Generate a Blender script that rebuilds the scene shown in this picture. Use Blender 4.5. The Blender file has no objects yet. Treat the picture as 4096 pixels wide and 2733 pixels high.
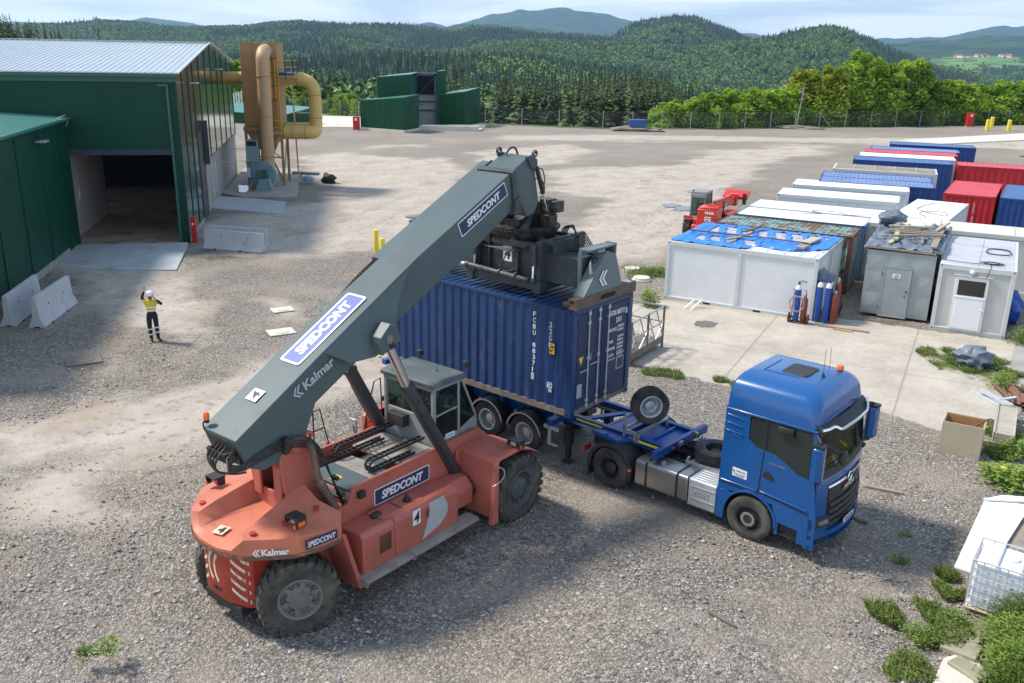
# Yard with a reach stacker loading a container, built object by object.
# Order: camera, sun, sky, exposure; materials; helpers; ground; terrain and trees; container and reach stacker;
# trailer and truck; buildings; yard objects; people; plants; loose stones; haze.
import bpy,math,random,bmesh
import numpy as np
from mathutils import Vector,Matrix,noise
R=math.radians
random.seed(7)
SC=bpy.context.scene
COL=SC.collection
cam_d=bpy.data.cameras.new("camera");cam=bpy.data.objects.new("camera",cam_d);COL.objects.link(cam)
cam_d.sensor_width=36;cam_d.sensor_fit='HORIZONTAL'
cam_d.lens=3620.0/4096.0*36.0
cam_d.clip_start=0.3;cam_d.clip_end=60000
cam.matrix_world=Matrix.Translation((0,0,10.18))@Matrix.Rotation(math.pi/2-0.316,4,'X')@Matrix.Rotation(0.019,4,'Z')
SC.camera=cam
SUN_DIR=Vector((0.78,-0.20,-1.0)).normalized()
sun_elev=math.asin(-SUN_DIR.z)
sd=bpy.data.lights.new("sun",'SUN');sun=bpy.data.objects.new("sun",sd);COL.objects.link(sun)
sd.energy=3.7;sd.angle=R(8.0);sd.color=(1.0,0.93,0.83)
sun.rotation_euler=SUN_DIR.to_track_quat('-Z','Y').to_euler()
w=bpy.data.worlds.new("World");SC.world=w;w.use_nodes=True
nt=w.node_tree;nt.nodes.clear()
def wn(t,**k):
 n=nt.nodes.new(t)
 for a,b in k.items():setattr(n,a,b)
 return n
sky=wn('ShaderNodeTexSky',sky_type='NISHITA',sun_disc=False,sun_elevation=sun_elev,sun_rotation=math.atan2(-SUN_DIR.x,-SUN_DIR.y),air_density=1.0,dust_density=0.6,ozone_density=1.2)
tc=wn('ShaderNodeTexCoord');sep=wn('ShaderNodeSeparateXYZ');nt.links.new(tc.outputs['Generated'],sep.inputs[0])
add=wn('ShaderNodeMath',operation='ADD');add.inputs[1].default_value=0.10;nt.links.new(sep.outputs[2],add.inputs[0])
mx=wn('ShaderNodeMath',operation='MAXIMUM');mx.inputs[1].default_value=0.02;nt.links.new(add.outputs[0],mx.inputs[0])
dx=wn('ShaderNodeMath',operation='DIVIDE');nt.links.new(sep.outputs[0],dx.inputs[0]);nt.links.new(mx.outputs[0],dx.inputs[1])
dy=wn('ShaderNodeMath',operation='DIVIDE');nt.links.new(sep.outputs[1],dy.inputs[0]);nt.links.new(mx.outputs[0],dy.inputs[1])
cmb=wn('ShaderNodeCombineXYZ');nt.links.new(dx.outputs[0],cmb.inputs[0]);nt.links.new(dy.outputs[0],cmb.inputs[1])
n1=wn('ShaderNodeTexNoise');n1.inputs['Scale'].default_value=0.42;n1.inputs['Detail'].default_value=8;n1.inputs['Roughness'].default_value=0.55;n1.inputs['Distortion'].default_value=0.6
nt.links.new(cmb.outputs[0],n1.inputs['Vector'])
cr_=wn('ShaderNodeValToRGB');cr_.color_ramp.elements[0].position=0.42;cr_.color_ramp.elements[1].position=0.60
cr_.color_ramp.elements[0].color=(0.12,0.12,0.12,1);cr_.color_ramp.elements[1].color=(0.92,0.92,0.92,1)
nt.links.new(n1.outputs['Fac'],cr_.inputs[0])
mixs=wn('ShaderNodeMixRGB');mixs.inputs[2].default_value=(9.6,9.9,10.2,1)
hz_=wn('ShaderNodeMapRange');hz_.inputs[1].default_value=0.05;hz_.inputs[2].default_value=0.45;hz_.inputs[3].default_value=1.0;hz_.inputs[4].default_value=0.12
nt.links.new(sep.outputs[2],hz_.inputs[0]);cm_=wn('ShaderNodeMath',operation='MULTIPLY');nt.links.new(cr_.outputs[0],cm_.inputs[0]);nt.links.new(hz_.outputs[0],cm_.inputs[1])
nt.links.new(cm_.outputs[0],mixs.inputs[0]);tint=wn('ShaderNodeMixRGB');tint.inputs[0].default_value=0.45;tint.inputs[2].default_value=(4.6,6.2,8.4,1);nt.links.new(sky.outputs[0],tint.inputs[1]);nt.links.new(tint.outputs[0],mixs.inputs[1])
bg=wn('ShaderNodeBackground');bg.inputs[1].default_value=0.11
out=wn('ShaderNodeOutputWorld');nt.links.new(mixs.outputs[0],bg.inputs[0]);nt.links.new(bg.outputs[0],out.inputs[0])
vs=SC.view_settings
SC.display_settings.display_device='sRGB'
vs.view_transform='Standard';vs.look='None';vs.exposure=0.52;vs.gamma=1.0;vs.use_curve_mapping=False
SC.render.engine='CYCLES'
SC.cycles.max_bounces=6;SC.cycles.volume_bounces=0;SC.cycles.transparent_max_bounces=8
SC.cycles.use_denoising=True
def mat(name,col,rough=0.6,metal=0.0,var=0.10,vs_=3.0,dirt=None,dscale=2.0,dpos=(0.5,0.7),bump=0.0,bs=40.0,coat=0.0,spec=0.5,wave=None,fine=0.0):
 """procedural material: base colour, broad tone variation, patches of a second colour (dirt, rust, bare metal), bump"""
 m=bpy.data.materials.new(name);m.use_nodes=True
 t=m.node_tree;N=t.nodes;L=t.links
 b=N['Principled BSDF']
 tcn=N.new('ShaderNodeTexCoord');O=tcn.outputs['Object']
 def noise_(s,d=4,r=0.55):
  n=N.new('ShaderNodeTexNoise');n.inputs['Scale'].default_value=s;n.inputs['Detail'].default_value=d;n.inputs['Roughness'].default_value=r
  L.new(O,n.inputs['Vector']);return n.outputs['Fac']
 def mixc(f,a,c2,blend='MIX'):
  x=N.new('ShaderNodeMixRGB');x.blend_type=blend
  if isinstance(f,float):x.inputs[0].default_value=f
  else:L.new(f,x.inputs[0])
  if isinstance(a,tuple):x.inputs[1].default_value=a
  else:L.new(a,x.inputs[1])
  if isinstance(c2,tuple):x.inputs[2].default_value=c2
  else:L.new(c2,x.inputs[2])
  return x.outputs[0]
 def rng(f,a,b_,c=0.0,d=1.0):
  x=N.new('ShaderNodeMapRange');x.inputs[1].default_value=a;x.inputs[2].default_value=b_;x.inputs[3].default_value=c;x.inputs[4].default_value=d
  L.new(f,x.inputs[0]);return x.outputs[0]
 lo=tuple(c*(1-var)for c in col)+(1,);hi=tuple(min(1,c*(1+var))for c in col)+(1,)
 c=mixc(rng(noise_(vs_),0.3,0.7),lo,hi)
 if fine:
  c=mixc(rng(noise_(vs_*25,2),0.3,0.7),c,mixc(fine,c,(0.02,0.02,0.02,1)))
 if dirt:
  f=rng(noise_(dscale,8,0.65),dpos[0],dpos[1])
  c=mixc(f,c,tuple(dirt)+(1,))
  b_r=rng(f,0,1,rough,min(1,rough+0.25));L.new(b_r,b.inputs['Roughness'])
 else:
  rr=rng(noise_(vs_*2),0.3,0.7,rough*0.85,min(1,rough*1.15));L.new(rr,b.inputs['Roughness'])
 L.new(c,b.inputs['Base Color'])
 b.inputs['Metallic'].default_value=metal
 b.inputs['Specular IOR Level'].default_value=spec
 b.inputs['Coat Weight'].default_value=coat;b.inputs['Coat Roughness'].default_value=0.12
 if bump:
  bn=N.new('ShaderNodeBump');bn.inputs['Strength'].default_value=bump;bn.inputs['Distance'].default_value=0.02
  L.new(noise_(bs,3),bn.inputs['Height']);L.new(bn.outputs[0],b.inputs['Normal'])
 return m
def glass(name,tint=(0.75,0.85,0.82),alpha=0.35,rough=0.03):
 m=bpy.data.materials.new(name);m.use_nodes=True;t=m.node_tree;N=t.nodes;L=t.links
 b=N['Principled BSDF'];b.inputs['Base Color'].default_value=(0.02,0.03,0.03,1);b.inputs['Roughness'].default_value=rough
 b.inputs['Specular IOR Level'].default_value=0.8
 tr=N.new('ShaderNodeBsdfTransparent');tr.inputs[0].default_value=tint+(1,)
 mx_=N.new('ShaderNodeMixShader');mx_.inputs[0].default_value=alpha
 L.new(tr.outputs[0],mx_.inputs[1]);L.new(b.outputs[0],mx_.inputs[2]);L.new(mx_.outputs[0],N['Material Output'].inputs[0])
 return m
M={}
M['salmon']=mat('faded_red_paint',(0.47,0.128,0.090),0.5,var=0.13,vs_=1.5,dirt=(0.30,0.10,0.06),dscale=1.7,dpos=(0.60,0.90),bump=0.03,fine=0.10)
M['orange']=mat('faded_orange_paint',(0.57,0.175,0.105),0.45,var=0.16,vs_=2,dirt=(0.20,0.10,0.05),dscale=2.6,dpos=(0.60,0.78),bump=0.04,fine=0.10)
M['red_rear']=mat('worn_red_paint',(0.38,0.04,0.024),0.5,var=0.2,vs_=2,dirt=(0.24,0.12,0.07),dscale=5,dpos=(0.60,0.7),bump=0.05)
M['rust_edge']=mat('rusty_scraped_edge',(0.14,0.09,0.055),0.85,var=0.3,vs_=8,dirt=(0.45,0.15,0.09),dscale=5,dpos=(0.55,0.65),bump=0.3)
M['boom']=mat('boom_grey_green',(0.082,0.112,0.114),0.42,spec=0.3,var=0.08,vs_=1.2,dirt=(0.075,0.10,0.10),dscale=1.5,dpos=(0.55,0.9),bump=0.02)
M['boomdark']=mat('spreader_grey_green',(0.045,0.058,0.062),0.5,var=0.15,vs_=3,dirt=(0.035,0.035,0.033),dscale=2.5,dpos=(0.45,0.72),bump=0.08)
M['grease']=mat('greasy_black_steel',(0.022,0.021,0.02),0.45,var=0.4,vs_=6,dirt=(0.09,0.075,0.055),dscale=6,dpos=(0.5,0.7),bump=0.2)
M['brown']=mat('rusty_beam',(0.125,0.09,0.065),0.8,var=0.25,vs_=5,dirt=(0.17,0.20,0.19),dscale=4,dpos=(0.62,0.7),bump=0.15)
M['cabgrey']=mat('cab_grey',(0.25,0.265,0.27),0.5,var=0.05,vs_=2,dirt=(0.18,0.18,0.17),dscale=2,dpos=(0.5,0.9))
M['cabroof']=mat('cab_roof_dusty',(0.075,0.10,0.105),0.6,var=0.12,vs_=2,dirt=(0.20,0.19,0.17),dscale=1.3,dpos=(0.48,0.75))
M['black']=mat('black_plastic',(0.022,0.022,0.023),0.55,var=0.2,dirt=(0.06,0.055,0.05),dscale=4,dpos=(0.5,0.9))
M['rubber']=mat('tyre_rubber',(0.024,0.023,0.022),0.85,var=0.2,vs_=4,dirt=(0.11,0.10,0.085),dscale=3,dpos=(0.40,0.75),bump=0.1)
M['rubberdusty']=mat('dusty_tyre',(0.050,0.048,0.040),0.9,var=0.25,vs_=3,dirt=(0.15,0.135,0.11),dscale=2.5,dpos=(0.42,0.72),bump=0.15)
M['hub']=mat('dusty_hub_paint',(0.17,0.17,0.165),0.65,var=0.2,vs_=8,dirt=(0.16,0.10,0.06),dscale=7,dpos=(0.5,0.65),bump=0.1)
M['hubdark']=mat('dark_hub',(0.075,0.085,0.09),0.6,var=0.2,vs_=8,dirt=(0.16,0.14,0.12),dscale=6,dpos=(0.5,0.7))
M['steel']=mat('galvanised_steel',(0.42,0.43,0.44),0.4,metal=0.6,var=0.15,vs_=6)
M['chrome']=mat('chrome_rod',(0.72,0.73,0.74),0.18,metal=1.0,var=0.03)
M['alu']=mat('brushed_aluminium',(0.40,0.37,0.345),0.33,metal=0.85,var=0.08,vs_=2)
M['alup']=mat('pressed_aluminium',(0.50,0.51,0.52),0.5,metal=0.55,var=0.05)
M['tread']=mat('chequer_plate',(0.36,0.34,0.31),0.5,metal=0.3,var=0.15,vs_=3,dirt=(0.20,0.16,0.13),dscale=2,dpos=(0.45,0.8),bump=0.5,bs=30)
M['exhaust']=mat('burnt_steel',(0.20,0.16,0.125),0.5,metal=0.6,var=0.25,vs_=6)
M['blue']=mat('truck_blue_paint',(0.002,0.078,0.27),0.28,var=0.05,vs_=1,coat=0.6)
M['chblue']=mat('chassis_blue_paint',(0.006,0.062,0.26),0.35,var=0.12,vs_=2,dirt=(0.03,0.05,0.14),dscale=3,dpos=(0.55,0.8))
M['cont']=mat('container_blue',(0.008,0.040,0.130),0.42,var=0.12,vs_=1.2,dirt=(0.10,0.115,0.17),dscale=2.0,dpos=(0.56,0.9))
M['contdoor']=mat('container_door_blue',(0.012,0.028,0.078),0.5,var=0.12,vs_=1.2,dirt=(0.05,0.06,0.09),dscale=2.0,dpos=(0.55,0.9))
M['contbot']=mat('container_rail_dusty',(0.17,0.135,0.105),0.85,var=0.3,vs_=4,dirt=(0.05,0.06,0.10),dscale=5,dpos=(0.55,0.7),bump=0.2)
M['dustpost']=M['cont']
M['white']=mat('white_paint',(0.74,0.74,0.73),0.5,var=0.04,dirt=(0.5,0.48,0.44),dscale=1.5,dpos=(0.62,0.9))
M['decal']=mat('white_decal',(0.78,0.78,0.78),0.45,var=0.03,dirt=(0.55,0.50,0.45),dscale=6,dpos=(0.6,0.8))
M['decalold']=mat('worn_cream_decal',(0.62,0.56,0.42),0.6,var=0.15,vs_=6,dirt=(0.40,0.16,0.08),dscale=8,dpos=(0.55,0.62))
M['grafite']=mat('sticker_grey',(0.42,0.43,0.45),0.5,var=0.05)
M['navy']=mat('navy_sticker',(0.028,0.03,0.10),0.5,var=0.06)
M['navylit']=mat('navy_sticker_lit',(0.10,0.13,0.36),0.5,var=0.06)  # lighter copy of the navy sticker, daylight painted in for the boom-top label
M['yellow']=mat('yellow_paint',(0.78,0.62,0.03),0.5,var=0.06,dirt=(0.5,0.4,0.1),dscale=3,dpos=(0.6,0.8))
M['ylabel']=mat('yellow_label',(0.75,0.48,0.03),0.5,var=0.03)
M['amber']=mat('amber_lens',(0.85,0.16,0.01),0.2,var=0.1,coat=0.8)
M['redlens']=mat('red_lens',(0.5,0.01,0.01),0.2,var=0.1,coat=0.8)
M['lens']=mat('clear_lens',(0.75,0.76,0.80),0.12,metal=0.5,var=0.05)
M['black2']=mat('cylinder_black_paint',(0.045,0.053,0.058),0.4,var=0.15,vs_=2)
M['boom2']=mat('end_plate_grey',(0.125,0.165,0.17),0.5,var=0.06,vs_=2,dirt=(0.14,0.17,0.17),dscale=4,dpos=(0.6,0.75))
M['greengloss']=mat('green_gloss_cassette',(0.016,0.058,0.042),0.14,var=0.12,vs_=0.5,coat=0.5,bump=0.05,bs=1.3)
M['greengut']=mat('green_gutter',(0.02,0.11,0.085),0.35,var=0.06)
M['gateblue']=mat('gate_frame_blue_grey',(0.035,0.05,0.075),0.5,var=0.1)
M['concblue2']=mat('inner_concrete',(0.56,0.53,0.50),0.9,var=0.08,vs_=0.8,bump=0.05)
M['floorin']=mat('hall_floor',(0.36,0.28,0.21),0.9,var=0.15,vs_=0.8,dirt=(0.10,0.08,0.06),dscale=0.6,dpos=(0.5,0.7))
M['slabpale']=mat('pale_concrete',(0.58,0.55,0.48),0.9,var=0.08,vs_=1,dirt=(0.40,0.36,0.30),dscale=0.8,dpos=(0.5,0.8))
M['draincov']=mat('drain_cover',(0.20,0.17,0.14),0.9,var=0.1)
M['blockc']=mat('mossy_block',(0.30,0.28,0.20),0.95,var=0.2,vs_=3,bump=0.2)
M['ladder']=mat('ladder_yellow',(0.60,0.36,0.02),0.5,var=0.06)
M['pale_bag']=mat('pale_blue_bag',(0.28,0.42,0.60),0.6,var=0.15)
M['navyst']=mat('navy_steelwork',(0.02,0.05,0.12),0.5,var=0.1)
M['dirt']=mat('soil',(0.20,0.165,0.135),0.95,var=0.25,vs_=2,bump=0.5,bs=6)
M['cabinold']=mat('weathered_cabin_panel',(0.60,0.60,0.55),0.6,var=0.06,vs_=1.5,dirt=(0.42,0.36,0.26),dscale=1.2,dpos=(0.58,0.8))
M['cabinoldf']=mat('weathered_cabin_frame',(0.56,0.56,0.50),0.6,var=0.08,vs_=2,dirt=(0.30,0.14,0.06),dscale=1.8,dpos=(0.60,0.72))
M['cabinoldr']=mat('weathered_cabin_roof',(0.58,0.57,0.51),0.6,var=0.08,vs_=1.5,dirt=(0.40,0.36,0.28),dscale=1.5,dpos=(0.5,0.8))
M['cabinwd']=mat('light_grey_cabin_panel',(0.52,0.52,0.49),0.55,var=0.05,vs_=1.5)
M['whitebright']=mat('bright_white_pvc',(0.80,0.80,0.82),0.35,var=0.02)
M['steelw']=mat('light_galvanised',(0.55,0.57,0.60),0.45,metal=0.3,var=0.08)
M['rustgrey']=mat('rusty_grey_deck',(0.17,0.14,0.12),0.8,var=0.2,vs_=3)
M['panelgrey']=mat('dusty_formwork',(0.40,0.37,0.31),0.7,var=0.12,vs_=2,dirt=(0.30,0.16,0.08),dscale=5,dpos=(0.6,0.7))
M['hosepink']=mat('faded_pink_hose',(0.42,0.26,0.27),0.6,var=0.2,vs_=5)
M['darkglass2']=mat('dark_window_pane',(0.025,0.024,0.022),0.08,var=0.1)
M['glass']=glass('cab_glass',(0.66,0.78,0.74),0.30)
M['darkglass']=glass('tinted_side_glass',(0.04,0.04,0.04),0.9,0.12)
M['screen']=glass('windscreen_glass',(0.62,0.68,0.64),0.32)
M['green']=mat('green_sheet_metal',(0.004,0.056,0.034),0.45,var=0.10,vs_=0.7,spec=0.25)
M['greenshed']=mat('green_trapezoid_sheet',(0.005,0.062,0.028),0.5,spec=0.25,var=0.10,vs_=0.7)
M['greenroof']=mat('green_roof_sheet',(0.045,0.19,0.15),0.35,var=0.08,vs_=0.7)
M['roofalu']=mat('aluzinc_roof_sheet',(0.52,0.56,0.57),0.32,metal=0.45,var=0.05,vs_=0.8)
M['trimw']=mat('grey_white_trim',(0.50,0.52,0.52),0.4,var=0.05)
M['concrete']=mat('concrete',(0.34,0.325,0.30),0.9,var=0.12,vs_=1.2,dirt=(0.22,0.20,0.17),dscale=0.9,dpos=(0.5,0.75),bump=0.15,bs=15,fine=0.12)
M['concblue']=mat('fresh_grey_concrete',(0.36,0.385,0.40),0.85,var=0.10,vs_=0.8,dirt=(0.24,0.22,0.20),dscale=0.7,dpos=(0.55,0.75),bump=0.08,bs=15)
M['barrier']=mat('barrier_concrete',(0.46,0.47,0.48),0.85,var=0.08,vs_=1.5,dirt=(0.33,0.32,0.30),dscale=1.4,dpos=(0.55,0.8),bump=0.1,bs=20)
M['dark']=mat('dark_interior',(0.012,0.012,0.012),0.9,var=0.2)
M['seat']=mat('seat_fabric',(0.05,0.05,0.055),0.9,var=0.2)
M['hivis']=mat('hi_vis_green',(0.30,0.75,0.04),0.7,var=0.05)
M['tan']=mat('tan_tower_paint',(0.36,0.21,0.085),0.6,var=0.08,vs_=0.6,dirt=(0.28,0.17,0.08),dscale=0.8,dpos=(0.5,0.85))
M['cream']=mat('cream_duct_paint',(0.54,0.38,0.12),0.5,var=0.05,vs_=0.8)
M['peach']=mat('peach_duct_paint',(0.44,0.28,0.15),0.5,var=0.05,vs_=0.8)
M['fan']=mat('blue_grey_fan_paint',(0.16,0.27,0.28),0.5,var=0.06)
M['motor']=mat('green_motor_paint',(0.015,0.10,0.065),0.5,var=0.1)
M['redbox']=mat('hydrant_red',(0.50,0.015,0.012),0.45,var=0.06)
M['cabin']=mat('cabin_white_panel',(0.72,0.73,0.74),0.5,var=0.04,vs_=1.5,dirt=(0.58,0.55,0.50),dscale=1.2,dpos=(0.62,0.9))
M['cabinframe']=mat('cabin_frame_grey',(0.56,0.59,0.59),0.45,var=0.05,vs_=2,dirt=(0.40,0.36,0.30),dscale=3,dpos=(0.65,0.8))
M['cabingrey']=mat('grey_shed_sheet',(0.33,0.37,0.38),0.4,metal=0.2,var=0.10,vs_=1.2)
M['membrane']=mat('grey_roof_membrane',(0.46,0.46,0.50),0.55,var=0.08,vs_=1.2,dirt=(0.32,0.32,0.36),dscale=1.0,dpos=(0.5,0.75))
M['cabinroof']=mat('white_roof_sheet',(0.80,0.80,0.80),0.45,var=0.03,vs_=1,dirt=(0.66,0.65,0.63),dscale=1.0,dpos=(0.58,0.85))
M['brownroof']=mat('dirty_brown_roof',(0.24,0.21,0.16),0.8,var=0.2,vs_=1,dirt=(0.33,0.30,0.25),dscale=1,dpos=(0.5,0.7))
M['rustteal']=mat('peeling_teal_rust',(0.15,0.33,0.33),0.8,var=0.15,vs_=2,dirt=(0.15,0.065,0.03),dscale=2.2,dpos=(0.44,0.56),bump=0.2)
M['rust']=mat('rust',(0.13,0.055,0.03),0.9,var=0.35,vs_=5,bump=0.2)
M['contteal']=mat('old_blue_container',(0.05,0.15,0.25),0.6,var=0.15,dirt=(0.12,0.08,0.06),dscale=3,dpos=(0.6,0.7))
M['cred']=mat('container_red',(0.46,0.012,0.020),0.45,var=0.12,vs_=1,dirt=(0.22,0.02,0.02),dscale=1.5,dpos=(0.55,0.85))
M['credroof']=mat('container_red_roof',(0.53,0.055,0.075),0.5,var=0.10,vs_=1)
M['cblue2']=mat('container_royal_blue',(0.010,0.055,0.22),0.45,var=0.12,vs_=1,dirt=(0.03,0.05,0.10),dscale=1.5,dpos=(0.55,0.85))
M['cblueroof']=mat('container_blue_roof',(0.05,0.12,0.29),0.45,var=0.12,vs_=1)
M['cbluepale']=mat('container_pale_blue_roof',(0.14,0.21,0.40),0.55,var=0.12,vs_=1,dirt=(0.40,0.43,0.50),dscale=1.5,dpos=(0.6,0.8))
M['tarp']=mat('blue_tarpaulin',(0.005,0.19,0.68),0.35,var=0.15,vs_=3,bump=0.3,bs=6)
M['puddle']=mat('puddled_rusty_roof',(0.42,0.40,0.42),0.35,var=0.15,vs_=2,dirt=(0.22,0.08,0.06),dscale=1.5,dpos=(0.6,0.68))
M['greytarp']=mat('grey_blue_tarp',(0.14,0.17,0.215),0.4,var=0.25,vs_=3,bump=0.5,bs=8)
M['wood']=mat('weathered_timber',(0.30,0.25,0.20),0.85,var=0.25,vs_=4,dirt=(0.14,0.11,0.09),dscale=4,dpos=(0.5,0.75),bump=0.2)
M['ply']=mat('plywood',(0.46,0.40,0.29),0.8,var=0.08,vs_=2,dirt=(0.30,0.25,0.18),dscale=4,dpos=(0.6,0.75))
M['plyin']=mat('plywood_inside',(0.40,0.22,0.09),0.8,var=0.12,vs_=3)
M['bwood']=mat('dark_old_timber',(0.13,0.10,0.08),0.9,var=0.3,vs_=5)
M['gasblue']=mat('gas_bottle_blue',(0.012,0.07,0.32),0.4,var=0.1,dirt=(0.05,0.06,0.10),dscale=6,dpos=(0.6,0.75))
M['gasbrown']=mat('gas_bottle_maroon',(0.20,0.045,0.03),0.5,var=0.15,dirt=(0.28,0.10,0.07),dscale=6,dpos=(0.55,0.75))
M['tele']=mat('telehandler_red',(0.58,0.03,0.015),0.4,var=0.08,coat=0.2)
M['ibc']=mat('white_plastic_tank',(0.74,0.75,0.78),0.35,var=0.04)
M['pipeR']=mat('brown_pipe',(0.19,0.09,0.055),0.6,var=0.25,vs_=3)
M['bark']=mat('bark',(0.10,0.08,0.06),0.95,var=0.2)
M['skin']=mat('skin',(0.50,0.26,0.19),0.6,var=0.05)
M['beard']=mat('reddish_beard',(0.22,0.09,0.05),0.8,var=0.1)
M['helmet']=mat('white_helmet',(0.80,0.80,0.80),0.3,var=0.02)
M['shirt']=mat('yellow_shirt',(0.70,0.55,0.03),0.8,var=0.08,vs_=10,bump=0.15,bs=30)
M['navycloth']=mat('navy_cloth',(0.012,0.014,0.028),0.9,var=0.2,vs_=8,bump=0.2,bs=25)
M['reflect']=mat('reflective_tape',(0.72,0.73,0.74),0.4,var=0.04)
M['boot']=mat('boot_leather',(0.02,0.017,0.015),0.7,var=0.2)
M['water']=mat('puddle_water',(0.10,0.085,0.07),0.03,var=0.1,spec=0.8)
def tag(o,label=None,cat=None,group=None,kind=None):
 if label:o['label']=label
 if cat:o['category']=cat
 if group:o['group']=group
 if kind:o['kind']=kind
 return o
def empty(name,loc=(0,0,0),rz=0.0,label=None,cat=None,group=None,kind=None):
 o=bpy.data.objects.new(name,None);COL.objects.link(o);o.location=loc;o.rotation_euler=(0,0,rz);o.empty_display_size=0.2
 return tag(o,label,cat,group,kind)
def copy_tree(o,parent=None):
 c=o.copy();COL.objects.link(c)
 if parent:c.parent=parent
 for ch in list(o.children):copy_tree(ch,c)
 return c
class MB:
 def __init__(s,T=None):
  s.v=[];s.f=[];s.m=[];s.T=T;s.k=0
 def add(s,vs_,fs,k=None):
  b=len(s.v);k=s.k if k is None else k
  for p in vs_:
   p=Vector(p)
   if s.T is not None:p=s.T@p
   s.v.append(p)
  for f in fs:s.f.append([b+i for i in f]);s.m.append(k)
  return s
 def box(s,x0,x1,y0,y1,z0,z1,k=None):
  return s.add([(x0,y0,z0),(x1,y0,z0),(x1,y1,z0),(x0,y1,z0),(x0,y0,z1),(x1,y0,z1),(x1,y1,z1),(x0,y1,z1)],[(0,3,2,1),(4,5,6,7),(0,1,5,4),(1,2,6,5),(2,3,7,6),(3,0,4,7)],k)
 def prism(s,pts,ax,a,b,k=None):
  """polygon pts extruded along axis ax from a to b; pts give the other two coordinates in x,y,z order"""
  def P(p,h):
   return{'x':(h,p[0],p[1]),'y':(p[0],h,p[1]),'z':(p[0],p[1],h)}[ax]
  n=len(pts)
  return s.add([P(p,a)for p in pts]+[P(p,b)for p in pts],[list(range(n))[::-1],list(range(n,2*n))]+[(i,(i+1)%n,n+(i+1)%n,n+i)for i in range(n)],k)
 def beam(s,p0,p1,w,h=None,k=None,up=(0,0,1)):
  h=w if h is None else h
  p0=Vector(p0);p1=Vector(p1);d=(p1-p0).normalized();u=Vector(up)
  if abs(d.dot(u))>0.98:u=Vector((0,1,0))
  a=d.cross(u).normalized()*w/2;c=d.cross(a).normalized()*h/2
  v=[p0-a-c,p0+a-c,p0+a+c,p0-a+c,p1-a-c,p1+a-c,p1+a+c,p1-a+c]
  return s.add(v,[(0,3,2,1),(4,5,6,7),(0,1,5,4),(1,2,6,5),(2,3,7,6),(3,0,4,7)],k)
 def cyl(s,p0,p1,r0,r1=None,n=16,k=None,cap=True):
  r1=r0 if r1 is None else r1
  return s.lathe([(r0,0),(r1,1)],p0,p1,n,k,cap)
 def lathe(s,prof,p0,p1,n=24,k=None,cap=True,ks=None):
  """profile (radius, fraction 0..1 along p0->p1)"""
  p0=Vector(p0);p1=Vector(p1);d=(p1-p0);q=d.normalized();u=Vector((0,0,1))if abs(q.z)<0.9 else Vector((1,0,0))
  a=q.cross(u).normalized();b=q.cross(a).normalized();vs_=[];fs=[]
  for r,h in prof:
   for i in range(n):
    t=2*math.pi*i/n;vs_.append(p0+d*h+(a*math.cos(t)+b*math.sin(t))*r)
  for j in range(len(prof)-1):
   for i in range(n):fs.append((j*n+i,j*n+(i+1)%n,(j+1)*n+(i+1)%n,(j+1)*n+i))
  if ks:
   kk=[]
   base=len(s.m)
   s.add(vs_,fs,k)
   for j in range(len(prof)-1):
    for i in range(n):s.m[base+j*n+i]=ks[j]
   return s
  if cap:fs+=[list(range(n))[::-1],list(range((len(prof)-1)*n,len(prof)*n))]
  return s.add(vs_,fs,k)
 def tube(s,pts,r,n=8,k=None,sub=4):
  P=[Vector(p)for p in pts]
  if sub>1 and len(P)>2:
   Q=[]
   for i in range(len(P)-1):
    a=P[max(i-1,0)];b=P[i];c=P[i+1];d=P[min(i+2,len(P)-1)]
    for j in range(sub):
     t=j/sub;Q.append(0.5*((2*b)+(c-a)*t+(2*a-5*b+4*c-d)*t*t+(3*b-a-3*c+d)*t**3))
   Q.append(P[-1]);P=Q
  vs_=[];fs=[];u=None
  for i,p in enumerate(P):
   d=(P[min(i+1,len(P)-1)]-P[max(i-1,0)]).normalized()
   if u is None:u=d.orthogonal().normalized()
   u=(u-d*u.dot(d)).normalized();b=d.cross(u)
   rr=r if not callable(r)else r(i/(len(P)-1))
   for j in range(n):
    t=2*math.pi*j/n;vs_.append(p+(u*math.cos(t)+b*math.sin(t))*rr)
  for i in range(len(P)-1):
   for j in range(n):fs.append((i*n+j,i*n+(j+1)%n,(i+1)*n+(j+1)%n,(i+1)*n+j))
  fs+=[list(range(n))[::-1],list(range((len(P)-1)*n,len(P)*n))]
  return s.add(vs_,fs,k)
 def sph(s,c,r,n=12,m=8,k=None,T=None):
  r=(r,r,r)if not hasattr(r,'__len__')else r
  vs_=[];fs=[]
  for i in range(m+1):
   a=math.pi*i/m
   for j in range(n):
    b=2*math.pi*j/n;p=Vector((math.sin(a)*math.cos(b)*r[0],math.sin(a)*math.sin(b)*r[1],math.cos(a)*r[2]))
    if T:p=T@p
    vs_.append(p+Vector(c))
  for i in range(m):
   for j in range(n):fs.append((i*n+j,(i+1)*n+j,(i+1)*n+(j+1)%n,i*n+(j+1)%n))
  return s.add(vs_,fs,k)
 def quad(s,a,b,c,d,k=None):return s.add([a,b,c,d],[(0,1,2,3)],k)
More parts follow.
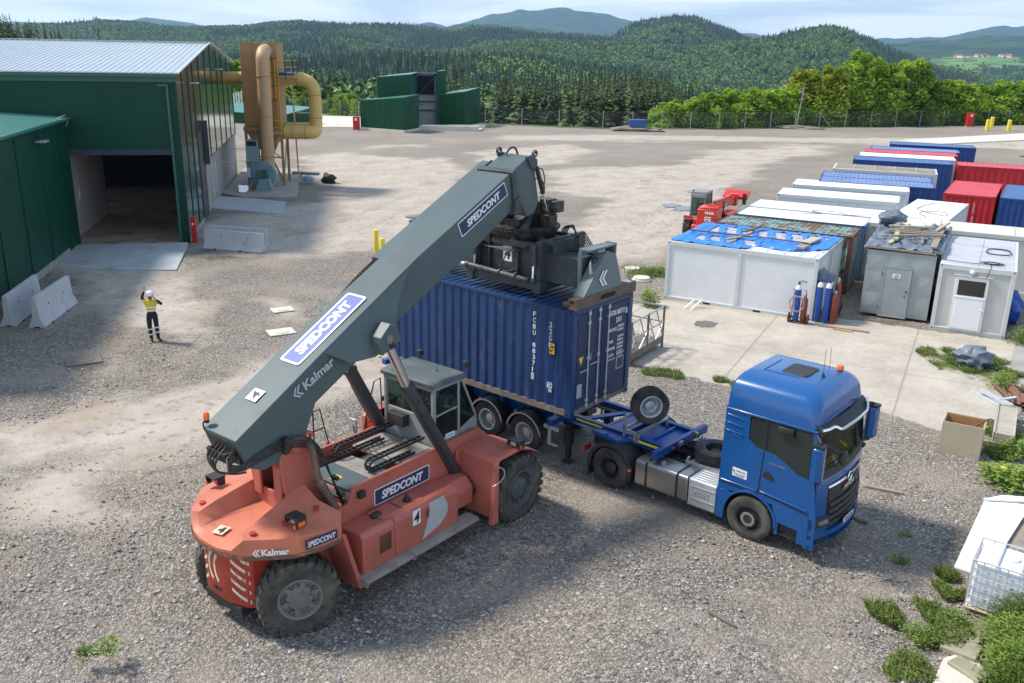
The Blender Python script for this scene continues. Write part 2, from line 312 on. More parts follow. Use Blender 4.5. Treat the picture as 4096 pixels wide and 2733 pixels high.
 def build(s,name,mats,parent=None,bevel=0.0,angle=32,seg=2,smooth=True,recalc=True):
  me=bpy.data.meshes.new(name)
  me.from_pydata([tuple(v)for v in s.v],[],s.f)
  if not isinstance(mats,(list,tuple)):mats=[mats]
  for m in mats:me.materials.append(M[m]if isinstance(m,str)else m)
  me.polygons.foreach_set('material_index',s.m)
  if recalc:
   bm=bmesh.new();bm.from_mesh(me);bmesh.ops.remove_doubles(bm,verts=bm.verts,dist=0.0002)if len(bm.verts)<60000 else None
   bmesh.ops.recalc_face_normals(bm,faces=bm.faces);bm.to_mesh(me);bm.free()
  if smooth:
   me.polygons.foreach_set('use_smooth',[True]*len(me.polygons));me.set_sharp_from_angle(angle=R(angle))
  me.update()
  o=bpy.data.objects.new(name,me);COL.objects.link(o)
  if parent is not None:o.parent=parent
  if bevel:
   b=o.modifiers.new('bevel','BEVEL');b.width=bevel;b.segments=seg;b.limit_method='ANGLE';b.angle_limit=R(40);b.harden_normals=False
  return o
_tc={}
def text_mesh(body,ext=0.5,bold=0.0,shear=0.0,space=1.0):
 key=(body,bold,shear,space)
 if key in _tc:return _tc[key]
 cu=bpy.data.curves.new('t','FONT');cu.body=body;cu.size=1;cu.offset=bold;cu.shear=shear;cu.extrude=0.001;cu.resolution_u=3;cu.space_character=space
 o=bpy.data.objects.new('t',cu);COL.objects.link(o)
 me=o.to_mesh()
 vs_=[v.co.copy()for v in me.vertices];fs=[list(p.vertices)for p in me.polygons]
 o.to_mesh_clear();bpy.data.objects.remove(o);bpy.data.curves.remove(cu)
 _tc[key]=(vs_,fs);return _tc[key]
def text(mb,body,origin,xd,yd,width,height,bold=0.0,shear=0.0,depth=0.004,k=None,space=1.0):
 """lettering as thin solid geometry: fits the box width x height from origin along xd, yd, raised along xd x yd"""
 vs_,fs=text_mesh(body,bold=bold,shear=shear,space=space)
 if not vs_:return
 x0=min(v.x for v in vs_);x1=max(v.x for v in vs_);y0=min(v.y for v in vs_);y1=max(v.y for v in vs_)
 xd=Vector(xd).normalized();yd=Vector(yd).normalized();nd=xd.cross(yd);O=Vector(origin)
 out_=[]
 for v in vs_:
  out_.append(O+xd*((v.x-x0)/(x1-x0)*width)+yd*((v.y-y0)/(y1-y0)*height)+nd*(depth if v.z>0 else 0.0))
 mb.add(out_,fs,k)
def plate(mb,origin,xd,yd,w_,h_,depth=0.003,k=None,rad=0.0):
 xd=Vector(xd).normalized();yd=Vector(yd).normalized();nd=xd.cross(yd);O=Vector(origin)
 pts=[]
 if rad:
  for cx_,cy_,a0 in((w_-rad,rad,-90),(w_-rad,h_-rad,0),(rad,h_-rad,90),(rad,rad,180)):
   for i in range(5):
    a=R(a0+90*i/4);pts.append((cx_+rad*math.cos(a),cy_+rad*math.sin(a)))
 else:pts=[(0,0),(w_,0),(w_,h_),(0,h_)]
 n=len(pts)
 mb.add([O+xd*a+yd*b for a,b in pts]+[O+xd*a+yd*b+nd*depth for a,b in pts],[list(range(n))[::-1],list(range(n,2*n))]+[(i,(i+1)%n,n+(i+1)%n,n+i)for i in range(n)],k)
def wheel(name,parent,c,r,width,rim_r,side,rmat='rubber',hmat='hub',lugs=0,lugd=0.04,bolts=10,hubmode='steer',tread_depth=0.02,grooves=0):
 """side = +1/-1: outward along local y. Tyre is the part, rim its sub-part"""
 c=Vector(c);h=width/2;o=empty(name,c);o.parent=parent
 mb=MB();k=side
 prof=[(rim_r,-h*0.62),(rim_r+0.02,-h*0.9),(r*0.80,-h*1.0),(r*0.93,-h*0.94),(r,-h*0.78)]
 if grooves:
  st_=[]
  for g_ in range(grooves):
   y=-h*0.7+(g_+0.5)*1.4*h/grooves
   st_+=[(r,y-0.016),(r-0.014,y-0.008),(r-0.014,y+0.008),(r,y+0.016)]
  prof+=st_
 prof+=[(r,h*0.78),(r*0.93,h*0.94),(r*0.80,h*1.0),(rim_r+0.02,h*0.9),(rim_r,h*0.62)]
 n=48;vs_=[];fs=[]
 for rr,y in prof:
  for i in range(n):
   t=2*math.pi*i/n;vs_.append((rr*math.cos(t),y,rr*math.sin(t)))
 for j in range(len(prof)-1):
  for i in range(n):fs.append((j*n+i,j*n+(i+1)%n,(j+1)*n+(i+1)%n,(j+1)*n+i))
 mb.add(vs_,fs)
 if lugs:
  for i in range(lugs):
   for sd_ in(-1,1):
    t=2*math.pi*(i+(0.5 if sd_>0 else 0))/lugs;w2=math.pi/lugs*0.62;P=[]
    for(yy,tt,ro)in((0.02,0.0,1),(1.0,0.35,1),(1.04,0.35,0)):
     y=sd_*h*yy*0.97;ta_=t+tt*2*math.pi/lugs*0.8
     for q in(-1,1):
      a=ta_+q*w2*(1.0 if yy>.5 else.8)
      for base in(0,1):
       rr=(r-0.01 if base==0 else r+lugd)if ro else(r*0.90 if base==0 else r*0.93+lugd*0.3)
       P.append((rr*math.cos(a),y,rr*math.sin(a)))
    F=[(0,1,3,2),(0,2,6,4),(1,5,7,3),(0,4,5,1),(2,3,7,6),(4,6,10,8),(5,9,11,7),(4,8,9,5),(6,7,11,10),(8,10,11,9)]
    mb.add(P,F)
 ty_=mb.build('tyre',rmat,o)
 rb=MB();s=side
 def ring(pr_,kk=0):
  n2=40;V=[];Fx=[]
  for rr,y in pr_:
   for i in range(n2):
    t=2*math.pi*i/n2;V.append((rr*math.cos(t),s*y,rr*math.sin(t)))
  for j in range(len(pr_)-1):
   for i in range(n2):Fx.append((j*n2+i,j*n2+(i+1)%n2,(j+1)*n2+(i+1)%n2,(j+1)*n2+i))
  rb.add(V,Fx,kk)
 R_=rim_r
 if hubmode=='steer':
  ring([(R_+0.025,h*0.88),(R_,h*0.93),(R_-0.03,h*0.86),(R_-0.05,h*0.45),(R_*0.72,h*0.42),(R_*0.62,h*0.62),(R_*0.40,h*0.66),(R_*0.36,h*0.95),(R_*0.30,h*1.02),(0.001,h*1.02)])
  nb=bolts;rbolt=R_*0.51;yb=h*0.64
 elif hubmode=='drive':
  ring([(R_+0.025,h*0.88),(R_,h*0.93),(R_-0.03,h*0.85),(R_-0.05,-h*0.3),(R_*0.62,-h*0.45),(R_*0.50,-h*0.2),(R_*0.46,h*0.35),(R_*0.38,h*0.42),(0.001,h*0.42)])
  nb=bolts;rbolt=R_*0.58;yb=-h*0.40
 else:
  ring([(R_+0.03,h*0.86),(R_+0.005,h*0.95),(R_-0.03,h*0.88),(R_-0.06,h*0.42),(R_*0.70,h*0.38),(R_*0.62,h*0.55),(R_*0.60,h*0.62),(R_*0.34,h*0.70),(R_*0.30,h*0.78),(0.001,h*0.78)])
  nb=bolts;rbolt=R_*0.80;yb=h*0.45
  if hubmode=='planet':
   for i in range(6):
    t=2*math.pi*i/6+0.3
    a=Vector((math.cos(t),0,math.sin(t)))
    rb.beam(a*R_*0.55+Vector((0,s*h*0.60,0)),a*R_*0.92+Vector((0,s*h*0.55,0)),0.10,0.07,0,up=(0,1,0))
 for i in range(nb):
  t=2*math.pi*i/nb;p=Vector((rbolt*math.cos(t),0,rbolt*math.sin(t)))
  rb.cyl(p+Vector((0,s*yb,0)),p+Vector((0,s*(yb+0.035),0)),0.018 if r<0.7 else 0.03,n=8)
 rb.build('rim',hmat,o)
 return o
_cp,_sp,_cr,_sr=math.cos(.316),math.sin(.316),math.cos(.019),math.sin(.019)
_K=4096/2350.0;_F=3620.0
_fw=Vector((0,_cp,-_sp));_up=Vector((0,_sp,_cp));_r2=Vector((1,0,0))*_cr+_up*_sr;_u2=-Vector((1,0,0))*_sr+_up*_cr
def ray(X,Y):return _fw*_F+_r2*(X*_K-2048)-_u2*(Y*_K-1366.5)
def gp(X,Y,z=0.0):
 d=ray(X,Y);t=(z-10.18)/d.z;return Vector((d.x*t,d.y*t,z))
def sdist(px,py,poly):
 """signed distance (positive inside) of arrays to polygon"""
 P=np.array(poly,float);Q=np.roll(P,-1,0);dmin=np.full(px.shape,1e9);ins=np.zeros(px.shape,bool)
 for(ax,ay),(bx,by)in zip(P,Q):
  ex,ey=bx-ax,by-ay;t=np.clip(((px-ax)*ex+(py-ay)*ey)/(ex*ex+ey*ey+1e-9),0,1)
  dmin=np.minimum(dmin,np.hypot(px-ax-t*ex,py-ay-t*ey))
  c=((ay>py)!=(by>py))&(px<(bx-ax)*(py-ay)/(by-ay+1e-12)+ax);ins^=c
 return np.where(ins,dmin,-dmin)
def zone(*pts):return[tuple(gp(x,y)[:2])for x,y in pts]
FENCE=[(-95,205),(-60,168),(-28.8,138.2),(-22.5,133),(-4.2,125.9),(5.7,123.2),(11.4,122),(27.2,124.6),(42.6,130.7),(59.2,136.5),(71.7,141.7),(95,150),(130,163)]
fx=np.array([p[0]for p in FENCE]);fy=np.array([p[1]for p in FENCE])
SAND=[zone((-40,985),(150,962),(330,905),(480,862),(640,832),(760,800),(900,815),(960,900),(760,905),(600,960),(470,1015),(330,1052),(180,1058),(-40,1090)),zone((140,612),(400,612),(440,650),(462,690),(470,760),(450,788),(400,782),(300,750),(250,700),(160,650)),zone((700,372),(1010,366),(1080,395),(1040,440),(880,470),(700,410)),zone((1930,336),(1760,376),(1660,430),(1590,520),(1500,592),(1400,602),(1310,560),(1380,470),(1490,402),(1640,352),(1800,332)),zone((1100,352),(1300,331),(1345,350),(1270,374),(1130,378)),zone((1262,392),(1500,384),(1530,408),(1350,446),(1262,425)),zone((700,362),(800,352),(1000,372),(900,384),(720,380)),zone((1130,311),(1650,313),(1850,318),(2400,318),(2400,345),(1900,328),(1400,322),(1180,322)),zone((470,500),(640,478),(900,445),(1010,400),(1020,500),(900,560),(760,582),(620,585),(455,565)),zone((600,690),(680,700),(700,730),(640,730)),zone((700,266),(860,270),(828,292),(700,290)),zone((835,333),(985,331),(960,338),(840,340)),zone((10,1085),(240,1060),(250,1180),(60,1200))]
CONC=zone((1452,700),(1530,690),(1960,735),(2350,790),(2335,850),(2296,955),(2275,985),(2150,992),(1995,935),(1700,895),(1500,845),(1448,838))
GRASS=[zone((2105,810),(2140,800),(2260,818),(2320,860),(2290,880),(2225,868),(2150,845))]
WETZ=[zone((790,1375),(880,1350),(915,1400),(860,1450),(790,1440)),zone((975,1310),(1030,1300),(1045,1345),(990,1350)),zone((640,1440),(780,1440),(740,1475),(640,1470)),zone((885,1280),(930,1270),(935,1300),(890,1305)),zone((150,600),(220,598),(225,622),(140,640)),zone((130,845),(160,825),(250,820),(250,845),(180,855)),zone((1980,735),(2060,730),(2110,752),(2000,758)),zone((500,540),(640,545),(640,590),(470,600),(455,570)),zone((500,490),(700,490),(690,505),(490,502)),zone((600,760),(640,765),(620,775),(590,770)),zone((1440,400),(1600,398),(1580,420),(1460,418)),zone((1500,455),(1625,440),(1580,520),(1430,570),(1400,560))]
def ease(a,b,x):t=np.clip((x-a)/(b-a),0,1);return t*t*(3-2*t)
xs=np.unique(np.concatenate([np.arange(-34,34,.3),np.arange(-130,-34,1.5),np.arange(34,150,1.0)]))
ys=np.unique(np.concatenate([np.arange(4,62,.3),np.arange(62,132,.8),np.arange(132,215,2.5)]))
GX,GY=np.meshgrid(xs,ys)
FYL=np.interp(GX,fx,fy)
over=np.clip(GY-FYL-2.0,0,400)
rs=np.random.RandomState(3)
def vnoise(x,y,s,seed=0):
 r_=np.random.RandomState(seed);G=r_.rand(64,64);u_=(x/s)%64;v_=(y/s)%64
 i=np.floor(u_).astype(int)%64;j=np.floor(v_).astype(int)%64;fu=u_-np.floor(u_);fv=v_-np.floor(v_);fu=fu*fu*(3-2*fu);fv=fv*fv*(3-2*fv)
 a=G[i,j];b=G[(i+1)%64,j];c=G[i,(j+1)%64];d=G[(i+1)%64,(j+1)%64]
 return(a*(1-fu)+b*fu)*(1-fv)+(c*(1-fu)+d*fu)*fv
GZ=(vnoise(GX,GY,3.1,1)-.5)*.05+(vnoise(GX,GY,.9,2)-.5)*.02
cd=sdist(GX,GY,CONC);GZ=np.where(cd>-0.3,GZ*0.15+0.02,GZ)
GZ=GZ-over*0.33
GZ=GZ-.28*(1-ease(15.2,19.8,GY-GX*.25))*(1-ease(-1.0,2.2,GX))-.0
HALLZONE=((GX<-17)&(GY>44));GZ=np.where(HALLZONE&(GY<80),-0.05,GZ)
sand=np.full(GX.shape,-9.0)
for z in SAND:sand=np.maximum(sand,sdist(GX,GY,z))
grass=np.full(GX.shape,-9.0)
for z in GRASS:grass=np.maximum(grass,sdist(GX,GY,z))
grass=np.maximum(grass,1.6-np.abs(GY-FYL-1.0));grass=np.maximum(grass,np.where(GY>FYL-0.5,2.0,-9))
wet=np.full(GX.shape,-9.0)
for z in WETZ:wet=np.maximum(wet,sdist(GX,GY,z))
rut=np.zeros(GX.shape)
for ln in[((690,402),(1100,385),(1500,350),(2000,332),(2350,326)),((900,600),(1100,540),(1400,470),(1700,400),(1950,345)),((1430,640),(1520,560),(1640,470),(1800,385),(1980,340)),((0,1010),(300,940),(600,872),(900,825)),((-20,1075),(350,985),(680,890)),((450,640),(560,580),(800,520),(1000,440),(1250,380)),((0,1180),(250,1110),(450,1060)),((420,800),(470,700),(620,640),(900,560)),((1180,345),(1500,335),(1850,318)),((1250,600),(1500,560),(1620,520),(1660,480)),((60,1100),(140,1200),(160,1320)),((330,620),(350,740),(250,900),(60,1050)),((1250,1180),(1700,1330),(2100,1400)),((1300,1130),(1800,1290),(2200,1330))]:
 P_=[gp(a,b)for a,b in ln]
 for off in(-1.05,1.05):
  Q_=[]
  for i,q in enumerate(P_):
   d=(P_[min(i+1,len(P_)-1)]-P_[max(i-1,0)]).normalized();Q_.append((q.x-d.y*off,q.y+d.x*off))
  for(ax,ay),(bx,by)in zip(Q_[:-1],Q_[1:]):
   ex,ey=bx-ax,by-ay;tt=np.clip(((GX-ax)*ex+(GY-ay)*ey)/(ex*ex+ey*ey),0,1);rut=np.maximum(rut,1-np.hypot(GX-ax-tt*ex,GY-ay-tt*ey)/.42)
GZ=GZ-.03*rut
nx_,ny_=len(xs),len(ys)
V=np.stack([GX.ravel(),GY.ravel(),GZ.ravel()],1)
idx=np.arange(nx_*ny_).reshape(ny_,nx_)
Fc=np.stack([idx[:-1,:-1].ravel(),idx[:-1,1:].ravel(),idx[1:,1:].ravel(),idx[1:,:-1].ravel()],1)
def npmesh(name,V,F,mats,attrs=None,smooth=True,parent=None):
 me=bpy.data.meshes.new(name);nv=len(V);nf=len(F);k=F.shape[1]
 me.vertices.add(nv);me.vertices.foreach_set('co',V.astype(np.float32).ravel())
 me.loops.add(nf*k);me.loops.foreach_set('vertex_index',F.astype(np.int32).ravel())
 me.polygons.add(nf);me.polygons.foreach_set('loop_start',np.arange(0,nf*k,k,dtype=np.int32));me.polygons.foreach_set('loop_total',np.full(nf,k,dtype=np.int32))
 for m in(mats if isinstance(mats,(list,tuple))else[mats]):me.materials.append(M[m]if isinstance(m,str)else m)
 me.update(calc_edges=True)
 if smooth:me.polygons.foreach_set('use_smooth',[True]*nf)
 for a,arr in(attrs or{}).items():
  at=me.attributes.new(a,'FLOAT','POINT');at.data.foreach_set('value',arr.astype(np.float32).ravel())
 me.validate()
 o=bpy.data.objects.new(name,me);COL.objects.link(o)
 if parent:o.parent=parent
 return o
gm=bpy.data.materials.new('yard_ground');gm.use_nodes=True;t=gm.node_tree;N=t.nodes;L=t.links;B=N['Principled BSDF']
tcg=N.new('ShaderNodeTexCoord');O=tcg.outputs['Object']
def gnoise(s,d=5,r=.55,v=None):
 n=N.new('ShaderNodeTexNoise');n.inputs['Scale'].default_value=s;n.inputs['Detail'].default_value=d;n.inputs['Roughness'].default_value=r;L.new(v or O,n.inputs['Vector']);return n.outputs['Fac']
def gmix(f,a,b,blend='MIX'):
 x=N.new('ShaderNodeMixRGB');x.blend_type=blend
 for i,v in((0,f),(1,a),(2,b)):
  if isinstance(v,float):x.inputs[i].default_value=v
  elif isinstance(v,tuple):x.inputs[i].default_value=v+(1,)
  else:L.new(v,x.inputs[i])
 return x.outputs[0]
def grng(f,a,b,c=0.,d=1.):
 x=N.new('ShaderNodeMapRange');L.new(f,x.inputs[0])
 for i,v in enumerate((a,b,c,d)):x.inputs[i+1].default_value=v
 return x.outputs[0]
def gmath(op,a,b):
 x=N.new('ShaderNodeMath');x.operation=op
 for i,v in((0,a),(1,b)):
  if isinstance(v,(int,float)):x.inputs[i].default_value=v
  else:L.new(v,x.inputs[i])
 return x.outputs[0]
def gattr(n):
 a=N.new('ShaderNodeAttribute');a.attribute_name=n;return a.outputs['Fac']
def vor(s,rnd=1.0,feat='F1'):
 v=N.new('ShaderNodeTexVoronoi');v.inputs['Scale'].default_value=s;v.feature=feat;L.new(O,v.inputs['Vector']);return v
def stones(s):
 v=vor(s);sp_=N.new('ShaderNodeSeparateColor');L.new(v.outputs['Color'],sp_.inputs[0])
 r_=N.new('ShaderNodeValToRGB');L.new(sp_.outputs[0],r_.inputs[0]);e=r_.color_ramp.elements
 e[0].position=0;e[0].color=(.105,.098,.092,1);e[1].position=1;e[1].color=(.68,.63,.56,1)
 for p_,c_ in((.25,(.17,.158,.145,1)),(.5,(.27,.245,.215,1)),(.7,(.37,.32,.275,1)),(.88,(.45,.415,.37,1))):
  q=e.new(p_);q.color=c_
 d=grng(v.outputs['Distance'],.25,.62,1.0,0.50)
 return gmix(1.0,r_.outputs[0],d,'MULTIPLY'),v.outputs['Distance']
c1,d1=stones(24);c2,d2=stones(52);c3,d3=stones(12.5)
grav=gmix(grng(gnoise(.8,3),.4,.6),gmix(.35,c1,c2),gmix(.45,c1,c3))
fine=gmix(grng(gnoise(90,3),.3,.7),(.22,.19,.155),(.41,.36,.295))
grav=gmix(grng(gnoise(.30,7,.62),.47,.66),grav,gmix(.62,grav,fine))
grav=gmix(grng(gnoise(.12,5,.6),.35,.7),grav,gmix(1.0,grav,(1.14,1.08,1.0),'MULTIPLY'))
sandc=gmix(grng(gnoise(.5,6,.6),.3,.7),(.38,.33,.28),(.49,.44,.38))
sandc=gmix(grng(gnoise(14,4),.35,.75),sandc,gmix(1.0,sandc,(.86,.85,.84),'MULTIPLY'))
sandc=gmix(grng(gnoise(2.2,8,.7),.60,.72),sandc,(.27,.215,.165))
sandc=gmix(grng(gmath('MULTIPLY',gnoise(.35,5),1.0),.55,.68),sandc,(.34,.275,.21))
mps=N.new('ShaderNodeMapping');mps.inputs['Scale'].default_value=(.035,.20,1);mps.inputs['Rotation'].default_value=(0,0,-.25);L.new(O,mps.inputs[0])
sepO=N.new('ShaderNodeSeparateXYZ');L.new(O,sepO.inputs[0]);SY=sepO.outputs[1]
sf=gmath('ADD',gattr('sand'),gmath('MULTIPLY',gmath('SUBTRACT',gnoise(.35,8,.62),.5),6.0))
sf=gmath('ADD',sf,gmath('MULTIPLY',gmath('SUBTRACT',gnoise(1.0,6,.6,mps.outputs[0]),.46),grng(SY,38,75,2.0,10.0)))
sf=grng(sf,-.7,.7)
farf=grng(sepO.outputs[1],38,95,0.,.62)
grav=gmix(farf,grav,gmix(grng(gnoise(.09,6,.6),.35,.68),(.235,.205,.175),(.35,.305,.255)))
wetf=grng(gmath('ADD',gattr('wet'),gmath('MULTIPLY',gmath('SUBTRACT',gnoise(1.6,6,.65),.5),1.6)),-.1,.5)
grav=gmix(gmath('MULTIPLY',wetf,.62),grav,(.075,.060,.048))
c=gmix(sf,grav,gmix(grng(gnoise(3.0,5),.56,.66,0,.8),sandc,grav))
concc=gmix(grng(gnoise(.6,8,.65),.35,.68),(.50,.455,.385),(.37,.325,.27))
concc=gmix(grng(gnoise(6,6,.6),.45,.8),concc,gmix(1.0,concc,(.82,.8,.78),'MULTIPLY'))
mp=N.new('ShaderNodeMapping');mp.inputs['Rotation'].default_value=(0,0,R(27));L.new(O,mp.inputs[0]);sx=N.new('ShaderNodeSeparateXYZ');L.new(mp.outputs[0],sx.inputs[0])
def joint(src,per,off,w_):
 a=gmath('ADD',src,gmath('MULTIPLY',gnoise(3,4),.08));a=gmath('ADD',a,off);a=gmath('MODULO',gmath('ADD',a,per*100),per);return grng(a,w_,w_*1.6,1.,0.)
jt=gmath('MAXIMUM',joint(sx.outputs[0],5.2,1.2,.05),joint(sx.outputs[1],4.6,.9,.04))
concc=gmix(gmath('MULTIPLY',jt,.55),concc,(.22,.18,.15))
rt_=gmath('MULTIPLY',gattr('rut'),grng(gnoise(1.2,5,.65),.38,.62))
c=gmix(gmath('MULTIPLY',rt_,.55),c,gmix(.5,c,(.17,.13,.095)))
cf=grng(gmath('ADD',gattr('conc'),gmath('MULTIPLY',gmath('SUBTRACT',gnoise(1.3,6,.65),.5),.9)),-.05,.06)
c=gmix(cf,c,concc)
grc=gmix(grng(gnoise(5,5),.3,.7),(.045,.075,.018),(.12,.14,.045))
gf=grng(gmath('ADD',gattr('grass'),gmath('MULTIPLY',gmath('SUBTRACT',gnoise(1.1,7,.65),.5),2.4)),0.,.4)
c=gmix(gf,c,grc)
L.new(c,B.inputs['Base Color']);B.inputs['Roughness'].default_value=.95;B.inputs['Specular IOR Level'].default_value=.25
bm_=N.new('ShaderNodeBump');bm_.inputs['Strength'].default_value=1.0;bm_.inputs['Distance'].default_value=.03
hh=gmath('SUBTRACT',1.0,gmath('ADD',gmath('MULTIPLY',d1,.7),gmath('MULTIPLY',d3,.5)))
hh=gmath('MULTIPLY',hh,gmath('SUBTRACT',1.0,gmath('MULTIPLY',gmath('MAXIMUM',cf,sf),.88)))
hh=gmath('ADD',hh,gmath('MULTIPLY',gnoise(6,5),.5));L.new(hh,bm_.inputs['Height']);L.new(bm_.outputs[0],B.inputs['Normal'])
ground=npmesh('ground',V,Fc,gm,dict(sand=sand,conc=cd,grass=grass,wet=wet,rut=rut));tag(ground,kind='structure')
def az(X):return(X*_K-2048)/_F
def ev(Y):return(104.9-Y)*_K/_F
SKYL=[(11000,2600,[(-400,85),(-100,80),(200,77),(310,73),(370,62),(430,70),(480,74),(600,85),(900,76),(985,62),(1020,70),(1060,60),(1120,44),(1180,35),(1270,28),(1340,35),(1420,52),(1500,74),(1640,71),(1680,73),(1760,80),(1960,78),(2100,74),(2160,58),(2220,48),(2350,47),(2500,50),(2800,60)]),(5600,1100,[(-400,110),(900,108),(1000,70),(1060,62),(1120,66),(1250,76),(1400,90),(1700,110),(1900,112),(1980,90),(2040,82),(2120,80),(2180,71),(2250,67),(2350,71),(2500,74),(2800,80)]),(2900,520,[(-400,88),(0,86),(200,78),(260,73),(300,74),(420,79),(480,73),(560,70),(640,62),(700,60),(800,67),(870,64),(1000,70),(1040,72),(1080,60),(1150,68),(1250,78),(1380,84),(1440,54),(1510,33),(1570,41),(1640,64),(1700,95),(1760,130),(1900,160),(2100,170),(2200,150),(2290,132),(2350,116),(2500,100),(2800,90)]),(2100,420,[(-400,130),(300,120),(500,105),(760,88),(850,98),(960,118),(1060,108),(1200,88),(1400,92),(1560,100),(1640,84),(1700,80),(1760,67),(1840,53),(1880,59),(1950,80),(2010,104),(2060,122),(2100,134),(2200,156),(2300,172),(2500,180),(2800,180)]),(1050,260,[(-400,150),(400,140),(700,138),(900,128),(1050,125),(1200,130),(1400,145),(1600,165),(1750,195),(1900,210),(2400,215),(2800,215)]),(430,110,[(-400,170),(0,160),(300,165),(560,160),(700,158),(900,158),(1000,170),(1100,172),(1250,170),(1450,172),(1600,200),(1800,225),(2000,235),(2400,240),(2800,240)]),]
MEADOW=(3600,300)
azs=np.linspace(az(-330),az(2680),420)
ds=np.concatenate([np.arange(150,500,9),np.geomspace(500,14500,170)])
A_,D_=np.meshgrid(azs,ds)
TXw=A_*D_;TYw=D_
TZ=-30-0.028*np.clip(D_-300,0,1500)-0*D_
TZ=np.maximum(TZ,-75.)
for dist,wd,pts in SKYL:
 ex_=np.interp(A_,[az(p[0])for p in pts],[ev(p[1])for p in pts])
 wig=(vnoise(A_*900,D_*0+dist*.01,11,int(dist)%97)-.5)*.9*wd*0
 top=10.18+ex_*dist-(14 if dist<5000 else 0)*(1.0 if dist>500 else 1.2)
 q=(D_-dist)/wd
 base=-75.
 prof=np.where(q<0,np.exp(-(q*q)*.8),np.exp(-(q*q)*.5))
 hz=base+(top-base)*prof
 TZ=np.maximum(TZ,hz)
rough=(vnoise(TXw,TYw,170,5)-.5)*.055+(vnoise(TXw,TYw,70,6)-.5)*.022
crest=np.ones_like(TZ)
TZ=TZ+rough*np.clip(D_-300,0,2200)*.35*(1-np.exp(-np.abs(TZ-10)/40))
near=np.clip((260-D_)/110,0,1)
edge=-((TYw-np.interp(TXw,fx,fy)-2).clip(0)*.33)
TZ=np.where(D_<260,TZ*(1-near)+edge*near,TZ)
mead=np.exp(-((D_-3650)/700.)**2)*((A_>az(2055))&(A_<az(2330)));
mtop=10.18+np.interp(A_,[az(2040),az(2090),az(2200),az(2350),az(2500)],[ev(128),ev(113),ev(108),ev(108),ev(112)])*4200
mz_=-75+(mtop+75)*np.clip((D_-2500)/1700.,0,1)**1.0
TZ=np.where((A_>az(2040))&(D_>2500)&(D_<4300),np.maximum(TZ,mz_),TZ)
meadf=((A_>az(2060))&(D_>2700)&(D_<4350)).astype(float)*np.clip((A_-az(2060))/.02,0,1)
far=np.clip((D_-4600)/1500,0,1)
n1_,n2_=TZ.shape
idt=np.arange(n1_*n2_).reshape(n1_,n2_)
Ft=np.stack([idt[:-1,:-1].ravel(),idt[:-1,1:].ravel(),idt[1:,1:].ravel(),idt[1:,:-1].ravel()],1)
hm=bpy.data.materials.new('hill_ground');hm.use_nodes=True;t=hm.node_tree;N=t.nodes;L=t.links;B=N['Principled BSDF'];O=N.new('ShaderNodeTexCoord').outputs['Object']
fc_=gmix(grng(gnoise(.004,6,.6),.4,.6),(.022,.045,.020),(.055,.095,.025))
fc_=gmix(grng(gnoise(.05,4),.35,.7),fc_,gmix(1.0,fc_,(.6,.62,.65),'MULTIPLY'))
mc_=gmix(grng(gnoise(.012,3),.45,.55),(.17,.27,.06),(.10,.19,.05))
mc_=gmix(grng(gnoise(.008,5),.55,.6),mc_,(.04,.08,.03))
L.new(gmix(gattr('meadow'),fc_,mc_),B.inputs['Base Color']);B.inputs['Roughness'].default_value=1.;B.inputs['Specular IOR Level'].default_value=.1
bmp=N.new('ShaderNodeBump');bmp.inputs['Strength'].default_value=1.0;bmp.inputs['Distance'].default_value=12;L.new(gnoise(.03,4),bmp.inputs['Height']);L.new(bmp.outputs[0],B.inputs['Normal'])
hills=npmesh('hills',np.stack([TXw.ravel(),TYw.ravel(),TZ.ravel()],1),Ft,hm,dict(meadow=meadf));tag(hills,kind='structure')
def terr(x,y):
 """height of the hills at arrays x, y"""
 a=x/np.maximum(y,1);fi=np.interp(a,azs,np.arange(len(azs)));fj=np.interp(y,ds,np.arange(len(ds)))
 i=np.clip(fi.astype(int),0,n2_-2);j=np.clip(fj.astype(int),0,n1_-2);u_=fi-i;v_=fj-j
 return(TZ[j,i]*(1-u_)+TZ[j,i+1]*u_)*(1-v_)+(TZ[j+1,i]*(1-u_)+TZ[j+1,i+1]*u_)*v_
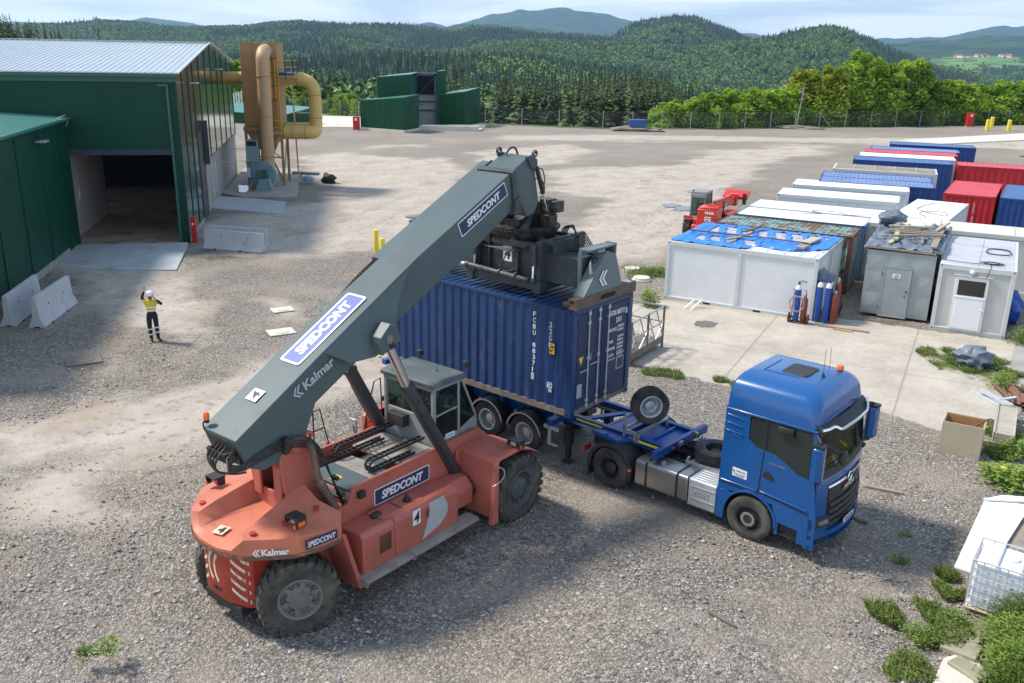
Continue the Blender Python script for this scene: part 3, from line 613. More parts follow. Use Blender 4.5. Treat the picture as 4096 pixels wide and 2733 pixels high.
def leafmat(name,c0,c1,trans=.25,sc=.6):
 m=bpy.data.materials.new(name);m.use_nodes=True;t=m.node_tree;N=t.nodes;L=t.links;b=N['Principled BSDF']
 g=N.new('ShaderNodeNewGeometry');oi=N.new('ShaderNodeObjectInfo');n=N.new('ShaderNodeTexNoise');n.inputs['Scale'].default_value=sc;n.inputs['Detail'].default_value=3
 L.new(g.outputs['Position'],n.inputs['Vector'])
 a=N.new('ShaderNodeMath');a.operation='ADD';L.new(n.outputs['Fac'],a.inputs[0])
 a2=N.new('ShaderNodeMath');a2.operation='MULTIPLY_ADD';L.new(oi.outputs['Random'],a2.inputs[0]);a2.inputs[1].default_value=.5;a2.inputs[2].default_value=-.25;L.new(a2.outputs[0],a.inputs[1])
 a3=N.new('ShaderNodeMath');a3.operation='MULTIPLY_ADD';L.new(g.outputs['Random Per Island'],a3.inputs[0]);a3.inputs[1].default_value=.4;a3.inputs[2].default_value=-.2
 a4=N.new('ShaderNodeMath');a4.operation='ADD';L.new(a.outputs[0],a4.inputs[0]);L.new(a3.outputs[0],a4.inputs[1])
 r_=N.new('ShaderNodeValToRGB');r_.color_ramp.elements[0].position=.25;r_.color_ramp.elements[1].position=.8;r_.color_ramp.elements[0].color=c0+(1,);r_.color_ramp.elements[1].color=c1+(1,)
 L.new(a4.outputs[0],r_.inputs[0]);L.new(r_.outputs[0],b.inputs['Base Color']);b.inputs['Roughness'].default_value=.6;b.inputs['Specular IOR Level'].default_value=.25
 if trans:
  tl_=N.new('ShaderNodeBsdfTranslucent');L.new(r_.outputs[0],tl_.inputs[0]);mx_=N.new('ShaderNodeMixShader');mx_.inputs[0].default_value=trans
  L.new(b.outputs[0],mx_.inputs[1]);L.new(tl_.outputs[0],mx_.inputs[2]);L.new(mx_.outputs[0],N['Material Output'].inputs[0])
 return m
M['needle']=leafmat('spruce_needles',(.013,.030,.010),(.062,.090,.026),.1)
M['needleb']=leafmat('young_pine_needles',(.030,.060,.014),(.12,.18,.04),.15)
M['leaf']=leafmat('fresh_leaves',(.14,.26,.02),(.38,.54,.07),.42)
M['leafy']=leafmat('yellow_leaves',(.22,.28,.02),(.45,.51,.07),.35)
M['leafd']=leafmat('dark_leaves',(.06,.13,.018),(.18,.31,.045),.3)
M['farcon']=leafmat('far_conifers',(.016,.042,.020),(.048,.085,.036),0,.01)
M['fardec']=leafmat('far_broadleaf',(.065,.125,.028),(.165,.26,.060),0,.01)
M['weed']=leafmat('weeds',(.09,.15,.02),(.30,.42,.09),.35,3)
M['grassm']=leafmat('grass_blades',(.08,.12,.02),(.26,.33,.09),.3,3)
def conifer_mesh(seed,H=16,rad=2.6,layers=22,per=9,mt_='needle'):
 rg=random.Random(seed);mb=MB()
 for l in range(layers):
  f=(l+.3)/layers;z=H*(.06+.93*f);rr=rad*(1-f)**.8*(.85+.3*rg.random())+.12
  for b in range(max(4,int(per*(1-f*.45)))):
   a=rg.random()*6.283;r_=rr*(.65+.5*rg.random());dz=-r_*(.28+.25*rg.random());ca_,sa_=math.cos(a),math.sin(a);w_=r_*(.30+.16*rg.random())
   px_,py_=-sa_,ca_;z0=z+rg.uniform(-.2,.2)*H/layers*2;lift=.06*r_
   p=[(ca_*.1,sa_*.1,z0),(ca_*r_*.5+px_*w_,sa_*r_*.5+py_*w_,z0+dz*.5-.12*r_),(ca_*r_,sa_*r_,z0+dz+.10*r_),(ca_*r_*.5-px_*w_,sa_*r_*.5-py_*w_,z0+dz*.5-.12*r_),(ca_*r_*.55,sa_*r_*.55,z0+dz*.35+lift)]
   mb.add(p,[(0,1,4),(1,2,4),(2,3,4),(3,0,4)])
 mb.add([(-.1,0,H*.93),(.1,0,H*.93),(0,.1,H*.93),(0,0,H*1.03)],[(0,1,3),(1,2,3),(2,0,3)])
 return mb
def broad_mesh(seed,H=8,W=3.2,n=1500,ls=.28,shape='round'):
 rg=random.Random(seed);mb=MB();blobs=[]
 for i in range(16):
  f=rg.random();z=H*(.22+.66*f);k_=math.sin(math.pi*min(1,.25+.70*f))**.7;a=rg.random()*6.28;r_=W*.62*k_*rg.random()**.5
  blobs.append((r_*math.cos(a),r_*math.sin(a),z,W*(.22+.22*rg.random())))
 for i in range(5):a=rg.random()*6.28;blobs.append((W*.25*math.cos(a),W*.25*math.sin(a),H*(.84+.14*rg.random()),W*.16))
 for i in range(n):
  bx,by,bz,br=blobs[rg.randrange(len(blobs))]
  th=rg.random()*6.28;cz_=rg.uniform(-1,1);sz=math.sqrt(1-cz_*cz_);rr=br*(.55+.5*rg.random())
  c=Vector((bx+rr*sz*math.cos(th),by+rr*sz*math.sin(th),bz+rr*cz_*1.15))
  if c.z<H*.05:c.z=H*.05+rg.random()*.5
  nrm=Vector((rg.gauss(0,1),rg.gauss(0,1),rg.gauss(.5,1))).normalized();u_=nrm.orthogonal().normalized();v_=nrm.cross(u_);s_=ls*(.6+.8*rg.random())
  mb.add([c-u_*s_,c-v_*s_*.6+nrm*s_*.15,c+u_*s_,c+v_*s_*.6+nrm*s_*.15],[(0,1,2,3)])
 return mb
def trunk_mb(H,r):
 mb=MB();mb.lathe([(r*1.3,0),(r,.08),(r*.5,.6),(.02,1)],(0,0,-.3),(0,0,H),8);return mb
def trunk_branchy(H,r,seed):
 rg=random.Random(seed);mb=MB();mb.lathe([(r*1.3,0),(r,.08),(r*.5,.6),(.02,1)],(0,0,-.3),(0,0,H*.85),8)
 for i in range(7):
  a=rg.random()*6.28;z=H*rg.uniform(.2,.55);l=H*rg.uniform(.18,.32);mb.cyl((0,0,z),(math.cos(a)*l,math.sin(a)*l,z+l*.9),r*.35,.02,6)
 return mb
def proto_tree(name,crown_mb,cm,tr_mb):
 e=empty(name);c=crown_mb.build('crown',cm,e,smooth=False,recalc=False);tr_mb.build('trunk','bark',e);return e
def place(proto,used,x,y,z,s,rz,label,cat,group):
 if used[0]:o=copy_tree(proto)
 else:o=proto;used[0]=True
 o.location=(x,y,z);o.scale=(s[0],s[0],s[1])if hasattr(s,'__len__')else(s,s,s);o.rotation_euler=(0,0,rz)
 return tag(o,label,cat,group)
rg=random.Random(11)
spr=[[proto_tree('spruce_tree',conifer_mesh(i,16,2.7+.3*(i%3),26,11),'needle' if i<4 else 'needleb',trunk_mb(16,.22)),[False]]for i in range(6)]
NT=[]
def wood(X0,X1,top,d0,d1,n,tall=(13,21)):
 for i in range(n):
  X=rg.uniform(X0,X1);d=d0+(d1-d0)*rg.random()**1.1;x=az(X)*d;y=d
  zt=10.18+ev(np.interp(X,[p[0]for p in top],[p[1]for p in top])+rg.uniform(-3,16)+(d1-d)/(d1-d0)*16)*d
  g_=float(-(max(0,y-float(np.interp(x,fx,fy))-2))*.33);g_=max(g_,zt-(26 if X>300 else 20))
  h=zt-g_
  if h<5:continue
  NT.append((x,y,g_,h))
wood(1015,1700,[(1000,168),(1060,150),(1120,158),(1170,150),(1230,146),(1290,150),(1330,146),(1400,140),(1440,144),(1500,152),(1560,168),(1620,188),(1700,215)],148,220,205)
wood(700,1010,[(700,190),(745,178),(780,200),(830,192),(880,178),(1000,182)],155,200,38)
wood(-30,215,[(-30,50),(60,50),(95,64),(150,66),(200,84),(215,90)],160,215,60)
wood(520,700,[(520,200),(560,190),(640,200),(700,190)],175,220,14)
for i,(x,y,g_,h)in enumerate(NT):
 k_=rg.randrange(6)if rg.random()<.8 else 5
 pr_,us=spr[k_]
 kind='dark spruce in the conifer wood on the slope behind the fence' if k_<4 else 'lighter green young conifer in the wood on the slope behind the fence'
 place(pr_,us,x,y,g_-.3,(max(.8,h/16*1.05),h/16),rg.random()*6.28,kind,'tree','conifers in the wood behind the fence')
for X,Y in((262,83),):
 d=rg.uniform(150,175);x=az(X)*d;zt=10.18+ev(Y+8)*d+1;pr_,us=spr[rg.randrange(4)]
 place(pr_,us,x,d,-4,((zt+4)/16*.8,(zt+4)/16),rg.random()*6,'dark spruce rising behind the ridge of the green hall','tree','spruces behind the hall roof')
bro=[[proto_tree('broadleaf_tree',broad_mesh(20+i,8,3.1,4200,.17),['leaf','leaf','leafd','leafy','leaf'][i],trunk_branchy(7,.12,i)),[False]]for i in range(5)]
BL=[(1505,245,3.0,0),(1528,238,3.2,1),(1550,232,3,4),(1580,222,4,0),(1600,232,3,1),(1625,218,4.5,4),(1655,205,4.5,0),(1690,200,5,1),(1720,205,5,0),(1560,265,2.5,2),(1700,250,4,2),(1640,255,3,4),(1790,190,5.5,3),(1815,168,6,3),(1845,175,5.5,3),(1885,170,5,3),(1770,225,4,3),(1800,215,5,0),(1830,205,5.5,0),(1860,190,5,1),(1905,150,5,1),(1935,132,6,0),(1965,142,6,4),(2000,165,6,0),(2045,140,5.5,1),(2060,150,4.5,0),(2025,180,6,2),(1900,215,6,2),(1960,215,6,2),(2090,185,5.5,4),(2120,195,5,1),(2145,180,5,0),(2185,195,5.5,1),(2215,200,5,0),(2240,190,5,4),(2265,182,5.5,1),(2290,185,6,0),(2320,178,6,4),(2345,180,6,1),(2375,175,6,0),(1515,225,4,4),(1565,225,4.5,1),(1610,212,5,0),(1740,205,5,4),(1762,205,5,0),(1780,200,5,1),(1985,150,5.5,1),(1945,160,5.5,4),(2075,172,5,1),(2105,180,5,0),(2165,178,5.5,4),(2200,185,5,0),(2250,178,5.5,0),(2280,175,5.5,4),(2305,180,5,0),(1870,200,5,4),(1925,190,5.5,1),(1875,160,5,3),(1960,185,6,1),(2010,150,5,0),(2230,215,5,2),(2150,220,5,2),(2320,225,6,2),(2080,228,5,2),(2375,235,5,1),(1480,262,2,4),(1752,240,3,4)]
lab_b=['bright green broadleaf tree','fresh green leafy tree','darker green bush','yellow-green tree','mid green leafy tree']
for X,Y,W_,k_ in BL:
 x=az(X)*140;fyv=float(np.interp(x,fx,fy));d=fyv+rg.uniform(3.5,8);x=az(X)*d
 zt=10.18+ev(Y)*d;h=(zt+1.8)*1.16;pr_,us=bro[k_]
 place(pr_,us,x,d,-1.8,(W_/3.6*1.05,h/8),rg.random()*6,lab_b[k_]+' growing right behind the wire fence on the right','tree','broadleaf trees behind the fence')
shr=[[(lambda e:e)(empty('shrub')),[False]]for i in range(2)]
for i,(e_,_)in enumerate(shr):broad_mesh(60+i,2.6,2.0,700,.17).build('foliage','leafd' if i else 'leaf',e_,smooth=False,recalc=False)
for i in range(46):
 X=rg.choice([rg.uniform(1500,2380),rg.uniform(1500,2380),rg.uniform(560,830)]);x=az(X)*138;d=float(np.interp(x,fx,fy))+rg.uniform(.8,2.6);x=az(X)*d
 e_,us=shr[i%2];place(e_,us,x,d,-.4,rg.uniform(.5,1.25),rg.random()*6,'low green bush pressed against the back of the wire fence','bush','low bushes along the fence')
for X,Y,W_,d in((545,150,7,150),(560,160,6,160),(690,178,6,150),(715,195,5,152),(668,190,6,148),(735,205,5,150),(640,185,6,155),(800,215,4,146),(770,220,4,146)):
 x=az(X)*d;zt=10.18+ev(Y)*d;pr_,us=bro[rg.choice([0,1,2])]
 place(pr_,us,x,d,-4,(W_/3.4,(zt+4)/8),rg.random()*6,'leafy green tree beyond the fence behind the dust filter tower','tree','trees behind the filter tower')
def scatter(name,pts,protos,label,cat):
 """pts: array (x,y,z,scale,rot)"""
 col=bpy.data.collections.new(name+'_kinds')
 for i,p in enumerate(protos):col.objects.link(p);p.hide_render=False
 me=bpy.data.meshes.new(name);me.vertices.add(len(pts));me.vertices.foreach_set('co',pts[:,:3].astype(np.float32).ravel())
 for a,k_ in(('sc',3),('ro',4)):
  at=me.attributes.new(a,'FLOAT','POINT');at.data.foreach_set('value',pts[:,k_].astype(np.float32))
 me.update();o=bpy.data.objects.new(name,me);COL.objects.link(o);tag(o,label,cat,None,'stuff')
 g=bpy.data.node_groups.new(name,'GeometryNodeTree');g.interface.new_socket('Geometry',in_out='INPUT',socket_type='NodeSocketGeometry');g.interface.new_socket('Geometry',in_out='OUTPUT',socket_type='NodeSocketGeometry')
 n=g.nodes;l=g.links;gi=n.new('NodeGroupInput');go_=n.new('NodeGroupOutput');ip=n.new('GeometryNodeInstanceOnPoints');ci=n.new('GeometryNodeCollectionInfo')
 ci.inputs[0].default_value=col;ci.inputs['Separate Children'].default_value=True;ci.inputs['Reset Children'].default_value=True
 ip.inputs['Pick Instance'].default_value=True
 a1=n.new('GeometryNodeInputNamedAttribute');a1.data_type='FLOAT';a1.inputs[0].default_value='sc'
 a2=n.new('GeometryNodeInputNamedAttribute');a2.data_type='FLOAT';a2.inputs[0].default_value='ro'
 cx_=n.new('ShaderNodeCombineXYZ');l.new(a2.outputs[0],cx_.inputs[2])
 l.new(gi.outputs[0],ip.inputs['Points']);l.new(ci.outputs[0],ip.inputs['Instance']);l.new(a1.outputs[0],ip.inputs['Scale']);l.new(cx_.outputs[0],ip.inputs['Rotation'])
 l.new(ip.outputs[0],go_.inputs[0]);md=o.modifiers.new('scatter','NODES');md.node_group=g
 return o
def kind_obj(name,mb,m):
 me_o=mb.build(name,m,None,smooth=False,recalc=False);COL.objects.unlink(me_o);return me_o
def simple_con(seed):
 rg_=random.Random(seed);mb=MB()
 for l in range(5):
  f=l/5;z=3+15*f;r_=3.4*(1-f)+.5;n_=7;a0=rg_.random()
  ring_=[(r_*(.8+.4*rg_.random())*math.cos(a0+6.28*i/n_),r_*(.8+.4*rg_.random())*math.sin(a0+6.28*i/n_),z-1.5+rg_.random())for i in range(n_)]
  mb.add(ring_+[(0,0,z+4.6)],[(i,(i+1)%n_,n_)for i in range(n_)])
 return mb
def simple_dec(seed):
 rg_=random.Random(seed);mb=MB()
 for i in range(150):
  th=rg_.random()*6.28;cz_=rg_.uniform(-.4,1);sz=math.sqrt(1-cz_*cz_);rr=5.2*(.75+.35*rg_.random());c=Vector((rr*sz*math.cos(th),rr*sz*math.sin(th),7+rr*cz_*1.05))
  nrm=(c-Vector((0,0,6))).normalized()+Vector((rg_.gauss(0,.5),rg_.gauss(0,.5),rg_.gauss(0,.5)));nrm.normalize();u_=nrm.orthogonal().normalized();v_=nrm.cross(u_);s_=1.1+.6*rg_.random()
  mb.add([c-u_*s_,c-v_*s_,c+u_*s_,c+v_*s_],[(0,1,2,3)])
 return mb
rn=np.random.RandomState(5)
def far_pts(d0,d1,n,X0=-150,X1=2500):
 """more or less even cover of a distance band"""
 d=np.sqrt(rn.uniform(d0*d0,d1*d1,n));a=rn.uniform(az(X0),az(X1),n);x=a*d;return x,d,a
P_con=[];P_dec=[]
for d0,d1,n_,s0 in((225,700,9500,.85),(700,1500,20000,.9),(1500,3300,52000,1.0)):
 x,y,a=far_pts(d0,d1,n_)
 z=terr(x,y);keep=np.ones(n_,bool)
 mead_=(a>az(2060))&(y>2650);keep&=~(mead_&(vnoise(x,y,60,9)<.72))
 if d0<300:keep&=~((x>az(1640)*y)&(y<300))
 mix_=.5+1.25*(vnoise(x,y,380,12)*.65+vnoise(x,y,110,13)*.35-.5)+np.where(y>2500,.03,0)-np.where(y<700,.14,0)
 con=mix_+rn.uniform(-.10,.10,n_)<np.where(y<700,.50,.43)
 sc=s0*rn.uniform(.7,1.25,n_);ro=rn.uniform(0,6.28,n_)
 arr=np.stack([x,y,z-1.5,sc,ro],1)
 P_con.append(arr[keep&con]);P_dec.append(arr[keep&~con])
x,y,a=far_pts(2700,4300,2600,2040,2500);z=terr(x,y);kk_=(vnoise(x,y,110,21)*.6+vnoise(x,y,40,22)*.4)>.62;P_dec.append(np.stack([x,y,z-1,.8+0*x,x],1)[kk_])
M['farcon'];cons=[kind_obj('far_spruce',simple_con(i),'farcon')for i in range(4)];decs=[kind_obj('far_broadleaf',simple_dec(i),'fardec')for i in range(4)]
scatter('conifer_forest',np.concatenate(P_con),cons,'dark conifer forest covering the hills behind the yard','forest')
scatter('broadleaf_forest',np.concatenate(P_dec),decs,'lighter green broadleaf forest covering the hills behind the yard','forest')
hm_=None
for i in range(26):
 X=rg.uniform(2095,2380);d=4150+rg.uniform(-60,60);x=az(X)*d;z=float(terr(np.array([x]),np.array([d]))[0])
 if hm_ is None:
  e_=empty('village_house');mb=MB();mb.box(-7,7,-5,5,0,6);mb.build('wall','white',e_);mb=MB();mb.prism([(-5.8,6),(5.8,6),(0,10)],'x',-7.6,7.6);mb.build('roof',mat('terracotta_tiles',(.33,.12,.07),.9),e_);hm_=e_;o=e_
 else:o=copy_tree(hm_)
 o.location=(x,d,z-.5);o.scale=(1.3,1.3,1.3);o.rotation_euler=(0,0,rg.random()*3);tag(o,'tiny white house with a red roof in the village on the far meadow','house','houses of the far village')
def corrug_wall(mb,p0,dx_,L_,z0,z1,nd,n,depth=.036,k=0,flat=.3):
 """trapezoid corrugated wall from p0 along dx_ (unit), outward normal nd; outer face flush, troughs set in"""
 p0=Vector(p0);dx_=Vector(dx_);nd=Vector(nd);per=L_/n;prof=[]
 for i in range(n):
  a=i*per;prof+=[(a,0),(a+per*.26,0),(a+per*.5,-depth),(a+per*.76,-depth)]
 prof.append((L_,0));vs_=[]
 for a,d in prof:
  for z in(z0,z1):vs_.append(p0+dx_*a+nd*d+Vector((0,0,z)))
 mb.add(vs_,[(2*i,2*i+2,2*i+3,2*i+1)for i in range(len(prof)-1)],k)
def corrug_roof(mb,x0,x1,y0,y1,z,n,depth=.02,k=0):
 per=(x1-x0)/n;prof=[]
 for i in range(n):
  a=x0+i*per;prof+=[(a,0),(a+per*.62,0),(a+per*.72,-depth),(a+per*.90,-depth)]
 prof.append((x1,0));vs_=[]
 for a,d in prof:
  for y in(y0,y1):vs_.append((a,y,z+d))
 mb.add(vs_,[(2*i,2*i+2,2*i+3,2*i+1)for i in range(len(prof)-1)],k)
CW,CL,CH=2.438,6.058,2.591
def casting(mb,x,y,z,sx,sy,k=0):
 """corner casting box with dark hand holes"""
 x1=x+sx*.178;y1=y+sy*.162;mb.box(min(x,x1),max(x,x1),min(y,y1),max(y,y1),z,z+.118,k)
 mb.box(x+sx*.06,x+sx*.118,y-sy*.003 if sy>0 else y+.003,y+sy*.03,z+.03,z+.09,1)if False else None
 a0,a1=sorted((x+sx*.06,x+sx*.12));mb.box(a0,a1,min(y-sy*.003,y),max(y-sy*.003,y),z+.03,z+.09,1)
 b0,b1=sorted((y+sy*.05,y+sy*.11));mb.box(min(x-sx*.003,x),max(x-sx*.003,x),b0,b1,z+.03,z+.09,1)
def build_container(root,wall='cont',roof='cont',doorm='contdoor',rail='cont',bottom='contbot',detail=True,doors=1,nroof=26,H=CH,L=CL,W=CW,roofkind='corr'):
 """x from -L (closed end) to 0 (door end), y 0..W; the near long side is y=0"""
 mb=MB();corrug_wall(mb,(-L+.16,.012,0),(1,0,0),L-.32,.15,H-.06,(0,-1,0),20);mb.build('side_wall',wall,root,angle=20)
 mb=MB();corrug_wall(mb,(-.16,W-.012,0),(-1,0,0),L-.32,.15,H-.06,(0,1,0),20);mb.build('side_wall',wall,root,angle=20)
 mb=MB();corrug_wall(mb,(-L+.02,W-.1,0),(0,-1,0),W-.2,.1,H-.06,(-1,0,0),8,.045);mb.build('end_wall',wall,root,angle=20)
 mb=MB()
 if roofkind=='corr':corrug_roof(mb,-L+.10,-.10,.05,W-.05,H-.012,nroof)
 else:mb.box(-L+.1,-.1,.04,W-.04,H-.04,H-.008)
 mb.box(-L+.02,-.02,.02,W-.02,H-.07,H-.045)
 mb.build('roof',roof,root,angle=15)
 mb=MB()
 for y in(0.0,W-.06):mb.box(-L+.17,-.17,y,y+.06,H-.065,H-.004)
 for x in(-L,-.10):mb.box(x,x+.10,.16,W-.16,H-.115,H-.004)
 for x in(-L,-.16):
  for y in(0.0,W-.16):mb.box(x,x+.16,y,y+.16,.12,H-.118)
 for x,sx in((-L,1),(0,-1)):
  for y,sy in((0,1),(W,-1)):
   for z in(0,H-.118):casting(mb,x,y,z,sx,sy)
 mb.build('frame',[rail,'dark'],root,bevel=.006 if detail else 0)
 mb=MB();mb.box(-L+.17,-.17,.006,.06,.02,.165);mb.box(-L+.17,-.17,W-.06,W-.006,.02,.165);mb.box(-.06,-.006,.16,W-.16,.03,.15);mb.box(-L,-L+.06,.16,W-.16,.03,.15);mb.box(-L+.1,-.06,.06,W-.06,.06,.15)
 mb.build('bottom_rail',bottom,root)
 if doors:
  for s0 in(0,1):
   mb=MB();y0=.13+s0*(W/2-.13)+.012;y1=y0+W/2-.155
   mb.box(-.05,-.028,y0,y1,.16,H-.13)
   zs=[.17,.62,1.08,1.56,2.04,H-.14]
   for i in range(5):
    if i in(0,1,2,3,4):mb.box(-.03,-.016,y0+.07,y1-.07,zs[i]+.05,zs[i+1]-.05)
   for z in(.18,H-.2):mb.box(-.045,-.010,y0,y1,z-.02,z+.05)
   d=mb.build('door',doorm,root,bevel=.008)
   rods=(.30,.80)if s0==0 else(.26,.78)
   rm=MB()
   for f in(rods if not detail else((.45,.84)if s0==0 else(.17,))):
    y=y0+f*(y1-y0);rm.cyl((.012,y,.10),(.012,y,H-.08),.017,n=8,k=0)
    for z in(.16,.30,1.35,H-.38,H-.16):rm.box(-.012,.024,y-.045,y+.045,z-.035,z+.035,0)
    rm.box(.01,.03,y-.02,y+.36 if f<.5 else y+.02,1.13,1.155,0)if s0==0 and f>.5 else None
   rm.box(.012,.032,y0+.15,y0+.5,1.06,1.085);rm.box(.012,.032,y0+.55,y0+.88,1.16,1.185)
   rm.build('lock_rod','alup',d)
 return root
CROOT=Vector((1.383,19.498,1.934));CYAW=-.692
c=empty('shipping_container',CROOT,CYAW,'blue shipping container held in the air by the reach stacker, its doors to the right','container')
build_container(c)
mb=MB()
def vtext(mb,s_,x,z,w_,h_,gap):
 for i,ch in enumerate(s_):
  if ch!=' ':text(mb,ch,(x,0.008,z-i*(h_+gap)-h_),(1,0,0),(0,0,1),w_ if ch!='1' else w_*.35,h_,bold=.0,depth=.004)
vtext(mb,'FCBU 883711',-1.17,2.38,.085,.112,.040);vtext(mb,'22G1',-.69,2.22,.08,.125,.035)
for a,b in(((-1.19,.70),(.085,.165)),((-.71,.60),(.15,.145))):
 x,z=a;w_,h_=b
 plate(mb,(x,.008,z),(1,0,0),(0,0,1),w_,.010,.004);plate(mb,(x,.008,z+h_-.01),(1,0,0),(0,0,1),w_,.010,.004);plate(mb,(x,.008,z),(1,0,0),(0,0,1),.010,h_,.004);plate(mb,(x+w_-.01,.008,z),(1,0,0),(0,0,1),.010,h_,.004)
text(mb,'1',(-1.165,.008,.725),(1,0,0),(0,0,1),.03,.11);text(mb,'IC',(-.695,.008,.63),(1,0,0),(0,0,1),.115,.085,bold=.03);text(mb,'70',(-.67,.008,.50),(1,0,0),(0,0,1),.10,.075,bold=.03)
Y,Z=(0,1,0),(0,0,1)
text(mb,'FCBU 883711',(-.012,1.51,2.16),Y,Z,.58,.125,bold=.01,depth=.006);text(mb,'1',(-.012,2.17,2.13),Y,Z,.03,.11);
for q_ in((2.145,2.11,.085,.006),(2.145,2.25,.085,.006)):plate(mb,(-.012,q_[0],q_[1]),Y,Z,q_[2],q_[3],.005)
for q_ in(2.145,2.225):plate(mb,(-.012,q_,2.11),Y,Z,.006,.145,.005)
text(mb,'22G1',(-.012,1.75,1.96),Y,Z,.23,.125,bold=.01,depth=.006)
text(mb,'MAX GROSS',(-.012,1.47,1.76),Y,Z,.33,.085,depth=.006)
text(mb,'30.480 KG\n67.200 LB',(-.012,1.84,1.72),Y,Z,.27,.16,depth=.006)
text(mb,'TARE',(-.012,1.47,1.47),Y,Z,.20,.075,depth=.006);text(mb,'2.180 KG\n4.800 LB',(-.012,1.84,1.46),Y,Z,.27,.15,depth=.006)
text(mb,'PAYLOAD',(-.012,1.47,1.29),Y,Z,.28,.075,depth=.006);text(mb,'28.300 KG\n62.400 LB',(-.012,1.84,1.27),Y,Z,.27,.15,depth=.006)
text(mb,'CU.CAP.',(-.012,1.47,1.12),Y,Z,.25,.075,depth=.006);text(mb,'33.2 CU.M\n1172 CU.FT',(-.012,1.84,1.08),Y,Z,.27,.15,depth=.006)
plate(mb,(-.014,1.86,.74),Y,Z,.30,.30,.004);
mb.build('lettering','decal',c)
mb=MB();plate(mb,(-.67,.006,1.46),(1,0,0),Z,.15,.26,.004,0);mb.add([(-.012,.27,1.42),(-.012,.46,1.42),(-.012,.365,1.22)],[(0,1,2)],0)
plate(mb,(-.009,1.875,.755),Y,Z,.27,.27,.004,1);plate(mb,(-.012,.66,1.25),Y,Z,.12,.20,.004,3);text(mb,'CSC',(-.007,.67,1.31),Y,Z,.10,.06,k=4)
text(mb,'2.6m\n8\'6"',(-.66,.001,1.49),(1,0,0),Z,.13,.20,bold=.02,k=2,depth=.003);plate(mb,(-.012,.24,.42),Y,Z,.19,.34,.005,4)
mb.build('label_plate',['ylabel','navy','black','navylit','alup'],c,smooth=False)
RS=empty('reach_stacker',(-5.067,14.915,-.02),.903,'big faded red container handler with a grey telescopic boom and number 4 plates','reach stacker')
FL=Matrix.Diagonal((1,-1,1,1))
def B_(T=FL):return MB(T)
RSW=Matrix.Translation((-5.067,14.915,-.02))@Matrix.Rotation(.903,4,'Z')
CWm=Matrix.Translation(CROOT)@Matrix.Rotation(CYAW,4,'Z')
TC=RSW.inverted()@CWm
mb=B_()
for t_ in(-.95,.87):mb.prism([(.9,.55),(5.6,.45),(6.2,.9),(6.2,1.62),(5.9,1.88),(4.4,1.86),(2.05,1.90),(1.9,1.6),(.9,1.5)],'y',t_,t_+.08)
mb.box(.9,6.0,-.87,.87,.6,1.45);mb.box(5.2,6.15,-.87,.87,1.4,1.72)
mb.prism([(5.9,1.90),(6.2,1.64),(6.2,.8),(6.12,.8),(6.12,1.6),(5.85,1.82)],'y',-.9,.9)
mb.box(2.05,4.5,.89,.955,1.86,1.93);mb.box(2.05,5.85,-.955,-.89,1.86,1.93);mb.box(4.4,5.9,.84,.93,1.80,1.92)
mb.build('chassis','salmon',RS,bevel=.012)
for sgn,nm in((1,'side_tank'),(-1,'side_tank')):
 mb=B_()
 prof=[(.95,.34),(1.60,.34),(1.66,.5),(1.66,1.20),(1.58,1.30),(.95,1.235)]
 for a,b in((1.62,2.47),(2.485,4.33)):
  mb.prism([(sgn*p,q)for p,q in prof],'x',a,b)
 mb.prism([(sgn*p,q)for p,q in((.95,.6),(1.5,.6),(1.5,1.0),(1.3,1.2),(.95,1.2))],'x',4.33,5.0)
 tk=mb.build(nm,'salmon',RS,bevel=.03)
 if sgn>0:
  mb=B_()
  for i in range(12):
   mb.box(2.05,2.35,1.655,1.672,.72+i*.032,.735+i*.032)
  for i in range(8):mb.box(2.05+i*.042,2.062+i*.042,1.655,1.668,.71,1.11)
  mb.build('louvre','rust',tk)
  mb=B_();mb.cyl((3.16,1.30,1.26),(3.16,1.30,1.34),.09,n=14);mb.cyl((3.16,1.30,1.34),(3.16,1.30,1.46),.06,.045,n=12);mb.sph((2.35,1.25,1.30),(.14,.09,.07));mb.build('filler_cap','black',tk)
  mb=B_();mb.box(2.9,3.45,1.05,1.5,1.25,1.305);mb.box(2.3,2.85,1.05,1.5,1.25,1.305)
  for i in range(8):
   for j in(0,1):mb.cyl((2.33+i*.07,1.07+j*.40,1.30),(2.33+i*.07,1.07+j*.40,1.32),.012,n=6)
  mb.build('hatch_cover','salmon',tk,bevel=.005)
  mb=B_();plate(mb,(2.96,1.662,.93),(1,0,0),Z,.22,.33,-.003,0);mb.build('number_plate','decal',tk)
  mb=MB();text(mb,'4',(2.985,-1.668,.97),(1,0,0),Z,.165,.25,bold=.02,shear=.15,k=0);mb.build('number','black',tk)
  mb=B_();pts=[(3.42,1.27),(3.86,1.27)]+[(4.0-.00-((i-3)/3.)**2*.14,1.22-i*.09)for i in range(1,6)]+[(3.75,.64),(3.22,.50),(3.38,.86),(3.45,1.1)]
  mb.add([(p,1.663,q)for p,q in pts]+[(p,1.666,q)for p,q in pts],[list(range(len(pts))),list(range(len(pts),2*len(pts)))[::-1]]);mb.build('sticker','grafite',tk)
  mb=B_();mb.box(3.36,3.40,1.66,1.69,.98,1.14);mb.build('handle','rust',tk)
for a,b,m_ in((1.5,2.78,'tread'),(2.8,4.78,'tread')):
 mb=B_();mb.box(a,b,1.50,1.86,.41,.45);mb.box(a,b,1.83,1.86,.36,.41);mb.box(a,a+.05,1.5,1.86,.3,.41);mb.build('footboard',m_,RS,bevel=.004)
mb=B_()
def sym(pts):return[(s_,-t_,z_)for s_,t_,z_ in pts]
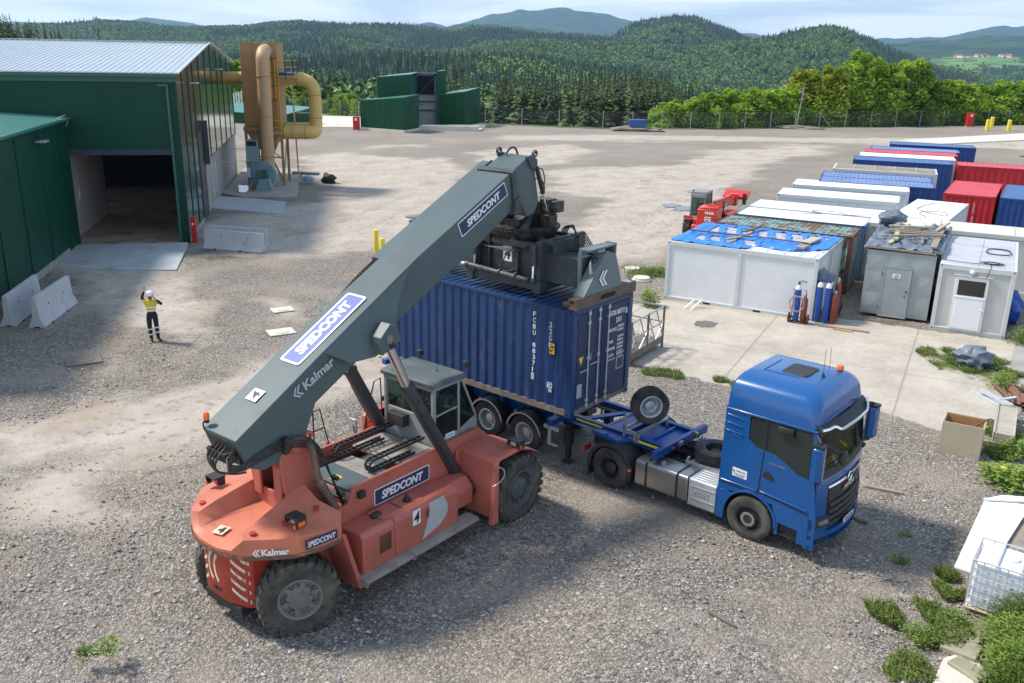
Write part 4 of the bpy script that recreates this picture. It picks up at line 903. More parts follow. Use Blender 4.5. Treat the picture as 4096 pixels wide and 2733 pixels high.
OUT=[(-.62,0),(-.60,.30),(-.53,.58),(-.42,.82),(-.05,1.20),(.22,1.44),(.75,1.60),(1.12,1.64),(1.32,1.42)]
TOPZ=[1.53,1.53,1.55,1.80,1.80,1.80,1.79,1.79,1.86]
INN=[(-.50,0,1.55),(-.48,.28,1.55),(-.46,.52,1.57),(-.33,.70,1.81),(.05,1.0,1.81),(.30,1.16,1.82),(.72,1.18,1.84),(1.0,1.08,1.90),(1.2,.92,1.98)]
RID=[(-.30,0,1.57),(-.30,.26,1.57),(-.34,.50,1.60),(-.34,.635,1.83),(.0,.62,1.92),(.35,.58,2.0),(.7,.53,2.08),(.95,.50,2.14),(1.22,.47,2.19)]
CEN=[(.1,0,1.60),(.0,.2,1.60),(-.1,.38,1.61),(-.14,.50,1.63),(.1,.46,1.66),(.4,.43,1.68),(.7,.41,1.70),(.95,.40,1.72),(1.22,.40,1.74)]
n=len(OUT)
for sg in(1,-1):
 rows=[[(s_,sg*t_,1.42+.0*i)for i,(s_,t_)in enumerate(OUT)],[(s_,sg*t_,TOPZ[i])for i,(s_,t_)in enumerate(OUT)],[(a,sg*b,c_)for a,b,c_ in INN],[(a,sg*b,c_)for a,b,c_ in RID],[(a,sg*b,c_)for a,b,c_ in CEN]]
 V_=[p for r_ in rows for p in r_];F_=[]
 for j in range(4):
  for i in range(n-1):F_.append((j*n+i,j*n+i+1,(j+1)*n+i+1,(j+1)*n+i))
 F_.append([i for i in range(n)]+[4*n+0])
 mb.add(V_,F_)
 mb.add([rows[k_][-1]for k_ in(0,1,2,3,4)]+[(1.22,sg*.40,1.42)],[(0,1,2,3,4,5)])
 mb.add(rows[4]+[(1.22,0,1.74)],[(i,i+1,9)for i in range(8)])
mb.box(-.3,1.2,-.6,.6,1.44,1.53)
cwt=mb.build('counterweight','orange',RS,angle=40)
mb=B_()
for sg in(1,-1):
 for i in range(n-1):
  a,b=OUT[i],OUT[i+1];z_=1.425+(.10 if i>4 else.0)*0
  mb.add([(a[0]-.012,sg*a[1]*1.004,z_-.03),(b[0]-.012,sg*b[1]*1.004,z_-.03),(b[0]-.012,sg*b[1]*1.004,z_+.05),(a[0]-.012,sg*a[1]*1.004,z_+.05),(a[0]+.06,sg*a[1]*.96,z_-.03),(b[0]+.06,sg*b[1]*.96,z_-.03)],[(0,1,2,3),(0,4,5,1)])
mb.build('scraped_edge','rust_edge',cwt)
mb=B_()
for s_,t_,z_ in((-.20,.80,1.846),(.35,1.02,1.905),(1.0,1.1,1.97),(-.12,-.86,1.85)):
 mb.cyl((s_,t_,z_-.02),(s_,t_,z_+.012),.062,n=16)
mb.build('lifting_eye','red_rear',cwt)
mb=B_();LOW=[(-.50,0),(-.49,.25),(-.43,.50),(-.34,.66),(-.25,.74),(.35,.74)];LT=.06
for sg in(1,-1):
 V_=[];
 for z_,ins in((.30,.05),(.38,0),(1.44,0)):
  V_+=[(s_+ins,sg*t_+LT,z_)for s_,t_ in LOW]
 m_=len(LOW);F_=[(j*m_+i,j*m_+i+1,(j+1)*m_+i+1,(j+1)*m_+i)for j in range(2)for i in range(m_-1)]+[list(range(m_))+[m_*3]]
 mb.add(V_+[(.35,LT,.30)],F_)
low=mb.build('rear_ballast','red_rear',RS,angle=40)
def rearpt(t_,z_,off=.006):
 at=abs(t_-LT);s_=float(np.interp(at,[p[1]for p in LOW[:5]],[p[0]for p in LOW[:5]]));return(s_-off,t_,z_)
mb=B_()
def strip(t0,z0,t1,z1,wz,nseg=4):
 for i in range(nseg):
  a=t0+(t1-t0)*i/nseg;b=t0+(t1-t0)*(i+1)/nseg;za=z0+(z1-z0)*i/nseg;zb=z0+(z1-z0)*(i+1)/nseg
  mb.add([rearpt(a,za),rearpt(b,zb),rearpt(b,zb+wz),rearpt(a,za+wz)],[(0,1,2,3)])
for sg in(1,-1):
 for i,z_ in enumerate((.40,.60,.80,1.0)):strip(LT+sg*.36,z_+.24,LT+sg*.70,z_,.075)
 strip(LT+sg*.58,1.28,LT+sg*.70,1.20,.07,2)
for k_,(t0,dz)in enumerate(((-.20,0),(-.02,0))):
 for i in range(8):
  a0=math.pi*(.12+.76*i/8);a1=math.pi*(.12+.76*(i+1)/8)
  def arc(a,r_):return rearpt(t0+.16-math.sin(a)*r_*.62,.98+math.cos(a)*r_)
  mb.add([arc(a0,.34-.0*k_),arc(a1,.34),arc(a1,.25),arc(a0,.25)],[(0,1,2,3)])
mb.build('chevron_decal','decalold',low,smooth=False)
mb=B_();mb.box(-.515,-.47,-.10,-.02,.50,.58);mb.box(-.515,-.47,.03,.11,.50,.58);mb.prism([(-.42,.12),(.3,.12),(.3,.32),(-.45,.32)],'y',-.5,.6);mb.build('underside','black',low)
mb=MB()
rim_a=Vector((-.05,-1.24,0));rim_b=Vector((.27,-1.50,0));
def cwdecal(a,b,z0,z1,body,wfr=(.06,.94),hfr=(.2,.8),bg='navy',fg='decal',name='label_plate',frame=False):
 a=Vector(a);b=Vector(b);d=(b-a);L0=d.length;xd=d.normalized();nd=xd.cross(Vector(Z));mb=MB()
 o_=a+nd*.012+Vector((0,0,z0));plate(mb,o_,xd,Z,L0,z1-z0,.003,0)
 h_=z1-z0;text(mb,body,o_+nd*.004+xd*L0*wfr[0]+Vector(Z)*h_*hfr[0],xd,Z,L0*(wfr[1]-wfr[0]),h_*(hfr[1]-hfr[0]),bold=.02,shear=.12,k=1)
 return mb.build(name,[bg,fg],cwt)
cwdecal((.36,-1.545,0),(1.02,-1.640,0),1.535,1.715,'SPEDCONT')
mb=MB();a=Vector((-.36,-.975,1.50));b=Vector((.16,-1.43,1.50));xd=(b-a).normalized();nd=xd.cross(Vector(Z));o_=a+nd*.012
def kmark(mb,o_,xd,yd,h_,k=0):
 xd=Vector(xd).normalized();yd=Vector(yd).normalized();nd=xd.cross(yd)
 for i in range(2):
  off=xd*(i*h_*.34);w_=h_*.20
  pts=[(h_*.40,h_),(h_*.40+w_,h_),(w_*1.0,h_*.5),(h_*.40+w_,0),(h_*.40,0),(0,h_*.5)]
  P=[o_+off+xd*x+yd*y for x,y in pts];mb.add([p+nd*.004 for p in P],[(0,1,2,5),(5,2,3,4)],k)
kmark(mb,o_,xd,Z,.15);text(mb,'Kalmar',o_+xd*.16+Vector(Z)*.01,xd,Z,.48,.13,bold=.035,k=0)
mb.build('lettering','decal',cwt)
mb=B_();mb.T=None;plate(mb,(-.42,.16,1.605),(.25,-1,0),(1,.25,.08),.24,.26,.004,0);mb.build('number_plate','decalold',cwt)
mb=MB();text(mb,'4',(-.375,.10,1.616),(.25,-1,0),(1,.25,.08),.13,.18,bold=.02);mb.build('number','black',cwt)
for sg in(1,-1):
 for(s_,t_,z_)in((.42,1.22*sg,1.90),):
  mb=B_();mb.box(s_-.12,s_+.14,t_-.15,t_+.15,z_+.17,z_+.20);mb.box(s_-.12,s_+.14,t_+.13 if sg>0 else t_-.15,t_+.15 if sg>0 else t_-.13,z_+.0,z_+.18);mb.box(s_-.12,s_+.14,t_-.15,t_-.13,z_+.05,z_+.18);mb.box(s_+.0,s_+.14,t_-.10,t_+.12,z_,z_+.15)
  lp=mb.build('work_lamp','black',RS,bevel=.006)
  mb=B_();mb.box(s_-.02,s_-.001,t_-.10,t_+.0,z_+.03,z_+.13,0);mb.box(s_-.03,s_-.001,t_+.015,t_+.09,z_+.02,z_+.13,1);mb.box(s_-.13,s_-.115,t_+.13*sg-.02,t_+.13*sg+.02,z_+.01,z_+.08,2);mb.box(s_-.05,s_+.1,t_+.150*sg-.006,t_+.150*sg+.006,z_+.02,z_+.10,2);mb.build('lens',['lens','redlens','amber'],lp)
mb=B_()
for t_ in(-.52,.42):mb.prism([(1.0,.8),(2.18,.8),(1.98,1.25),(1.80,1.75),(1.62,2.3),(1.48,2.9),(1.35,3.10),(1.08,3.18),(.82,3.12),(.70,2.85),(.78,2.16),(.95,1.6)],'y',t_,t_+.10)
mb.box(.74,.80,-.42,-.20,1.9,2.9);mb.box(.74,.80,.20,.42,1.9,2.9);mb.box(.80,.86,-.42,.42,1.45,2.05);mb.box(.74,.80,-.42,.42,2.62,2.9)
mb.box(1.30,1.36,-.42,.42,1.2,2.7)
mb.cyl((1.05,.40,3.02),(1.05,.60,3.02),.12,n=16);mb.cyl((1.05,-.60,3.02),(1.05,-.40,3.02),.12,n=16)
for a in range(10):
 pass
tw=mb.build('boom_tower','salmon',RS,bevel=.02)
mb=B_();mb.lathe([(.045,0),(.10,0),(.10,1),(.045,1),(.045,0)],(1.38,.47,3.13),(1.38,.53,3.13),14,cap=False);mb.build('lifting_lug','salmon',tw)
mb=B_();mb.tube([(1.20,.74,3.08),(1.28,.74,2.9),(1.33,.74,2.55),(1.36,.74,2.28)],.062,14,sub=3);mb.build('exhaust_pipe','exhaust',RS)
mb=B_();mb.cyl((1.35,.74,2.28),(1.40,.74,2.20),.075,.10,n=16);mb.cyl((1.40,.74,2.20),(1.76,.78,1.42),.10,n=16)
for i in range(9):
 for j in range(16):
  f=(i+.5)/9;p=Vector((1.40,.74,2.20)).lerp(Vector((1.76,.78,1.42)),f);ax=Vector((.36,.04,-.78)).normalized();u1=ax.cross(Vector((0,1,0))).normalized();u2_=ax.cross(u1)
  a=6.283*(j+.5*(i%2))/16;nn=u1*math.cos(a)+u2_*math.sin(a);mb.cyl(p+nn*.097,p+nn*.102,.011,n=5,k=1)
mb.build('heat_shield',['exhaust','dark'],RS)
mb=B_()
for i in range(5):
 o_=i*.045
 mb.tube([(-.05,.30,3.30-o_),(-.30,.38,3.22-o_),(-.36,.50,3.16-o_*.8),(-.12,.54+.01*i,3.06-o_*.4),(.20,.55,3.14-o_*.7),(.80,.58,3.26-o_),(1.28,.60+.02*i,3.14-o_),(1.55,.66,2.80-o_),(1.72,.70,2.2),(1.88,.72+.02*i,1.7),(2.05,.76,1.2)],.017,7)
for i in range(4):
 mb.tube([(-.05,.1-.1*i,3.35),(-.30,.05-.1*i,3.10),(-.30,.0,2.85),(-.1,.25,2.80),(0,.45,2.86)],.022,7)
mb.box(.72,.82,.55,.66,3.0,3.32)
for f in(.3,.6,.85):mb.box(1.6+f*.42,1.68+f*.42,.66,.84,2.55-f*1.35,2.62-f*1.35)
mb.build('hose_bundle','grease',RS)
mb=B_();mb.box(1.98,2.62,-.30,.86,1.80,1.87);mb.build('engine_hood','boom',RS,bevel=.012)
mb=B_();mb.box(1.98,2.5,.78,.90,1.62,1.80)
for i in range(6):mb.box(1.975,1.98,-.2,.8,1.62+i*.028,1.636+i*.028)
mb.build('radiator_grille','alup',RS)
mb=B_();mb.box(2.64,3.12,-.30,.86,1.79,1.85);mb.box(3.6,4.5,-.05,.80,1.79,1.85);mb.box(3.55,4.45,-.72,-.10,1.77,1.83);mb.box(3.5,3.58,-.7,.8,1.77,1.83);mb.build('deck_plate','tread',RS,bevel=.006)
mb=B_();mb.box(3.14,3.48,-.15,.60,1.74,1.80);mb.box(2.2,4.5,-.86,-.75,1.6,1.66);mb.build('valve_cover','boom',RS,bevel=.01)
mb=B_();mb.tube([(3.75,-.35,1.83),(3.76,-.33,1.93),(3.95,-.30,1.95),(4.0,-.30,1.83)],.015,6);mb.build('lift_handle','black',RS)
mb=MB();plate(mb,(2.06,-.38,1.872),(1,-.0,0),(0,1,0),.22,.18,.003,0);text(mb,'!',(2.12,-.34,1.876),(1,0,0),(0,1,0),.03,.1,k=1);mb.build('warning_label',['ylabel','black'],RS)
def cable_chain(mb,t0,s0,s1,z0,z1,w_=.13):
 pts=[];rr=(z1-z0)/2;zc=(z0+z1)/2
 for i in range(24):pts.append((s0+rr+(s1-s0-rr)*(1-i/23),z1))
 for i in range(1,12):a=math.pi/2+math.pi*i/12;pts.append((s0+rr+math.cos(a)*rr,zc+math.sin(a)*rr))
 for i in range(20):pts.append((s0+rr+(s1-s0-rr)*.8*i/19,z0))
 for i in range(len(pts)-1):
  a,b=pts[i],pts[i+1]
  for tt in(t0-w_/2,t0+w_/2):mb.beam((a[0],tt,a[1]),(b[0],tt,b[1]),.018,.055)
  m_=((a[0]+b[0])/2,(a[1]+b[1])/2)
  if i%2==0:
   d=Vector((b[0]-a[0],0,b[1]-a[1])).normalized();nn=Vector((-d.z,0,d.x));p=Vector((m_[0],0,m_[1]))
   for q_ in(-.02,.02):mb.beam(p+nn*q_+Vector((0,t0-w_/2,0)),p+nn*q_+Vector((0,t0+w_/2,0)),.02,.012)
for t_,s0,s1 in((.60,2.75,4.35),(-.42,2.75,4.45)):
 mb=B_();cable_chain(mb,t_,s0,s1,1.88,2.12);mb.build('cable_chain','black',RS,smooth=False)
mb=MB()
xd=(1,0,0);o_=Vector((2.58,-.957,1.29));plate(mb,o_,xd,Z,1.60,.36,.004,1,rad=.03);plate(mb,o_+Vector((.022,-.004,.022)),xd,Z,1.556,.316,.003,0,rad=.02)
text(mb,'SPEDCONT',o_+Vector((.20,-.008,.085)),xd,Z,1.2,.19,bold=.035,shear=.18,k=1)
mb.build('label_plate',['navy','decal'],RS)
mb=B_();mb.box(2.12,2.28,.96,1.06,1.66,1.80);mb.build('camera_box','black',RS,bevel=.01)
for sg in(1,-1):
 mb=B_()
 prof=[(5.10,.30),(5.10,1.66),(5.18,1.74),(5.98,1.74),(6.30,1.62),(6.55,1.46),(6.55,1.43),(6.29,1.58),(5.97,1.70),(5.20,1.70),(5.14,1.64),(5.14,.30)]
 mb.prism(prof,'y',sg*.95,sg*2.10)
 mb.prism([(4.93,.25),(5.0,.9),(5.06,1.64),(5.14,1.72),(5.14,.25)],'y',sg*2.0,sg*2.12)
 mb.prism([(4.30,.50),(5.12,.40),(5.12,1.70),(5.0,1.70),(4.9,1.0),(4.45,.9)],'y',sg*.96,sg*1.02)
 fd=mb.build('fender','salmon',RS,bevel=.02)
 mb=B_();s_,t_,z_=5.92,sg*1.98,1.76;mb.box(s_-.10,s_+.12,t_-.16,t_+.16,z_+.14,z_+.17);mb.box(s_-.06,s_+.10,t_-.15,t_+.15,z_,z_+.15);mb.box(s_-.16,s_+.02,t_-.16,t_-.14,z_+.04,z_+.17);mb.box(s_-.16,s_+.02,t_+.14,t_+.16,z_+.0,z_+.17)
 lp=mb.build('work_lamp','black',RS,bevel=.006)
 mb=B_();mb.box(s_-.075,s_-.06,t_-.12,t_+.02,z_+.03,z_+.12,0);mb.box(s_-.11,s_-.05,t_+.17*1,t_+.175,z_+.03,z_+.10,1);mb.build('lens',['lens','amber'],lp)
mb=B_();mb.tube([(5.05,2.05,1.60),(5.18,2.20,1.55),(5.16,2.22,1.35),(5.0,2.10,1.18),(4.98,2.04,1.18)],.014,6,sub=3);mb.build('grab_handle','steel',RS)
mb=B_()
for i in range(3):mb.tube([(4.98,.98,1.05+.03*i),(5.02,1.25+.04*i,1.10),(5.03,1.42+.05*i,.90),(5.02,1.30+.04*i,.66),(5.02,1.06,.62+.04*i)],.020,7)
mb.box(4.92,5.08,1.0,1.12,.56,.74);mb.box(4.9,5.1,.94,1.12,.98,1.12);mb.build('hydraulic_hose','grease',RS)
for sg in(1,-1):
 mb=B_();mb.prism([(1.12,1.55),(1.22,1.50),(1.60,.20),(1.50,.20)],'y',sg*1.05,sg*1.66);mb.build('mud_guard','salmon',RS,bevel=.008)
for sg in(1,-1):
 wheel('wheel',RS,(.39,-1.22 if sg>0 else.68,.47),.745,.46,.40,-sg,'rubberdusty','hub',lugs=26,lugd=.032,bolts=12,hubmode='planet').rotation_euler=(0,0,-.50)
 wheel('wheel',RS,(6.05,-sg*1.80,.69),.79,.50,.42,-sg,'rubberdusty','hubdark',lugs=26,lugd=.022,bolts=12,hubmode='big')
 wheel('wheel',RS,(6.05,-sg*1.24,.69),.79,.48,.42,-sg,'rubberdusty','hubdark',lugs=26,lugd=.022,bolts=0,hubmode='big')
mb=B_();mb.cyl((.28,-.8,.48),(.28,1.1,.48),.14,n=14);mb.box(.38,.7,-.5,.6,.35,.75);mb.cyl((6.05,-1.2,.69),(6.05,1.2,.69),.24,n=14);mb.cyl((-.05,.5,.85),(.1,1.05,.85),.12,n=12);mb.build('axle','grease',RS)
mb=B_();z0,z1=1.80,3.20
def post(a,b,w_=.06):mb.beam(a,b,w_,w_)
for sg in(1,-1):
 t_=sg*.73
 post((4.58,t_,1.8),(4.58,t_,3.2),.08);post((5.36,t_,1.8),(5.36,t_,3.2),.07);post((5.46,t_,3.2),(5.93,t_,2.2));post((5.93,t_,2.2),(5.97,t_,1.8));post((4.58,t_,3.17),(5.46,t_,3.17),.07)
 post((4.62,t_,2.53),(5.36,t_,2.58),.05);post((4.62,t_,1.86),(5.36,t_,1.86),.12)
 mb.prism([(5.40,1.8),(5.97,1.8),(5.95,2.05),(5.86,2.16),(5.42,2.0)],'y',t_-.02,t_+.02)
 mb.prism([(4.60,1.86),(5.36,1.86),(5.36,2.0),(4.60,1.95)],'y',t_-.02,t_+.02)
mb.prism([(4.56,1.55),(4.62,1.55),(4.62,2.48),(4.56,2.48)],'y',-.76,.76)
mb.box(4.56,4.62,.66,.76,2.4,3.2);mb.box(4.56,4.62,-.76,-.68,2.4,3.2);mb.box(4.56,4.62,-.7,.7,3.1,3.2);mb.box(4.56,4.60,.12,.2,2.45,3.15)
mb.box(5.90,5.97,-.74,.74,1.8,2.15);mb.box(4.6,5.95,-.72,.72,1.76,1.84)
cab_=mb.build('cab','cabgrey',RS,bevel=.015)
mb=B_();mb.prism([(4.50,3.20),(5.56,3.20),(5.60,3.26),(5.52,3.33),(4.85,3.36),(4.48,3.30)],'y',-.82,.80);mb.build('cab_roof','cabroof',cab_,bevel=.02)
mb=B_()
for t_ in(.745,-.745):
 mb.prism([(4.64,2.56),(5.32,2.60),(5.32,3.12),(4.64,3.12)],'y',t_,t_+.004);mb.prism([(4.66,1.98),(5.32,2.02),(5.32,2.54),(4.66,2.50)],'y',t_,t_+.004);mb.prism([(5.41,2.03),(5.86,2.18),(5.90,2.22),(5.50,3.12),(5.41,3.12)],'y',t_,t_+.004)
mb.prism([(5.47,3.19),(5.475,3.19),(5.945,2.2),(5.935,2.2)],'y',-.72,.72);mb.box(4.585,4.59,-.66,.66,2.48,3.1)
mb.build('cab_glazing','glass',cab_)
mb=B_();mb.box(4.66,4.78,-.25,.30,2.1,2.75);mb.box(4.75,5.2,-.25,.30,2.05,2.17);mb.box(4.8,5.1,-.2,.25,1.84,2.06);mb.build('seat','seat',cab_,bevel=.03)
mb=B_();mb.lathe([(.18,0),(.20,.5),(.18,1),(.16,.5),(.18,0)],(5.42,.02,2.42),(5.44,.02,2.46),20,cap=False);mb.cyl((5.42,.02,2.43),(5.65,.02,2.0),.03);mb.box(5.5,5.9,-.5,.6,2.0,2.12);mb.box(5.0,5.35,.42,.62,2.05,2.25);mb.build('steering_wheel','black',cab_)
mb=B_();mb.box(4.36,4.56,-.50,.0,2.15,2.42);mb.build('heater_box','black',cab_,bevel=.01)
mb=B_();mb.cyl((4.62,-.55,3.32),(4.62,-.55,3.80),.004,n=5);mb.cyl((5.15,.3,3.33),(5.15,.3,3.75),.004,n=5);mb.cyl((5.15,.3,3.33),(5.15,.3,3.36),.03,n=8);mb.build('antenna','black',cab_)
for s_,t_ in((5.5,-.62),(5.62,.68)):
 mb=B_();mb.beam((s_,t_,3.3),(s_+.05,t_+.03,3.42),.02);mb.box(s_,s_+.13,t_-.06,t_+.06,3.40,3.53);mb.build('roof_lamp','black',cab_,bevel=.01)
mb=MB();plate(mb,(4.92,-.753,1.83),(1,0,0),Z,.30,.20,.004,0);text(mb,'LogisticAgent',(4.99,-.758,1.96),(1,0,0),Z,.19,.035,k=1);mb.add([(4.94,-.759,1.95),(4.975,-.759,1.95),(4.957,-.759,2.0)],[(0,1,2)],1);text(mb,'terminal services',(4.99,-.758,1.90),(1,0,0),Z,.19,.02,k=1);mb.build('door_sticker',['decal','navy'],cab_)
mb=B_();mb.tube([(2.55,-1.5,1.45),(2.60,-1.5,2.52),(3.30,-1.5,2.52),(3.55,-1.5,1.42)],.016,6,sub=1);mb.beam((3.1,-1.5,1.45),(3.1,-1.5,2.5),.025);mb.beam((2.57,-1.5,2.05),(3.42,-1.5,2.05),.025);mb.build('handrail','black',RS)
mb=B_();mb.box(2.2,3.55,-1.65,-.97,1.43,1.47);mb.build('walkway','tread',RS)
mb=B_();mb.box(3.55,3.62,-1.66,-.95,1.4,1.6);mb.box(2.1,3.6,-1.68,-1.62,1.36,1.44);mb.prism([(5.05,.4),(5.35,.4),(5.6,1.74),(5.1,1.74)],'y',-1.9,-1.1);mb.build('step_frame','redbox',RS)
mb=B_();mb.tube([(4.55,-1.6,1.1),(4.75,-1.6,1.9),(5.02,-1.6,2.66),(5.22,-1.6,2.70),(5.25,-1.6,1.7)],.016,6,sub=1);mb.beam((4.7,-1.6,1.7),(5.24,-1.6,1.72),.02);mb.tube([(4.6,-1.6,1.4),(4.5,-1.75,1.5),(4.55,-1.85,1.7)],.012,6);mb.build('handrail','black',RS)
mb=B_();mb.box(4.53,4.57,-1.98,-1.74,1.45,1.80);mb.build('mirror','steel',RS,bevel=.01)
def bt(s_):return float(np.interp(s_,[-.2,1.83,4.45,7.4,8.3],[3.53,4.67,6.05,7.46,7.86]))
def bb(s_):return float(np.interp(s_,[.0,.92,2.95,4.97,6.02,7.5],[2.92,3.42,4.40,5.36,5.80,6.60]))
mb=B_()
prof=[(-.20,3.53),(1.83,4.67),(4.45,6.05),(7.40,7.46),(7.55,7.38),(7.62,6.74),(7.50,6.62),(6.02,5.82),(4.97,5.36),(2.95,4.42),(1.6,3.72),(1.25,3.02),(.85,2.86),(.35,2.78),(.02,2.94)]
def wat(s_):return float(np.interp(s_,[-.2,3.6,4.5,7.6],[.50,.50,.45,.45]))
nP=len(prof);V_=[(s_,-wat(s_),z_)for s_,z_ in prof]+[(s_,wat(s_),z_)for s_,z_ in prof]
mb.add(V_,[list(range(nP))[::-1],list(range(nP,2*nP))]+[(i,(i+1)%nP,nP+(i+1)%nP,nP+i)for i in range(nP)])
for i in range(1,8):pass
bo=mb.build('boom','boom',RS,bevel=.015)
mb=B_()
for sg in(1,-1):
 A=[(1.85,sg*.505,bt(1.85)-.02),(4.15,sg*.48,bt(4.15)-.03),(3.72,sg*.62,5.25),(3.50,sg*.74,4.78),(3.40,sg*.78,4.56),(2.92,sg*.76,4.36),(2.35,sg*.66,4.36)]
 A2=[(a,b-sg*.03,c_-.02)for a,b,c_ in A];m_=len(A)
 mb.add(A+A2,[list(range(m_)),list(range(m_,2*m_))[::-1]]+[(i,(i+1)%m_,m_+(i+1)%m_,m_+i)for i in range(m_)])
 mb.prism([(2.92,4.42),(3.42,4.62),(3.34,4.95),(3.15,5.02),(2.88,4.78)],'y',sg*.70,sg*.96)
mb.build('cylinder_bracket','boom',bo,bevel=.012)
mb=B_()
for sg in(1,-1):mb.cyl((3.11,sg*.955,4.72),(3.11,sg*.985,4.72),.10,n=16)
mb.build('pin_cover','hub',bo)
mb=B_();mb.prism([(4.3,5.90),(7.9,7.62),(7.95,7.35),(4.35,5.65)],'y',-.78,-.50);mb.build('chain_housing','boom',bo,bevel=.01)
mb=B_();mb.prism([(4.3,5.93),(7.9,7.65),(7.9,7.5),(4.3,5.8)],'y',-.505,-.455);mb.build('housing_gap','dark',bo)
mb=B_()
for i in range(20):
 f=i/20;s_=3.1+f*1.25;z_=bt(s_)-.12+.05*math.sin(math.pi*f)-.10*(1-f);z2=bt(s_+.06)-.12-.10*(1-f)
 mb.box(s_,s_+.03,-.68,-.50,z_-.03,z_+.03);mb.beam((s_,-.68,z_),(s_+.065,-.68,z2),.02,.05)
mb.build('cable_chain','black',bo)
mb=B_();mb.prism([(-.18,3.45),(.0,3.50),(.05,2.98),(-.05,2.98)],'y',-.40,.40);mb.prism([(-.25,3.2),(-.1,3.2),(-.1,3.0),(-.22,3.02)],'y',-.35,.2);mb.build('rear_valve_block','grease',bo)
mb=B_();mb.prism([(.35,3.18),(1.35,3.45),(1.25,2.95),(.9,2.84),(.45,2.80)],'y',-.40,.40);mb.build('pivot_block','black',bo)
mb=B_();mb.tube([(-.2,-.42,3.50),(-.20,-.46,3.62),(-.16,-.42,3.66)],.015,6);mb.cyl((-.16,-.40,3.64),(-.16,-.40,3.70),.05,n=14);bc=mb.build('beacon','black',bo)
mb=B_();mb.lathe([(.055,0),(.058,.5),(.045,.9),(.01,1)],(-.16,-.40,3.70),(-.16,-.40,3.85),16);mb.build('beacon_lens','amber',bc)
mb=B_();
for s0,s1 in((7.42,7.55),):
 for sg in(1,-1):mb.prism([(s0,bt(s0)+.02),(s1,bt(s1)+.02),(s1+.16,6.70),(s0+.12,6.62)],'y',sg*.45,sg*.52)
 mb.prism([(s0,bt(s0)),(s1,bt(s1)),(s1,bt(s1)+.03),(s0,bt(s0)+.03)],'y',-.52,.52)
mb.prism([(7.55,6.9),(7.70,6.95),(7.72,6.55),(7.45,6.55)],'y',.45,.56);mb.prism([(7.55,6.9),(7.70,6.95),(7.72,6.55),(7.45,6.55)],'y',-.56,-.45)
mb.build('boom_collar','boomdark',bo,bevel=.008)
mb=B_();mb.prism([(7.3,7.38),(8.10,7.76),(8.24,7.80),(8.34,7.70),(8.58,6.69),(8.42,6.45),(8.13,6.40),(7.90,6.74),(7.4,6.72)],'y',-.41,.41);bh=mb.build('inner_boom','boom',bo,bevel=.015)
mb=B_()
for sg in(.42,-.42):
 mb.prism([(8.02,7.78),(8.24,7.82),(8.42,7.70),(8.44,7.45),(8.24,7.5)],'y',sg-.02,sg+.04)
mb.lathe([(.05,0),(.085,0),(.085,1),(.05,1),(.05,0)],(8.35,.40,7.84),(8.35,.46,7.84),12,cap=False);mb.lathe([(.05,0),(.085,0),(.085,1),(.05,1),(.05,0)],(8.1,-.46,7.86),(8.1,-.40,7.86),12,cap=False)
mb.build('head_lug','boomdark',bh)
mb=B_();mb.tube([(8.05,-.2,7.78),(8.2,-.18,7.92),(8.38,-.15,7.90),(8.45,-.1,7.6)],.025,6)
for i in range(2):mb.tube([(8.42,.40,7.45-.2*i),(8.75,.35,7.45-.25*i),(8.95,.3,7.15-.2*i),(8.75,.38,6.95-.15*i),(8.6,.42,6.9-.1*i)],.014,6)
mb.build('head_hose','black',bh)
for sg in(1,-1):
 mb=B_();mb.cyl((8.40,sg*.46,7.52),(8.66,sg*.47,6.90),.055,n=12,k=0);mb.cyl((8.66,sg*.47,6.90),(8.82,sg*.48,6.46),.025,n=10,k=1);mb.build('tilt_cylinder',['black','chrome'],bh)
for sg in(1,-1):
 mb=B_();a=Vector((5.10,sg*.98,.98));b=Vector((3.62,sg*.88,3.58));c_=Vector((3.11,sg*.85,4.72))
 mb.lathe([(.10,0),(.145,.04),(.145,.955),(.165,.96),(.165,1),(.105,1)],a,b,24);mb.cyl(a+Vector((0,-.14,0)),a+Vector((0,.14,0)),.12,n=14)
 lc=mb.build('lift_cylinder','boomblk',RS)if False else mb.build('lift_cylinder','black2',RS)if 'black2' in M else mb.build('lift_cylinder','black',RS)
 mb=B_();mb.cyl(b,c_,.10,n=20,k=0);mb.cyl(c_-(c_-b).normalized()*.22,c_,.13,n=16,k=1);mb.build('piston_rod',['chrome','grease'],lc)
 mb=B_();d=(b-a);mb.tube([a+d*.1+Vector((-.10,sg*.13,0)),a+d*.5+Vector((-.12,sg*.12,0)),a+d*.8+Vector((-.12,sg*.10,0)),a+d*.86+Vector((0,sg*.17,.02))],.014,6,sub=2);mb.build('oil_pipe','black',lc)
mb=MB();dirv=Vector((1,0,(bt(3.0)-bt(1.0))/2)).normalized();left=Vector((0,1,0));o_=Vector((1.42,-.27,bt(1.42)+.006+.012));L_=2.02
plate(mb,o_,dirv,left,L_,.56,.003,1,rad=.07);plate(mb,o_+dirv*.05+left*.05+Vector((0,0,.003)),dirv,left,L_-.10,.46,.003,0,rad=.04)
text(mb,'SPEDCONT',o_+dirv*.24+left*.15+Vector((0,0,.010)),dirv,left,1.55,.27,bold=.05,shear=.18,k=1);mb.build('label_plate',['navylit','decal'],bo)
mb=MB();o_=Vector((.52,-.13,bt(.55)+.012));plate(mb,o_,dirv,left,.28,.30,.003,0);text(mb,'4',o_+dirv*.05+left*.05+Vector((0,0,.006)),dirv,left,.17,.20,bold=.02,shear=.15,k=1);mb.build('number_plate',['decal','black'],bo)
dv=Vector((1.55,0,.74)).normalized();upv=Vector((-dv.z,0,dv.x))
